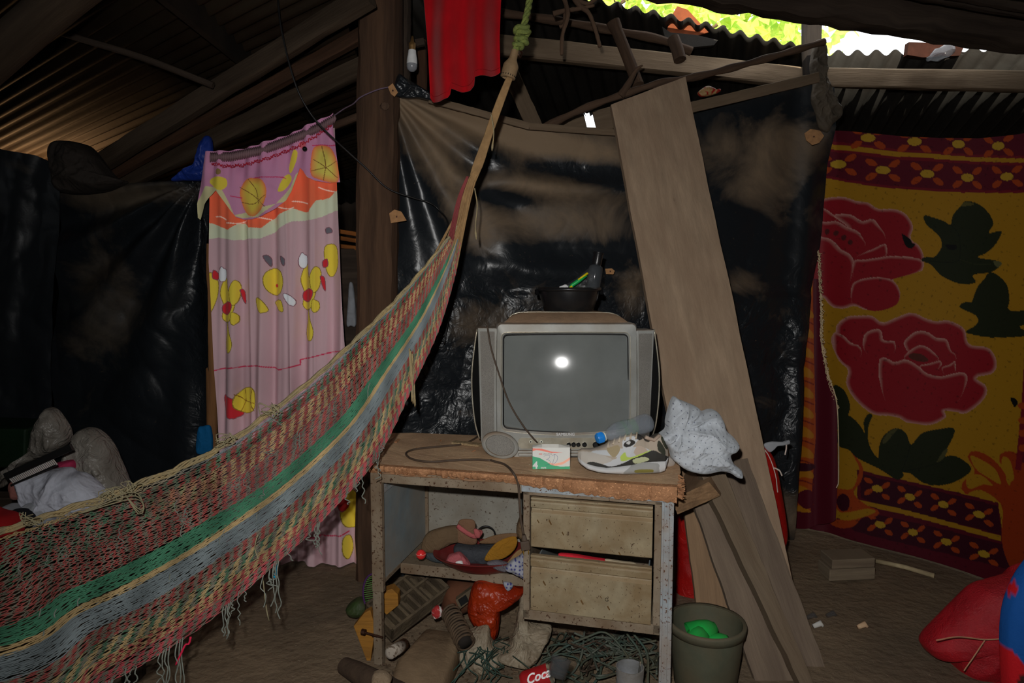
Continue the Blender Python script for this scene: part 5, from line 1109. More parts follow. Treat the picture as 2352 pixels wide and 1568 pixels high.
# water bottle lying on the shoe
w0 = P(1372, 1007, 2.20); w1 = P(1495, 968, 2.27); Lw = (w1 - w0).length; AM = axisM(w0, w1)
wb = thing('water_bottle', w0, 'clear water bottle with a bright blue cap lying on the sneaker', 'bottle')
R_ = .0335; prof = [(.0125, .018), (.013, .03), (.014, .034), (.024, .045), (.031, .062), (R_, .078), (R_*.96, .09), (R_, .1), (R_*.9, .12), (R_*.86, .135), (R_*.92, .15), (R_, .162), (R_*.96, .170), (R_, .178), (R_*.96, Lw*.92), (R_*.9, Lw*.97), (R_*.7, Lw), (0, Lw*.985)]
prof = [(r, z * Lw / .19) if z < .185 else (r, z) for r, z in prof if z < Lw * 1.1]
prof = [(.0125, .10), (.013, .16), (.0145, .18), (.024, .24), (.031, .33), (R_, .41), (R_*.95, .46), (R_, .51), (R_*.9, .60), (R_*.87, .68), (R_*.93, .76), (R_, .82), (R_*.96, .85), (R_, .89), (R_*.95, .94), (R_*.8, .98), (R_*.5, 1.0), (.001, .985)]
MB().lathe([(r, z * Lw) for r, z in prof], AM, 36, False, False).build('bottle_body', mat('bottle_plastic', (150, 158, 168), .07, 1.0, alpha=.36, k=1.4, bump=.0, crumple=.006, csc=30), wb, smooth=True)
MB().lathe([(.0, -.004), (.0145, -.002), (.0165, .002), (.0168, .020), (.0150, .022)], AM, 32, False, False).build('cap', mat('blue_cap', (24, 104, 190), .4, .5, k=2.3, bump=0), wb, smooth=True, auto=40)
mb = MB()
for j in range(26):
    a = 2*math.pi*j/26; mb.tube([AM @ Vector((.0169*math.cos(a), .0169*math.sin(a), .002)), AM @ Vector((.0169*math.cos(a), .0169*math.sin(a), .018))], .0008, n=4)
mb.build('cap_ridges', mat('blue_cap'), wb)
MB().lathe([(.0155, .0225), (.0155, .026)], AM, 28, False, False).build('neck_ring', mat('white_plastic'), wb, smooth=True)
MB().lathe([(R_*1.005, .43*Lw), (R_*.92, .60*Lw), (R_*.89, .68*Lw)], AM, 36, False, False).build('label_film', mat('green_film', (130, 190, 130), .25, .5, alpha=.12, k=1.6, bump=0), wb, smooth=True)

# dotted cloth
dc = blob([(1545, 913), (1560, 917), (1580, 925), (1600, 934), (1612, 945), (1630, 940), (1645, 944), (1658, 965), (1664, 985), (1680, 1000), (1693, 1018), (1688, 1030), (1673, 1040), (1680, 1060), (1698, 1076), (1701, 1093), (1688, 1092), (1672, 1082), (1650, 1078), (1620, 1084), (1595, 1082), (1570, 1074), (1552, 1060), (1542, 1050), (1536, 1030), (1522, 1012), (1512, 1000), (1528, 985), (1530, 960)], lambda x, y: 2.24 + (y - 1000) * -.0004, .17, 66, .022, .034, center=(1600, 1010), na=200, nr=60, rad=(1556, 975, 4.2, .014))
dc.build('dotted_cloth', mat('dotted_cotton', (176, 181, 187), .85, .3, k=1.4, dots=((84, 88, 104), 76, .11), bump=.2, bsc=250, bdist=.001, crumple=.012, csc=12, sheen=.2), label='crumpled white cloth with small blue dots heaped on the desk corner', cat='cloth', smooth=True)

# cables
M_cab = mat('dusty_cable', (56, 46, 38), .6, .3, k=K)
def cable(pts, r, label, n=60, m=None, name='cable', group=None):
    return MB().tube(splineP(pts, n), r, n=7).build(name, m or M_cab, label=label, cat='cable', smooth=True, group=group)
cable([(1119, 748, 2.41), (1128, 800, 2.395), (1148, 865, 2.39), (1170, 925, 2.39), (1200, 975, 2.39), (1222, 1003, 2.39), (1234, 1016, 2.40)], .0032, 'thin cable running down across the left side of the television screen')
dp = lambda px, py, dz=.004: (px, py, PZ(px, py, .73 + dz).y)
cable([dp(1100, 1000), dp(1085, 1010), dp(1060, 1020), dp(1000, 1026), dp(955, 1031), dp(933, 1040), dp(945, 1053), dp(985, 1060), dp(1040, 1057), dp(1090, 1055), dp(1130, 1057)], .0038, 'dark cable looping over the left half of the desk top')
def front(px, py): return (px, py, (FL + ex * ((px - 855) / 690 * DL)).y - .03)
pc = thing('power_cable', P(1180, 1070, 2.2), 'power cable hanging over the desk front, plug end at the shelf', 'cable')
MB().tube(splineP([dp(1128, 1057), dp(1158, 1066), front(1176, 1082), front(1190, 1110), front(1193, 1150), front(1196, 1190), front(1202, 1226)], 50), .0040, n=7).build('cord', M_cab, pc, smooth=True)
pq = P(*front(1203, 1228)); pq2 = P(*front(1208, 1262))
MB().beam(pq, pq + (pq2 - pq) * .45, .012, .011, up=(0, 1, 0), n=3, taper=1.5).build('plug_neck', M_cab, pc, smooth=True); MB().beam(pq + (pq2-pq)*.4, pq2, .03, .018, up=(0, 1, 0), n=3).build('plug_body', M_cab, pc, bevel=.002)
for s in (-.008, .008): MB().beam(pq2 + Vector((s, 0, 0)), pq2 + Vector((s, 0, -.014)), .003, .006, up=(0, 1, 0), n=1).build('plug_pin', mat('brass', (150, 120, 60), .35, metal=.8, k=2), pc)
cable([(637, -20, 2.75), (645, 60, 2.75), (668, 160, 2.76), (692, 225, 2.78), (730, 282, 2.82), (790, 340, 2.88), (840, 385, 2.92), (890, 432, 2.95), (945, 453, 2.98), (985, 465, 3.0), (1008, 482, 3.0), (1030, 520, 3.05), (1034, 640, 3.1), (1030, 700, 3.1)], .0035, 'long black wire sagging from the roof past the curtain to the sheet', 110, mat('black_wire', (18, 17, 17), .4, .5, k=2))
cable([(1020, 790, 2.99), (1028, 745, 3.0), (1040, 700, 3.02), (1043, 690, 3.03)], .003, 'black wire end rising beside the hammock edge', 20, mat('black_wire'))

# woven strap and little scraps on the desk top
def onz(px, py, z): return PZ(px, py, z)
MB().beam(onz(1042, 1015, .735), onz(1104, 1022, .735), .035, .008, n=12, rough=.0015).build('woven_strap', mat('woven_straw', (130, 112, 84), .95, dirt=(96, 78, 56), dsc=60, k=K, bump=.6, bsc=200), label='short strip of woven straw lying left of the television', cat='strap')
rnd = random.Random(12)
for i, (x, y, s, lb) in enumerate([(912, 1013, .018, 'curled wood chip near the back left corner of the desk'), (958, 1030, .006, 'small pebble inside the cable loop on the desk'), (1012, 1012, .007, 'small crumb near the back of the desk top'), (1088, 1036, .007, 'crumb beside the oval speaker cover')]):
    p_ = onz(x, y, .731); mb = MB(); R3 = Matrix.Rotation(rnd.uniform(0, 3), 3, 'Z')
    mb.beam(p_ - R3 @ Vector((s, 0, 0)), p_ + R3 @ Vector((s, 0, .003)), s*.5, s*.3, n=3, rough=.001, seed=i); mb.build('wood_chip' if i == 0 else 'crumb', M_pb, label=lb, cat='scrap')

# ================================================================ ON THE SHELF
SHZ = .302
def sh(px, py, w_=None): return P(px, py, 2.52)
bcn = D(.30, .30, SHZ); 
bas = thing('red_basin', bcn, 'wide dark red basin full of clothes on the desk shelf', 'basin')
M_redb = mat('dark_red_plastic', (104, 34, 34), .4, .4, dirt=(80, 32, 28), dsc=8, k=K*.6, bump=.03)
MBs = Matrix.Translation(D(.335, .235, SHZ - .0)) 
mb = MB(); mb.lathe([(0, 0), (.12, 0), (.13, .004), (.175, .03), (.20, .052), (.207, .054), (.207, .058), (.20, .058), (.17, .036), (.125, .010), (0, .008)], MBs @ Matrix.Diagonal((.93, .62, .95, 1)), 56, False, False); mb.build('basin_body', M_redb, bas, smooth=True, auto=60)
def soft(outl, Y, th, name, m, label, cat='cloth', seed=0, amp=.011, fs=.07, **kw): return blob(outl, Y, th, seed, amp, fs, na=72, nr=16).build(name, m, label=label, cat=cat, smooth=True, **kw)
cl = lambda n_, c, k_=K*.6, **kw: mat(n_, c, .9, .2, k=k_, bump=.3, bsc=120, bdist=.002, crumple=.010, csc=22, **kw)
soft([(1048, 1250), (1100, 1252), (1140, 1250), (1165, 1258), (1160, 1280), (1120, 1292), (1070, 1290), (1045, 1272)], 2.50, .09, 'grey_cloth', cl('grey_cloth', (58, 60, 64)), 'dark grey cloth in the middle of the red basin', seed=1)
soft([(976, 1268), (1000, 1266), (1030, 1278), (1040, 1290), (1000, 1288), (978, 1278)], 2.50, .06, 'blue_grey_cloth', cl('blue_grey_cloth', (60, 66, 68)), 'bluish grey cloth at the left side of the red basin', seed=2)
soft([(1024, 1292), (1030, 1275), (1045, 1270), (1056, 1268), (1068, 1278), (1078, 1290), (1078, 1296), (1040, 1296)], 2.44, .06, 'pink_cloth', cl('pink_cloth', (160, 84, 88)), 'crumpled pink cloth at the front of the red basin', seed=3, amp=.01)
soft([(1046, 1288), (1060, 1286), (1064, 1295), (1050, 1297)], 2.42, .02, 'white_foil', mat('white_foil', (170, 170, 168), .35, k=2), 'small shiny white wrapper on the pink cloth', 'wrapper', seed=4, amp=.002)
soft([(969, 1262), (971, 1240), (984, 1222), (1010, 1212), (1044, 1206), (1060, 1212), (1058, 1240), (1036, 1248), (1000, 1266), (985, 1268)], 2.50, .05, 'dusty_helmet', cl('tan_felt', (96, 78, 58)), 'rounded dusty tan cap leaning in the back left of the basin', 'cap', seed=5, amp=.003, fs=.02)
sb_ = thing('slipper', P(1075, 1250, 2.5), 'tan slipper with a pink strap standing in the red basin', 'slipper')
blob([(1050, 1205), (1058, 1193), (1082, 1192), (1092, 1200), (1092, 1222), (1096, 1240), (1090, 1250), (1064, 1248), (1044, 1242), (1042, 1225)], 2.49, .02, 66, .001, .03, na=60, nr=12).build('sole', cl('tan_foam', (112, 84, 64)), sb_, smooth=True)
MB().tube(splineP([(1050, 1207, 2.47), (1070, 1222, 2.465), (1090, 1232, 2.465), (1102, 1226, 2.46), (1104, 1218, 2.47)], 14), .009, n=8, flat=.5).build('strap', cl('pink_strap', (160, 84, 84)), sb_, smooth=True)
soft([(1088, 1216), (1096, 1214), (1104, 1222), (1102, 1234), (1092, 1232)], 2.455, .02, 'pink_bow', cl('pink_strap', (160, 84, 84)), 'pink bow knot on the tan slipper', 'bow', seed=6, amp=.002)
MB().tube([P(1116 + 21*math.cos(a), 1228 + 20*math.sin(a), 2.56) for a in np.linspace(0, 2*math.pi, 30, endpoint=False)], .003, n=6, closed=True).build('black_hoop', M_tvblack, label='thin black hoop standing behind the tan slipper', cat='hoop', smooth=True)
for i, (o_, c_, Yv, lb) in enumerate([([(1100, 1246), (1120, 1234), (1150, 1226), (1182, 1224), (1192, 1230), (1160, 1244), (1130, 1248)], (110, 84, 60), 2.47, 'pale brown insole lying over the back of the basin'),
        ([(1113, 1286), (1122, 1266), (1140, 1246), (1165, 1234), (1184, 1232), (1188, 1246), (1180, 1264), (1160, 1280), (1136, 1286)], (140, 98, 30), 2.40, 'mustard yellow insole propped on the right rim of the basin'),
        ([(1160, 1306), (1166, 1290), (1184, 1268), (1198, 1260), (1200, 1268), (1188, 1290), (1172, 1308)], (130, 102, 68), 2.36, 'narrow tan insole standing at the right end of the shelf')]):
    blob(o_, Yv, .012, 70+i, .001, .03, na=60, nr=10).build('insole', cl('insole_%d' % i, c_), label=lb, cat='insole', smooth=True)
soft([(1160, 1306), (1170, 1290), (1190, 1278), (1208, 1270), (1210, 1325), (1192, 1322), (1176, 1314)], 2.30, .05, 'patterned_cloth', mat('blue_white_print', (160, 162, 172), .9, k=1.2, dots=((60, 62, 120), 110, .30), dirt=(110, 110, 120), dsc=20), 'white cloth with blue floral print at the right end of the shelf', seed=7)
soft([(1118, 1292), (1140, 1286), (1160, 1290), (1182, 1296), (1192, 1304), (1160, 1310), (1140, 1306)], 2.36, .04, 'grey_towel', cl('grey_towel', (96, 92, 98)), 'greyish folded towel hanging over the basin right rim', seed=8)
soft([(1156, 1336), (1178, 1340), (1174, 1352), (1164, 1355)], 2.36, .02, 'patterned_scrap', mat('blue_white_print'), 'corner of blue and white printed cloth peeking below the shelf', seed=9, amp=.002)
soft([(1186, 1222), (1192, 1190), (1205, 1182), (1212, 1190), (1212, 1230), (1200, 1240)], 2.42, .05, 'brown_paper', cl('brown_paper', (96, 78, 58)), 'brown paper scrap jammed at the right end of the shelf', 'paper', seed=10)
ball = P(967, 1273, 2.40)
rb = thing('red_ball', ball - Vector((0, 0, .018)), 'small red ball-shaped cap at the left rim of the basin', 'cap')
MB().lathe([(.001, -.018), (.010, -.015), (.0165, -.007), (.018, 0), (.0165, .007), (.010, .015), (.001, .018)], Matrix.Translation(ball), 20, False, False).build('shell', mat('red_gloss', (176, 36, 36), .25, .6, k=2.3, bump=0), rb, smooth=True)
MB().tube([ball + Vector((.0183*math.cos(a)*.98, -.0183*abs(math.sin(a)) if False else -.0183*math.sin(a), .003)) for a in np.linspace(0, math.pi, 12)], .0012, n=5).build('band', mat('pale_red', (200, 120, 110), .4, k=2), rb)

# ================================================================ UNDER THE DESK
def fl(px, py, z=0.0): return PZ(px, py, z)
# dusty broken crate with ribs
cr = thing('plastic_crate', fl(930, 1470), 'dusty broken ribbed crate lying askew under the desk', 'crate')
M_dp = mat('dusty_grey_plastic', (76, 66, 52), .95, .1, dirt=(52, 44, 36), dsc=7, damt=.8, k=K*1.0, bump=.6, bsc=40, bdist=.006)
cA, cB = P(880, 1450, 2.42), P(1012, 1350, 2.62); cd = (cB - cA).normalized(); cu = Vector((.05, -.5, .85)); cu = (cu - cd*cu.dot(cd)).normalized(); cs_ = cd.cross(cu)
CL = (cB - cA).length; CR = Matrix((cd, cs_, cu)).transposed()
def cbox(mb, a0, a1, s0, s1, u0, u1): return mb.box(cA + cd*((a0+a1)/2) + cs_*((s0+s1)/2) + cu*((u0+u1)/2), (a1-a0, s1-s0, u1-u0), CR)
mb = MB(); cbox(mb, 0, CL, -.11, .05, -.012, .0); mb.build('crate_floor', M_dp, cr, bevel=.002)
for a_, b_, s0, s1, nm in ((0, CL, -.11, -.10, 'crate_side'), (0, CL, .04, .05, 'crate_side'), (0, .01, -.11, .05, 'crate_side'), (CL - .01, CL, -.11, .05, 'crate_side')):
    mb = MB(); cbox(mb, a_, b_, s0, s1, 0, .055); mb.build(nm, M_dp, cr, bevel=.002)
for i in range(9):
    mb = MB(); a_ = CL * (i + .5) / 9; cbox(mb, a_, a_ + .012, -.10, .04, 0, .03 + .012*(i % 3)); mb.build('rib', M_dp, cr, bevel=.002)
mb = MB(); cbox(mb, 0.0, CL, -.05, -.04, 0, .05); mb.build('crate_divider', M_dp, cr, bevel=.002)
slab([(812, 1438), (836, 1408), (850, 1400), (862, 1440), (850, 1526), (846, 1528)], 2.36, .03, 'yellow_board', wood('yellow_wood', (128, 88, 34), (90, 62, 28)), 'yellow wooden board standing behind the left desk leg', 'board')
slab([(872, 1362), (900, 1352), (914, 1366), (915, 1390), (888, 1412), (874, 1398)], 2.44, .05, 'yellow_block', wood('yellow_wood'), 'orange-yellow wooden block by the left desk leg', 'block')
# stone slab
sl = MB(); a_ = [fl(888, 1590, .07), fl(912, 1512, .085), fl(978, 1438, .10), fl(1045, 1446, .10), fl(1052, 1486, .08), fl(1010, 1590, .06)]
c_ = sum(a_, Vector()) / 6; vs = []; 
for k_, z_ in ((1.0, 0), (1.03, .03), (1.0, None), (.9, None)):
    for q_ in a_:
        p_ = c_ + (q_ - c_) * k_; p_.z = q_.z - (.012 if k_ == 1.0 and z_ is None else 0) if z_ is None else z_; vs.append(p_)
n = 6; sl.add(vs, [(i*n+j, i*n+(j+1) % n, (i+1)*n+(j+1) % n, (i+1)*n+j) for i in range(3) for j in range(n)] + [tuple(18+j for j in range(6))])
sl.build('stone_slab', mat('dusty_stone', (70, 58, 44), .95, .1, dirt=(58, 47, 36), dsc=5, k=K*2.0, bump=.35, bsc=35, bdist=.006), label='flat dusty brown stone block on the ground under the desk', cat='stone', bevel=.012, smooth=True)
# coil spring
s0, s1 = P(1034, 1404, 2.40), P(1070, 1478, 2.26); AMs = axisM(s0, s1); Ls = (s1-s0).length
mb = MB(); mb.tube([AM_ for AM_ in [AMs @ Vector(((.031 + .003*math.sin(t*.4))*math.cos(t), (.031)*math.sin(t), Ls * t / (2*math.pi*13))) for t in np.linspace(0, 2*math.pi*13, 13*18)]], .0042, n=7)
mb.build('coil_spring', mat('rusty_spring', (76, 62, 48), .8, .3, dirt=(46, 36, 28), dsc=20, k=K*.8), label='rusty coil spring under the desk beside the red bag', cat='spring', smooth=True)
MB().lathe([(.023, 0), (.023, 1.0)], AMs @ Matrix.Diagonal((1, 1, Ls, 1)), 16).build('spring_core', mat('dark_rubber', (26, 22, 19), .9, k=K), label='dark rod inside the coil spring', cat='rod', smooth=True)
# red plastic bag, hanging from the shelf
M_rbag = mat('red_thin_plastic', (196, 62, 22), .38, .5, dirt=(140, 30, 14), dsc=6, damt=.7, k=1.0, crumple=.02, csc=14, transl=.25, bump=0)
blob([(1100, 1330), (1130, 1332), (1160, 1338), (1196, 1344), (1205, 1350), (1196, 1366), (1170, 1384), (1150, 1392), (1148, 1420), (1144, 1450), (1134, 1464), (1122, 1452), (1104, 1440), (1084, 1425), (1074, 1400), (1078, 1370), (1086, 1345)], 2.42, .12, 67, .022, .05, center=(1116, 1385), na=150, nr=30).build('red_plastic_bag', M_rbag, label='shiny red plastic bag bulging under the shelf', cat='bag', smooth=True)
M_sack = mat('dirty_white_sack', (104, 96, 82), .55, .4, dirt=(70, 58, 44), dsc=8, damt=.8, k=K*1.2, crumple=.02, csc=16)
blob([(1054, 1490), (1062, 1465), (1080, 1446), (1108, 1430), (1122, 1422), (1126, 1440), (1128, 1465), (1144, 1480), (1170, 1478), (1166, 1510), (1140, 1530), (1100, 1545), (1068, 1535), (1056, 1515)], lambda x, y: PZ(1110, 1545, 0).y + .06 - (y-1490)*.0008, .10, 68, .02, .05, center=(1110, 1490), na=130, nr=28).build('torn_plastic_bag', M_sack, label='torn translucent dirty bag in front of the coil spring', cat='bag', smooth=True)
blob([(1198, 1350), (1212, 1345), (1214, 1420), (1240, 1426), (1266, 1436), (1262, 1460), (1250, 1480), (1236, 1510), (1222, 1522), (1200, 1530), (1150, 1516), (1142, 1498), (1170, 1480), (1180, 1450), (1190, 1400)], lambda x, y: 2.35 - (y-1440)*.0010, .10, 69, .025, .05, center=(1210, 1470), na=140, nr=28).build('white_sack', M_sack, label='dirty white woven sack under the drawers, beside the red bag', cat='sack', smooth=True)
blob([(1018, 1360), (1030, 1335), (1060, 1326), (1095, 1332), (1092, 1380), (1060, 1400), (1030, 1402), (1016, 1385)], 2.62, .18, 71, .008, .05).build('rusty_pot', mat('rust_brown', (74, 46, 32), .9, .2, dirt=(50, 34, 26), dsc=5, k=K, bump=.4, bsc=30), label='rounded rusty brown pot in the shadow behind the red bag', cat='pot', smooth=True)
rd = thing('small_radio', P(1065, 1392, 2.47), 'small dusty device with a black window beside the red bag', 'device')
bx(P(1046, 1378, 2.47), P(1082, 1352, 2.5), P(1092, 1372, 2.5), P(1056, 1400, 2.47), .03, 'device_body', M_dp, rd, bevel=.002); bx(P(1052, 1378, 2.464), P(1070, 1366, 2.472), P(1076, 1380, 2.472), P(1059, 1392, 2.464), .003, 'dark_window', M_tvblack, rd)
blob([(992, 1400), (1004, 1390), (1016, 1398), (1016, 1412), (1000, 1420), (993, 1412)], 2.40, .03, 72, .004, .1).build('red_white_wrapper', mat('red_wrapper', (140, 40, 40), .4, .5, dirt=(170, 165, 160), dsc=30, dsharp=.03, damt=1, k=2), label='small crumpled red and white wrapper beside the spring', cat='wrapper', smooth=True)
pr = MB(); a_, b_ = P(897, 1499, 2.2), P(928, 1480, 2.3); pr.lathe([(.012, 0), (.02, 0), (.021, (b_-a_).length), (.012, (b_-a_).length)], axisM(a_, b_), 22); pr.build('paper_roll', mat('dirty_paper', (120, 112, 102), .9, speck=(70, 60, 50), ssc=60, sth=.55, k=K), label='short roll of dirty white paper left of the stone block', cat='roll', smooth=True)
# clay pipe / log at lower left
a_, b_ = fl(790, 1528, .035), fl(880, 1575, .04); mb = MB(); mb.tube([a_, a_ + (b_-a_)*.3, a_ + (b_-a_)*.6, b_, b_ + (b_-a_)*.4], [.028, .034, .036, .038, .038], n=18); mb.build('clay_log', mat('dark_clay', (56, 44, 34), .95, dirt=(38, 30, 24), dsc=9, k=K, bump=.5), label='short dark round log lying at the foot of the left desk leg', cat='log', smooth=True, auto=60)
blob([(856, 1548), (872, 1540), (890, 1545), (900, 1560), (880, 1585), (856, 1580)], 1.98, .05, 73, .008, .1).build('mud_clod', M_dirt, label='clod of dry mud beside the dark round log', cat='clod', smooth=True)
blob([(796, 1395), (812, 1378), (830, 1372), (846, 1382), (846, 1400), (830, 1412), (806, 1410)], 2.62, .09, 74, .01, .06).build('green_bag', mat('dark_green_plastic', (44, 60, 28), .6, dirt=(56, 48, 38), dsc=8, k=K*.7), label='small green plastic bag on the ground by the thick post', cat='bag', smooth=True)
rk = thing('toy_racket', P(845, 1410, 2.6), 'toy racket with purple rim and green strings behind the left desk leg', 'racket')
MB().tube([P(856 + 22*math.cos(a), 1360 + 42*math.sin(a), 2.58) for a in np.linspace(0, 2*math.pi, 30, endpoint=False)], .004, n=6, closed=True).build('rim', mat('purple_plastic', (56, 30, 66), .5, k=K), rk, smooth=True)
mb = MB()
for i in range(16):
    y = 1322 + i*5; hw = 22 * math.sqrt(max(0, 1 - ((y-1360)/42)**2)); mb.tube([P(856-hw, y+4, 2.58), P(856+hw, y-4, 2.58)], .0016, n=4)
mb.build('strings', mat('green_string', (60, 96, 44), .7, k=K), rk)
MB().tube([P(852, 1402, 2.58), P(846, 1420, 2.56)], .006, n=8).build('handle', mat('purple_plastic'), rk, smooth=True)
# soda can, clear cup, tin, rubber ring, cables
a_, b_ = P(1222, 1562, 1.98), P(1262, 1548, 1.98); ca = thing('soda_can', a_, 'red soda can with white script lying under the drawers', 'can'); AMc = axisM(a_, b_)
Lc = .075
MB().lathe([(.026, -.032), (.031, -.026), (.033, -.02), (.033, Lc*.75)], AMc, 32, True, False).build('can_body', mat('soda_red', (150, 26, 30), .35, .5, metal=.3, dirt=(110, 24, 26), dsc=10, k=2.1, bump=.04), ca, smooth=True, auto=50)
MB().lathe([(.0325, Lc*.75), (.0300, Lc*.84), (.027, Lc*.86), (.025, Lc*.82), (0, Lc*.82)], AMc, 32, False, False).build('can_end', mat('can_metal', (170, 168, 160), .25, .5, metal=.9, k=2), ca, smooth=True, auto=50)
cz = Vector((AMc[0][2], AMc[1][2], AMc[2][2])); cn = (Vector((0, 0, CAMZ)) + Vector((0, 0, 0)) - a_).normalized(); cn = (cn - cz*cn.dot(cz)).normalized(); 
cxv = cz; cyv = cn.cross(cxv)
text_mesh('Coca', .036, frameM(a_ + cn*.0335 - cz*.014 - cyv*.006, cxv, cyv, cn), 'lettering', mat('can_white', (205, 200, 195), .5, k=2, bump=0), ca, .0012, shear=.4, bold=.0008)
a2 = P(1278, 1556, 1.93); MB().lathe([(.0, 0), (.020, .0), (.026, .002), (.030, .05), (.032, .055), (.030, .056), (.024, .004), (0, .003)], axisM(a2, a2 + Vector((.25, .3, .8))), 28, False, False).build('clear_cup', M_clear, label='clear plastic cup lid tipped beside the soda can', cat='cup', smooth=True)
ti = thing('tin_can', fl(1446, 1600), 'dull white tin standing among the cables, spoon inside', 'tin')
a3 = P(1446, 1590, 2.0); a3.z = max(.0, .02); tb0 = Vector((a3.x, 2.0, .0)); topz = P(1446, 1530, 2.0).z
MB().lathe([(0, 0), (.041, 0), (.042, .004), (.042, topz - .05), (.040, topz - .045), (.043, topz - .01), (.043, topz), (.040, topz), (.039, .01), (0, .01)], Matrix.Translation(tb0), 30, False, False).build('tin_body', mat('dull_tin', (140, 142, 146), .4, .5, metal=.5, dirt=(80, 70, 40), dsc=9, k=2), ti, smooth=True, auto=50)
MB().tube([tb0 + Vector((.01, 0, .02)), tb0 + Vector((.03, -.01, topz + .02))], .003, n=6).build('spoon_handle', mat('can_metal'), ti)
MB().tube([Vector((fl(1300, 1545).x + .085*math.cos(a), fl(1300, 1545).y + .085*math.sin(a), .012)) for a in np.linspace(0, 2*math.pi, 40, endpoint=False)], .010, n=8, closed=True).build('rubber_ring', mat('dirty_rubber', (66, 62, 48), .9, dirt=(50, 44, 34), dsc=8, k=K), label='dusty rubber ring flat on the ground right of the can', cat='ring', smooth=True)
M_gc = mat('green_cable', (46, 60, 54), .6, .3, dirt=(66, 60, 46), dsc=9, damt=.7, k=K); M_bc = mat('grey_cable', (66, 70, 62), .6, k=K)
ct = thing('cable_tangle', fl(1380, 1530), 'tangle of greenish cables on the ground under the drawers', 'cables')
rnd = random.Random(17)
for m_, cnt in ((M_gc, 18), (M_bc, 16), (M_cab, 10)):
    mb = MB()
    for i in range(cnt):
        x0 = rnd.uniform(1290, 1440); pts = [(x0, rnd.uniform(1440, 1470), 2.3)]
        a = rnd.uniform(-.3, 3.3); x, y = x0, 1465
        P3 = [fl(x0 + rnd.uniform(-40, 40), 1458 + rnd.uniform(-10, 20), .05 + rnd.random()*.05)]
        for k in range(5):
            x += rnd.uniform(-55, 75); y = min(1600, y + rnd.uniform(-22, 44)); x = min(1508, max(1180, x)); y = max(1455, y)
            P3.append(fl(x, y, .012 + rnd.random()*.06))
        mb.tube([Vector(q) for q in spline(np.array([tuple(q) for q in P3]), 40)], rnd.choice([.0026, .0034, .004]), n=6)
    mb.build('cable', m_, ct, smooth=True, kind='stuff')
mb = MB()
for pts in ([(1240, 1530, .03), (1290, 1490, .06), (1350, 1462, .10), (1390, 1452, .12), (1430, 1490, .08), (1455, 1540, .05), (1470, 1600, .03)], [(1320, 1470, .05), (1365, 1500, .05), (1380, 1540, .03), (1350, 1590, .01)],
            [(1440, 1455, .14), (1470, 1500, .1), (1478, 1560, .05), (1485, 1610, .02)], [(1455, 1455, .14), (1486, 1500, .1), (1488, 1570, .05)], [(1390, 1530, .02), (1420, 1512, .05), (1445, 1520, .06), (1475, 1580, .03)], [(1420, 1600, .02), (1470, 1545, .05), (1510, 1530, .05)]):
    mb.tube([Vector(q) for q in spline(np.array([tuple(fl(*q)) for q in pts]), 40)], .0042, n=7)
mb.build('cable', M_gc, ct, smooth=True)
gt_ = MB()
for i in range(26):
    x = rnd.uniform(1070, 1180); y = rnd.uniform(1460, 1500); P3 = [fl(x, y, .06)]
    for k in range(4): x += rnd.uniform(-30, 30); y += rnd.uniform(5, 26); P3.append(fl(x, y, max(.006, .08 - .02*k) ))
    gt_.tube([Vector(q) for q in spline(np.array([tuple(q) for q in P3]), 24)], .0022, n=5)
gt_.build('green_netting', mat('teal_netting', (40, 66, 58), .7, dirt=(60, 56, 44), dsc=9, k=K*.6), label='tangled teal netting over the torn dirty bag', cat='netting', kind='stuff', smooth=True)
for i, (x, y) in enumerate([(1865, 1418), (1910, 1414), (1880, 1438), (1982, 1440)]):
    mb = MB(); p_ = fl(x, y, .004); mb.tube([p_ + Vector((-.02, 0, 0)), p_ + Vector((.012, .01, .008)), p_ + Vector((.02, .0, 0))], [.008, .012, .005], n=8)
    mb.build('litter_scrap', [M_clear, M_clear, M_wc, M_dust][i], label=['crushed clear plastic cup on the bare floor', 'small shiny plastic shred on the bare floor', 'tiny pale paper scrap on the bare floor', 'brown crumb of earth on the bare floor near the red sack'][i], cat='litter', smooth=True)
# litter of soil and chips under the desk
mb = MB(); rs = np.random.RandomState(3)
for i in range(700):
    x = rs.uniform(880, 1530); y = rs.uniform(1400, 1590); s = rs.uniform(.002, .008); p_ = fl(x, y, s*.4)
    if p_.y > 2.75: continue
    R3 = Matrix.Rotation(rs.uniform(0, 6), 3, 'Z') @ Matrix.Rotation(rs.uniform(-.5, .5), 3, 'X'); mb.box(p_, (s*rs.uniform(1, 3), s, s*.7), R3)
mb.build('dirt_crumbs', mat('crumbs', (74, 60, 46), .95, dirt=(48, 38, 30), dsc=15, dsharp=.02, k=K), label='loose soil crumbs and chips littering the ground under the desk', cat='debris', kind='stuff')

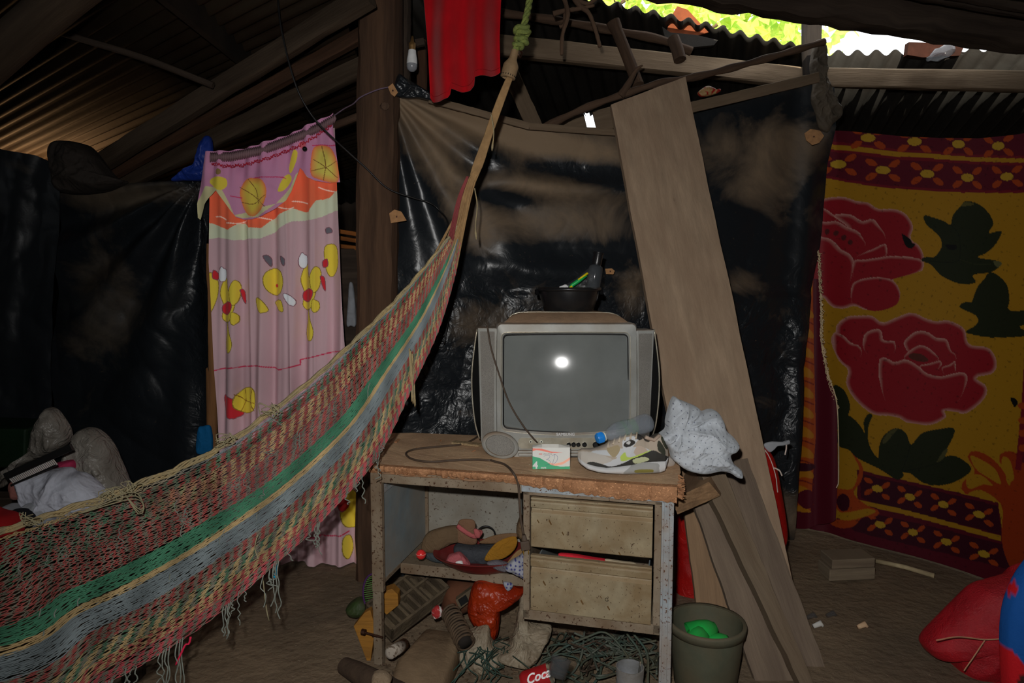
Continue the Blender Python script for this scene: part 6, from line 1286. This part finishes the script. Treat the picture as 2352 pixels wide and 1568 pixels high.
# ================================================================ RIGHT OF THE DESK
# big leaning plank
def plank(corners, th, name, m, label, cat='plank', n=18, bow=0.0, seed=0):
    """corners: top-left, top-right, bottom-right, bottom-left as (px,py,Y); board with thickness th and grain along its length"""
    TL, TR, BR, BL = [P(*c) for c in corners]; nn = (TR - TL).cross(BL - TL).normalized()
    if nn.y > 0: nn = -nn
    rnd = random.Random(seed); rows = []; uv = []
    for i in range(n + 1):
        t = i / n; a = TL.lerp(BL, t); b_ = TR.lerp(BR, t); j0, j1 = rnd.uniform(-.002, .002), rnd.uniform(-.002, .002); off = nn * (bow * math.sin(t*math.pi))
        s = (b_-a).normalized(); a = a + s*j0; b_ = b_ + s*j1
        f = [a.lerp(b_, k/6) + off + nn*(.0015*math.sin(k*2.1 + i)) for k in range(7)]; bk = [a.lerp(b_, k/6) + off - nn*th for k in range(6, -1, -1)]
        r = f + bk; r.append(r[0]); rows.append([tuple(q) for q in r]); L = (TL-BL).length*t; W_ = (b_-a).length
        uv.append([(L, W_*k/6 + seed) for k in range(7)] + [(L, W_ + th + W_*k/6 + seed) for k in range(7)] + [(L, seed)])
    mb = MB(); mb.grid(np.array(rows), np.array(uv)); m_ = 15; mb.f.append(tuple(range(14))); mb.f.append(tuple(n*m_ + k for k in range(13, -1, -1)))
    return mb.build(name, m, label=label, cat=cat, auto=35)
M_pl = wood('plank_wood', (108, 92, 76), (90, 74, 60), k=K*1.3, speck=(70, 56, 44), ssc=6, sth=.72, stretch=(2, 9, 1), damt=.6)
M_pl2 = wood('dark_plank_wood', (74, 64, 54), (56, 47, 40), k=K*1.6); M_pl3 = wood('brown_plank_wood', (92, 74, 56), (70, 55, 42), k=K*1.5)
plank([(1404, 240, 3.22), (1574, 176, 3.30), (1856, 1500, 2.48), (1640, 1520, 2.50)], .028, 'leaning_plank', M_pl, 'long wide grey-brown plank leaning on the black sheet beside the television', seed=1)
plank([(1650, 1060, 2.62), (1716, 1052, 2.64), (1905, 1555, 2.30), (1806, 1570, 2.30)], .03, 'leaning_plank', M_pl2, 'dark narrow plank lying just right of the squared timber', seed=2)
plank([(1556, 1060, 2.66), (1645, 1050, 2.66), (1705, 1420, 2.42), (1603, 1412, 2.42)], .025, 'leaning_plank', M_pl3, 'short brown plank standing right behind the desk leg, under the beam end', seed=3)
plank([(1584, 1130, 2.40), (1650, 1100, 2.42), (1874, 1600, 2.215), (1748, 1605, 2.215)], .022, 'leaning_plank', M_pl2, 'wide dark rough plank slanting down to the right of the bucket', seed=4)
plank([(1600, 1070, 2.36), (1655, 1064, 2.37), (1878, 1592, 2.10), (1852, 1600, 2.10)], .045, 'squared_timber', wood('timber_wood', (90, 78, 64), (72, 60, 48), k=K*.9), 'pale squared timber slanting down to the right over the dark planks', 'timber', seed=5)
# beam end pointing at us
E = [P(1543, 1148, 2.24), P(1556, 1181, 2.26), P(1655, 1138, 2.30), P(1628, 1106, 2.28)]; bkv = P(1662, 1072, 2.62) - P(1628, 1106, 2.28); bkv = P(1575, 1085, 2.60) - E[0]
E2 = [q_ + bkv for q_ in E]
mb = MB(); nu = 10
def bl(c, u, v): return c[0].lerp(c[3], u).lerp(c[1].lerp(c[2], u), v)
A = np.array([[tuple(bl(E, i/nu, j/nu) + Vector((0, random.Random(i*37+j).uniform(-.0012, .0012), 0))) for i in range(nu+1)] for j in range(nu+1)]); 
blo = thing('beam_end', (E[0]+E[2])/2, 'sawn beam end pointing at us between desk corner and planks', 'timber')
mb.grid(A); mb.build('sawn_face', mat('sawn_face', (98, 76, 54), .95, dirt=(64, 48, 34), dsc=18, k=K*1.2, bump=.7, bsc=120, bdist=.003), blo)
mb = MB(); mb.add(E + E2, [(0, 3, 7, 4), (3, 2, 6, 7), (2, 1, 5, 6), (1, 0, 4, 5), (7, 6, 5, 4)]); mb.build('timber_body', M_pl3, blo)
# bucket with green plastic inside
bY = 2.20; bcx = P(1622, 1450, bY).x; bzr = .225
bk = thing('plastic_bucket', Vector((bcx, bY, 0)), 'dusty grey-green bucket right of the desk, green plastic inside', 'bucket')
M_bk = mat('dusty_bucket', (66, 68, 56), .6, .3, dirt=(80, 70, 54), dsc=4, damt=.7, dust=(84, 72, 56), k=K*.8)
Mt = Matrix.Translation((bcx, bY, 0))
MB().lathe([(0, 0), (.098, 0), (.102, .006), (.120, bzr - .04), (.121, bzr - .004), (.117, bzr - .004), (.097, .01), (0, .008)], Mt, 56, False, False).build('bucket_body', M_bk, bk, smooth=True, auto=50)
MB().lathe([(.117, bzr - .006), (.121, bzr - .03), (.126, bzr - .03), (.130, bzr - .008), (.128, bzr), (.119, bzr)], Mt, 56, False, False).build('rim', M_bk, bk, smooth=True)
M_gr = mat('green_translucent', (30, 160, 70), .4, .5, dirt=(60, 110, 56), dsc=6, k=2.0, transl=.3, bump=0)
for i, (x, y, z, r, rt, lb) in enumerate([(-.035, -.02, .16, .055, .4, 'bright green plastic cup in the bucket, leftmost'), (-.005, .015, .175, .05, 1.2, 'green plastic cup tilted at the back of the bucket'), (.028, -.02, .15, .045, .9, 'green plastic cup at the right of the pile in the bucket')]):
    M4 = Matrix.Translation((bcx + x, bY + y, z)) @ Matrix.Rotation(rt, 4, 'Y') @ Matrix.Rotation(-.5 + i*.4, 4, 'X')
    MB().lathe([(0, .05), (r*.3, .048), (r*.62, .03), (r*.85, .0), (r, -.045), (r*.96, -.045), (r*.8, 0), (r*.55, .026), (0, .044)], M4, 28, False, False).build('green_cup', M_gr, label=lb, cat='cup', smooth=True)
# red woven sack behind the planks
M_rs = mat('red_woven_sack', (176, 22, 18), .35, .6, dirt=(136, 14, 14), dsc=5, damt=.6, k=1.4, crumple=.007, csc=14, bump=.6, bsc=220, bdist=.002)
blob([(1735, 1012), (1752, 1020), (1770, 1042), (1780, 1070), (1788, 1110), (1800, 1180), (1804, 1226), (1796, 1256), (1774, 1300), (1740, 1372), (1600, 1402), (1556, 1398), (1553, 1300), (1556, 1170), (1600, 1060), (1680, 1018)], 2.92, .2, 81, .012, .03, na=120).build('red_sack', M_rs, label='full red woven sack standing behind the leaning planks', cat='sack', smooth=True)
MB().tube(splineP([(1742, 1018, 2.84), (1765, 1045, 2.82), (1781, 1090, 2.82), (1786, 1130, 2.84)], 20), .002, n=5).build('sack_thread', mat('white_thread', (180, 165, 155), .9, k=2), label='white seam thread along the red sack edge', cat='thread')
soft([(1754, 1022), (1768, 1014), (1800, 1014), (1812, 1010), (1814, 1018), (1800, 1022), (1785, 1024), (1768, 1038)], 2.88, .02, 'white_ribbon', mat('white_ribbon', (130, 132, 136), .8, k=2), 'white ribbon tied at the top of the red sack', 'ribbon', seed=11, amp=.002)
MB().tube(splineP([(1806, 1018, 2.88), (1806, 1030, 2.87), (1803, 1044, 2.87)], 8), .003, n=5).build('white_string', mat('white_thread'), label='short white string end beside the red sack ribbon', cat='string')
MB().tube(splineP([(1778, 1074, 2.83), (1790, 1080, 2.82), (1796, 1092, 2.82)], 8), .003, n=5).build('white_string', mat('white_thread'), label='white knot string halfway up the red sack', cat='string')
# blocks on the floor under the blanket
mb = thing('wood_block', fl(1950, 1330), 'dusty wooden block on the floor below the flowered blanket', 'block')
p0 = fl(1905, 1335); p1 = fl(2010, 1330)
for k, (z0, z1, o_) in enumerate(((0, .055, 0), (.057, .10, .01))):
    bx(p0 + Vector((o_, 0, z0)), p1 + Vector((-o_*.3, 0, z0)), p1 + Vector((-o_*.3, 0, z1)), p0 + Vector((o_, 0, z1)), .12, 'layer', wood('block_wood', (88, 78, 64), (62, 52, 43), k=K*1.5), mb, bevel=.004)
a_, b_ = fl(2012, 1288, .012), fl(2146, 1322, .012); MB().tube([a_, a_.lerp(b_, .5) + Vector((0, 0, .006)), b_], .011, n=9).build('white_stick', mat('pale_stick', (130, 118, 92), .8, dirt=(90, 76, 56), dsc=9, k=K*1.3), label='pale stick lying on the floor under the blanket edge', cat='stick', smooth=True)
# red sack and bright blanket at the lower right
M_rs2 = mat('crimson_woven_sack', (150, 20, 30), .30, .7, dirt=(110, 12, 22), dsc=4, damt=.6, k=2.1, crumple=.006, csc=14, bump=1, bsc=170, bdist=.004)
sk = thing('crimson_sack', fl(2260, 1560), 'crimson shiny woven sack slumped at the lower right', 'sack')
blob([(2118, 1478), (2124, 1462), (2145, 1440), (2160, 1425), (2190, 1395), (2240, 1348), (2280, 1334), (2330, 1318), (2350, 1300), (2420, 1290), (2470, 1400), (2450, 1560), (2320, 1566), (2280, 1560), (2220, 1553), (2198, 1546), (2188, 1520), (2180, 1492), (2165, 1490), (2150, 1502), (2132, 1498)], lambda x, y: 2.32 + (x-2200)*-.0003, .22, 82, .02, .02, center=(2280, 1440), na=150, nr=34).build('sack_body', M_rs2, sk, smooth=True)
for pts in ([(2150, 1470), (2200, 1462), (2260, 1468), (2310, 1466)], [(2214, 1540), (2235, 1510), (2262, 1470)]):
    MB().tube(splineP([(x, y, 2.17) for x, y in pts], 20), .0022, n=5).build('seam', mat('pale_seam', (150, 110, 84), .8, k=2.2), sk)
rt = blob([(x - 2, y) for x, y in [(2352, 1300), (2400, 1260), (2520, 1260), (2560, 1580), (2450, 1640), (2340, 1640), (2312, 1600), (2304, 1500), (2306, 1420), (2320, 1360)]], 2.08, .14, 83, .02, .02)
U = np.array(rt.uv) * 1000; q = Paint(U[:, 0] + 22, U[:, 1], (150, 14, 22)); q.fill([(2310, 1440), (2325, 1390), (2350, 1340), (2352, 1300), (2420, 1280), (2420, 1370), (2375, 1400), (2370, 1440), (2390, 1480), (2370, 1520), (2345, 1500), (2312, 1460)], (12, 62, 122)); q.fill([(2300, 1480), (2312, 1485), (2320, 1580), (2300, 1580)], (150, 100, 50)); q.fill([(2345, 1530), (2420, 1500), (2420, 1640), (2340, 1620)], (40, 20, 18))
rt.c = q.C; rt.build('bright_blanket', mat('bright_print', rough=.8, attr=True, k=2.6, bump=.3, bsc=120), label='rolled red and blue patterned blanket at the right edge', cat='blanket', smooth=True)

# ================================================================ UP UNDER THE ROOF
lb = P(946, 165, 2.95); lt = P(947, 92, 2.95); AMl = axisM(lb, lt); LL = (lt-lb).length
bu = thing('light_bulb', lb, 'white light bulb, unlit, hanging base-up in a brass holder beside the red garment', 'bulb')
MB().lathe([(0, 0), (.010, .002), (.0185, .010), (.022, .022), (.022, .032)], AMl, 28, False, False).build('globe', mat('frosted_globe', (110, 112, 116), .2, .6, k=2.2, bump=0), bu, smooth=True)
MB().lathe([(.022, .032), (.021, .05), (.017, .075), (.0155, .088)], AMl, 28, False, False).build('bulb_neck', mat('bulb_white', (190, 190, 195), .5, k=1.9, bump=0), bu, smooth=True)
MB().lathe([(.0135, .088), (.0145, .092), (.0135, .097), (.015, .102), (.0145, .115), (.008, .122), (.004, .145)], AMl, 24, False).build('holder', mat('brass_holder', (110, 84, 50), .45, metal=.6, k=2), bu, smooth=True)
MB().beam(P(955, 100, 3.1), P(975, 96, 3.1), .03, .03).build('ceiling_rose', M_beamD, bu)
# bits tucked on the partition top
soft([(1602, 214), (1612, 204), (1625, 198), (1640, 203), (1648, 208), (1655, 205), (1652, 212), (1630, 220), (1610, 222)], 3.38, .04, 'printed_wrapper', mat('gold_red_wrapper', (150, 120, 80), .45, dirt=(130, 30, 24), dsc=22, dsharp=.02, damt=1, k=1.6), 'gold and red wrapper tucked above the sheet right of the plank', 'wrapper', seed=12)

# ================================================================ LEFT: BENCH WITH BAGS AND CLOTHES (behind the hammock)
bn = thing('wooden_bench', Vector((-1.75, 2.5, 0)), 'low wooden bench behind the hammock, heaped with bags and clothes', 'bench')
for i in range(6): MB().beam(Vector((-2.5, 2.22 + i*.105, .47)), Vector((-1.22, 2.22 + i*.105, .47)), .095, .025, n=6, rough=.001, seed=i).build('slat', M_beamD, bn, auto=40)
for x in (-2.4, -1.3):
    for y in (2.24, 2.72): MB().beam(Vector((x, y, 0)), Vector((x, y, .457)), .06, .06, up=(0, 1, 0), n=3).build('leg', M_beamD, bn, auto=40)
M_dpl = mat('dirty_clear_bag', (96, 92, 86), .35, .5, dirt=(66, 62, 56), dsc=6, damt=.8, k=K*1.1, crumple=.02, csc=15)
blob([(108, 940), (124, 938), (140, 955), (158, 985), (160, 1010), (140, 1030), (110, 1045), (60, 1065), (10, 1100), (4, 1120), (-10, 1105), (30, 1070), (70, 1045), (85, 990)], 2.62, .14, 91, .02, .05, center=(110, 1015), na=120).build('plastic_bag', M_dpl, label='dusty clear plastic bag standing highest behind the black comb', cat='bag', smooth=True)
blob([(185, 990), (200, 982), (225, 990), (252, 1020), (270, 1060), (289, 1105), (300, 1150), (240, 1180), (190, 1150), (165, 1080), (160, 1035), (178, 1010)], 2.50, .2, 92, .025, .045, na=120).build('plastic_bag', M_dpl, label='rounded dusty plastic bag at the right end of the heap', cat='bag', smooth=True)
blob([(58, 1090), (100, 1080), (150, 1075), (165, 1085), (195, 1092), (235, 1130), (240, 1160), (180, 1190), (120, 1200), (80, 1160), (60, 1120)], 2.36, .2, 93, .03, .04, na=120).build('white_cloth', mat('white_cotton', (128, 130, 138), .9, k=K*1.2, bump=.2, crumple=.02), label='crumpled white cloth in the middle of the bench heap', cat='cloth', smooth=True)
blob([(50, 1165), (75, 1150), (110, 1150), (130, 1190), (90, 1215), (10, 1205), (14, 1160)], 2.30, .14, 94, .02, .05).build('grey_shirt', mat('pale_grey', (110, 112, 116), .9, k=K*1.2), label='pale grey cloth at the lower left of the bench heap', cat='cloth', smooth=True)
blob([(30, 1105), (60, 1095), (80, 1120), (80, 1135), (40, 1145), (30, 1130)], 2.33, .08, 95, .006, .05).build('peach_cloth', mat('peach', (96, 60, 54), .9, k=K*1.3), label='peach coloured cloth under the black comb', cat='cloth', smooth=True)
blob([(136, 1060), (172, 1056), (174, 1075), (150, 1082), (128, 1092), (128, 1070)], 2.42, .08, 96, .006, .06).build('magenta_cloth', mat('magenta', (110, 24, 50), .8, k=K*1.2), label='magenta wrapper between the plastic bags', cat='wrapper', smooth=True)
blob([(22, 1175), (60, 1170), (85, 1190), (60, 1225), (10, 1215)], 2.24, .1, 97, .006, .06).build('black_cloth', mat('black_cloth', (14, 15, 20), .9, k=2), label='black cloth at the front of the heap', cat='cloth', smooth=True)
blob([(-60, 1160), (0, 1172), (40, 1190), (44, 1260), (0, 1300), (-80, 1290)], 2.15, .16, 98, .01, .04).build('red_cloth_bundle', mat('deep_red_cloth', (110, 10, 12), .9, k=K), label='deep red cloth bundle at the left edge behind the hammock', cat='cloth', smooth=True)
bx(P(-120, 1075, 2.8), P(58, 1075, 2.8), P(60, 985, 2.8), P(-120, 980, 2.8), .22, 'green_container', mat('dark_green_box', (12, 28, 14), .5, k=K), None, bevel=.01, label='dark green plastic container behind the clear bag at left', cat='container')
cb = thing('comb', P(70, 1085, 2.26), 'large black comb with shining pale teeth lying on the heap', 'comb')
c0, c1 = P(20, 1100, 2.26), P(123, 1054, 2.26); cdv = (c1-c0).normalized(); cp = cdv.cross(Vector((0, 1, 0))).normalized(); cp = cp if cp.z > 0 else -cp
MB().beam(c0 + cp*.012 - cdv*.005, c1 + cp*.012 + cdv*.075, .012, .024, up=cp, n=8).build('spine', M_tvblack, cb, auto=50); MB().beam(c0 - cp*.022, c1 - cp*.022, .012, .006, up=cp, n=2).build('end_bar', M_tvblack, cb)
M_teeth = mat('shiny_teeth', (235, 232, 250), .35, 1.0, metal=.6, k=2.2, bump=0)
for i in range(26):
    a_ = c0 + (c1-c0)*((i+.5)/26); MB().beam(a_ + cp*.004, a_ - cp*.022 - cdv*-.006, .0028, .004, up=(0, 1, 0), n=1).build('tooth', M_teeth, cb)

# ================================================================ HAMMOCK
UP = [(1050, 520, 2.36), (985, 600, 2.35), (905, 690, 2.33), (800, 790, 2.28), (690, 885, 2.22), (500, 1022, 2.08), (300, 1112, 1.92), (130, 1168, 1.80), (0, 1210, 1.70), (-260, 1290, 1.50)]
LO = [(1060, 545, 2.34), (1043, 640, 2.31), (1005, 765, 2.26), (945, 895, 2.20), (868, 1048, 2.13), (745, 1192, 2.02), (600, 1328, 1.88), (430, 1462, 1.74), (250, 1568, 1.60), (-60, 1730, 1.40)]
u_s = np.linspace(0, 1, 700)
def edge(pts, tail):
    w3 = np.array([tuple(P(*q)) for q in pts] + tail); k = len(w3); tt = np.linspace(0, 1, k)
    c = spline(w3, 1400); 
    # parametrise by control index so that both edges stay in step
    d = [int(np.argmin(((c - q)**2).sum(1))) for q in w3]; d[0] = 0; d[-1] = 1399; d = np.maximum.accumulate(d)
    idx = np.interp(u_s, tt, d); return np.stack([np.interp(idx, np.arange(1400), c[:, i]) for i in range(3)], -1)
EU = edge(UP, [(-2.05, 1.15, .80), (-2.35, .90, 1.10), (-2.5, .75, 1.5)]); EL = edge(LO, [(-2.0, .80, .55), (-2.4, .72, 1.0), (-2.5, .74, 1.49)])
def hpt(ui, v, off=0.0):
    """points on the net: ui index array into u_s, v across 0..1"""
    a = np.stack([np.interp(ui, np.arange(700), EU[:, i]) for i in range(3)], -1); b_ = np.stack([np.interp(ui, np.arange(700), EL[:, i]) for i in range(3)], -1)
    v = np.asarray(v)[..., None]; p = a * (1 - v) + b_ * v
    wdt = np.linalg.norm(b_ - a, axis=-1); p[..., 1] += np.sin(np.pi * v[..., 0]) * .16 * wdt + off; p[..., 2] -= np.sin(np.pi * v[..., 0]) * .02 * wdt
    return p
TAN, RDH, GNH, GRY, BLH, PKH, BRN = [lin(c) for c in ((158, 136, 98), (136, 68, 64), (72, 102, 80), (102, 98, 86), (102, 110, 112), (146, 66, 70), (112, 70, 50))]
GNB = lin((60, 106, 82))
def hcol(u, v, layer):
    """variegated yarns: each band of strands has its own dye sequence"""
    c = np.zeros(u.shape + (3,)); ph = u * 186 - v * 26; s = (np.sin(ph * math.pi) > -.1)[..., None]
    ph2 = (np.sin((u * 112 - v * 30) * math.pi + 1) > .3)[..., None]
    open_ = np.clip((u - .42) / .12, 0, 1)[..., None]
    rg = np.where(s, RDH, GRY); mixg = np.where(s, np.where(ph2, GNH, RDH), GRY); tn = np.where(s, TAN * .85, RDH * .8)
    def put(m, q): c[m] = np.broadcast_to(q, c.shape)[m]
    put(v < 2, rg); put(v < .30, tn * (1 - open_) + mixg * open_); put(v < .16, (np.where(s, RDH*.8, GNH*.9)) * (1-open_) + mixg * open_)
    put(v < .075, BLH * (1-open_) + TAN*.8*open_); put(v < .055, TAN)
    put(v > .472, GNB); put(v > .575, TAN * .9); put(v > .61, BLH); put(v > .73, np.where(s, GRY, RDH * .8)); put(v > .80, np.where(ph2, TAN * .8, np.where(s, GRY, GNH * .8)))
    put(v > .88, np.where(s, TAN * .75, RDH * .9)); put(v > .93, np.where(s, PKH, GRY * .9))
    dirt = .78 + .22 * np.sin(u * 37 + v * 11) * np.sin(u * 91 - v * 23)
    return c * dirt[..., None]
ham = thing('hammock', Vector((-.6, 1.9, .5)), 'faded striped string hammock in tan, red, green and blue', 'hammock')
M_yarn = mat('hammock_yarn', rough=.95, spec=.1, attr=True, k=1.9, bump=0)
rs = np.random.RandomState(8)
def strands(vs_, layer, r, zig, off, npt=600, name='net'):
    mb = MB(); Lmax = 1
    for i, v0 in enumerate(vs_):
        m = npt; u = np.linspace(.012 if v0 > .05 else 0, .985, m); ui = u * 699
        ds = (vs_[1] - vs_[0]) if len(vs_) > 1 else .01
        z = zig * ds * np.sin(u * 2*math.pi * 64 + math.pi * (i % 2) + layer) + .0035*np.sin(u*23 + i*.9) + .002*np.sin(u*61+i*2.3)
        v = np.clip(v0 + z, 0, 1); pts = hpt(ui, v, off + .0015*np.cos(u * 2*math.pi*64 + i)*0 + .004*np.sin(u*17 + i*1.7))
        T_ = np.gradient(pts, axis=0); T_ /= np.linalg.norm(T_, axis=1)[:, None] + 1e-9; ref = np.array([0., 1, 0]); B = np.cross(T_, ref); B /= np.linalg.norm(B, axis=1)[:, None] + 1e-9; Nn = np.cross(B, T_)
        rings = np.stack([pts + r*(math.cos(a)*Nn + math.sin(a)*B) for a in (math.pi/2, math.pi*7/6, math.pi*11/6, math.pi/2)], 1)
        col = hcol(np.repeat(u[:, None], 4, 1), np.full((m, 4), v0), layer)
        mb.grid(rings[:, :, :], np.zeros((m, 4, 2)), col)
    return mb.build(name, M_yarn, ham, smooth=True, kind='stuff')
v1 = np.linspace(.06, .468, 56); strands(v1, 0, .00145, .52, 0, name='upper_net'); strands(np.linspace(.065, .46, 26), 1, .00125, .6, .018, name='upper_net_back')
strands(np.linspace(.475, .57, 17), 0, .0017, .5, 0, name='green_band'); strands(np.linspace(.48, .57, 10), 1, .0017, .4, .01, name='green_band_back')
strands(np.linspace(.578, .70, 24), 0, .0017, .35, -.004, name='blue_band'); strands(np.linspace(.58, .70, 16), 1, .0017, .45, .012, name='blue_band_back')
strands(np.linspace(.705, .995, 50), 0, .0016, .4, 0, name='lower_net'); strands(np.linspace(.71, .99, 30), 1, .0016, .5, .014, name='lower_net_back')
# edge cords: bundles of thick tan strands along the top edge
mb = MB()
for j in range(7):
    u = np.linspace(0, .985, 420); v = .012 + .028*(j/6) + .006*np.sin(u*150 + j*1.1); p_ = hpt(u*699, v, -.006*math.sin(j)); p_[:, 2] += .004*np.sin(u*170 + j)
    mb.tube([Vector(q) for q in p_], .0034, n=5)
mb.build('edge_cord', mat('tan_cord', (140, 122, 86), .95, dirt=(100, 98, 84), dsc=22, k=2.0, bump=.4, bsc=200), ham, smooth=True, kind='stuff')
# loose threads and tassels
mb = MB(); rnd = random.Random(77); cols = []
def thread(u, v, L, r=.0016, sway=.02, m_=None):
    p_ = Vector(hpt(np.array([u*699.]), np.array([v]), -.012)[0]); pts = [p_]
    for k in range(1, 9): pts.append(p_ + Vector((rnd.uniform(-sway, sway)*k/10, -.006 - rnd.random()*.006, -L*k/8)))
    mb.tube([Vector(q) for q in spline(np.array([tuple(q) for q in pts]), 18)], r, n=4)
for i in range(34): thread(rnd.uniform(.3, .78), rnd.choice([.97, .985, .99]), rnd.uniform(.03, .10))
for i in range(30): thread(rnd.uniform(.25, .7), rnd.uniform(.05, .7), rnd.uniform(.03, .12), sway=.03)
for u_, L in ((.585, .22), (.60, .16), (.475, .17), (.535, .10), (.42, .08), (.66, .12)): 
    for k in range(3): thread(u_ + k*.003, .985, L * (1 - .15*k), .0018, .012)
mb.build('loose_threads', mat('pale_thread', (104, 108, 100), .95, k=1.9), ham, kind='stuff')
mb = MB()
for px, py, Yv, L in ((940, 800, 2.22, .16), (947, 812, 2.22, .17), (943, 805, 2.2, .17)): 
    mb.tube(splineP([(px, py, Yv), (px + 3, py + 50, Yv), (px + 6, py + 110, Yv - .01), (px + 6, py + 122, Yv)], 14), .0028, n=5)
for px, py in ((1128, 262), (1090, 432)): mb.tube(splineP([(px, py, 2.38), (px + 6, py + 40, 2.38), (px + 2, py + 85, 2.38), (px + 4, py + 118 - 55*(px > 1100), 2.38)], 16), [.0022]*13 + [.004, .004, .002], n=5)
mb.build('tan_tassel', mat('tan_cord'), ham, smooth=True)
mb = MB(); mb.tube(splineP([(592, 1228, 1.93), (585, 1260, 1.93), (600, 1300, 1.93), (606, 1350, 1.93), (612, 1400, 1.93), (618, 1425, 1.93)], 14), .002, n=4)
for a in (0, 1, 2): mb.tube(splineP([(180, 960 + a*0 + 220, 1.8), (300, 1130 + a*8, 1.84), (330, 1160, 1.82), (320, 1170 + a*6, 1.82), (290, 1140, 1.83)], 20), .0017, n=5)
for px, py in ((255, 1130), (300, 1120), (520, 1010), (75, 1190), (620, 940)):
    for j in range(5):
        c = [(px + rnd.uniform(-30, 30), py + rnd.uniform(-16, 20)) for _ in range(5)]; Yv = float(interp(px, [(0, 1.68), (300, 1.90), (500, 2.06), (690, 2.2)])) - .02; mb.tube(splineP([(a_, b_, Yv) for a_, b_ in c], 18), .0014, n=4)
mb.build('knotted_yarn', mat('pale_tan_yarn', (128, 120, 94), .95, k=1.8), ham, kind='stuff', smooth=True)
MB().tube(splineP([(634, 1290, 1.95), (636, 1305, 1.95), (631, 1325, 1.95)], 8), .004, n=5).build('cyan_ribbon', mat('cyan_ribbon', (10, 130, 170), .6, k=2.2), ham)
mb = MB(); mb.tube(splineP([(438, 1462, 1.72), (434, 1478, 1.72), (426, 1480, 1.72), (416, 1500, 1.72), (404, 1526, 1.72)], 14), .0028, n=5); mb.build('red_thread', mat('red_yarn', (176, 30, 60), .9, k=2.2), ham, smooth=True)
# arm cords gathering to the bundle
mb = MB(); rs = np.random.RandomState(4)
for i in range(44):
    v = i / 43; e = Vector(hpt(np.array([18.0 + 30*rs.rand()]), np.array([v]))[0]); k = (v - .5)
    mid = P(1078 + k*10 + rs.uniform(-3, 3), 430 + rs.uniform(-10, 10), 2.37); t2 = P(1096 + k*16 + rs.uniform(-3, 3), 385, 2.38); t3 = P(1125 + k*16, 300, 2.40); t4 = P(1150 + k*16, 230, 2.41); t5 = P(1173 + k*12, 172, 2.42)
    mb.tube([Vector(q) for q in spline(np.array([tuple(q) for q in (e, mid, t2, t3, t4, t5)]), 26)], .0028, n=5)
mb.build('gathered_cords', mat('tan_cord2', (120, 94, 62), .95, dirt=(90, 70, 48), dsc=22, k=2.3), ham, smooth=True)
mb = MB()
for i in range(5):
    e = Vector(hpt(np.array([16.0]), np.array([i/12]))[0]); mb.tube([Vector(q) for q in spline(np.array([tuple(q) for q in (e + Vector((0, -.01, 0)), P(1050 + i*2, 460, 2.35), P(1072 + i, 405, 2.36))]), 12)], .002, n=5)
mb.build('red_cords', mat('dull_red_yarn', (110, 50, 50), .95, k=2.), ham, smooth=True)
ring = [P(1180 - t*26 + 3*math.sin(t*9), 165 + t*0, 2.4) for t in (0, 1)]
ca_, cb_ = P(1168, 172, 2.42), P(1180, 128, 2.42); MB().lathe([(.020, -.012), (.026, -.010), (.027, .03), (.026, .034), (.014, .055), (.013, .085)], axisM(ca_, cb_), 26, False, False).build('bottle_neck_collar', mat('dusty_collar', (104, 84, 60), .7, dirt=(80, 64, 46), dsc=20, k=K), ham, smooth=True, auto=50)
mb = MB()
for j in range(20):
    a = 2*math.pi*j/20; M4 = axisM(ca_, cb_); mb.tube([M4 @ Vector((.0272*math.cos(a), .0272*math.sin(a), -.006)), M4 @ Vector((.0272*math.cos(a), .0272*math.sin(a), -.001))], .0012, n=4)
mb.build('collar_beads', M_tvblack, ham)
mb = MB(); M_grn = mat('green_rope', (96, 104, 50), .8, dirt=(60, 70, 36), dsc=60, dsharp=.03, k=2.3, bump=.5, bsc=150)
core = splineP([(1181, 128, 2.42), (1186, 108, 2.42), (1200, 70, 2.43), (1208, 40, 2.44), (1216, 0, 2.46), (1228, -120, 2.5)], 60)
for j in range(3):
    mb.tube([p_ + Vector((.006*math.cos(i*.55 + j*2.1), .006*math.sin(i*.55 + j*2.1), 0)) for i, p_ in enumerate(core)], .0068, n=6)
for i, (kx, ky, r_) in enumerate([(1198, 66, .022), (1202, 78, .020), (1196, 92, .018), (1190, 104, .014), (1202, 96, .012)]):
    c = P(kx, ky, 2.42); mb.tube([c + Vector((r_*math.cos(a), .8*r_*math.sin(a), .25*r_*math.sin(2*a + i) + (.3*r_)*math.cos(a + i))) for a in np.linspace(0, 2*math.pi, 18, endpoint=False)], .0085, n=7, closed=True)
mb.build('green_rope', M_grn, ham, smooth=True)
MB().tube([P(1192, 110, 2.44), P(1200, 122, 2.44), P(1194, 132, 2.43), P(1188, 122, 2.42)], .004, n=6).build('hook', M_nail, ham, smooth=True)
MB().tube([Vector((-2.5, .75, 1.5)), Vector((-3.4, .7, 1.75)), Vector((-4.38, .7, 1.9))], .012, n=8).build('far_rope', mat('tan_cord'), ham, smooth=True)
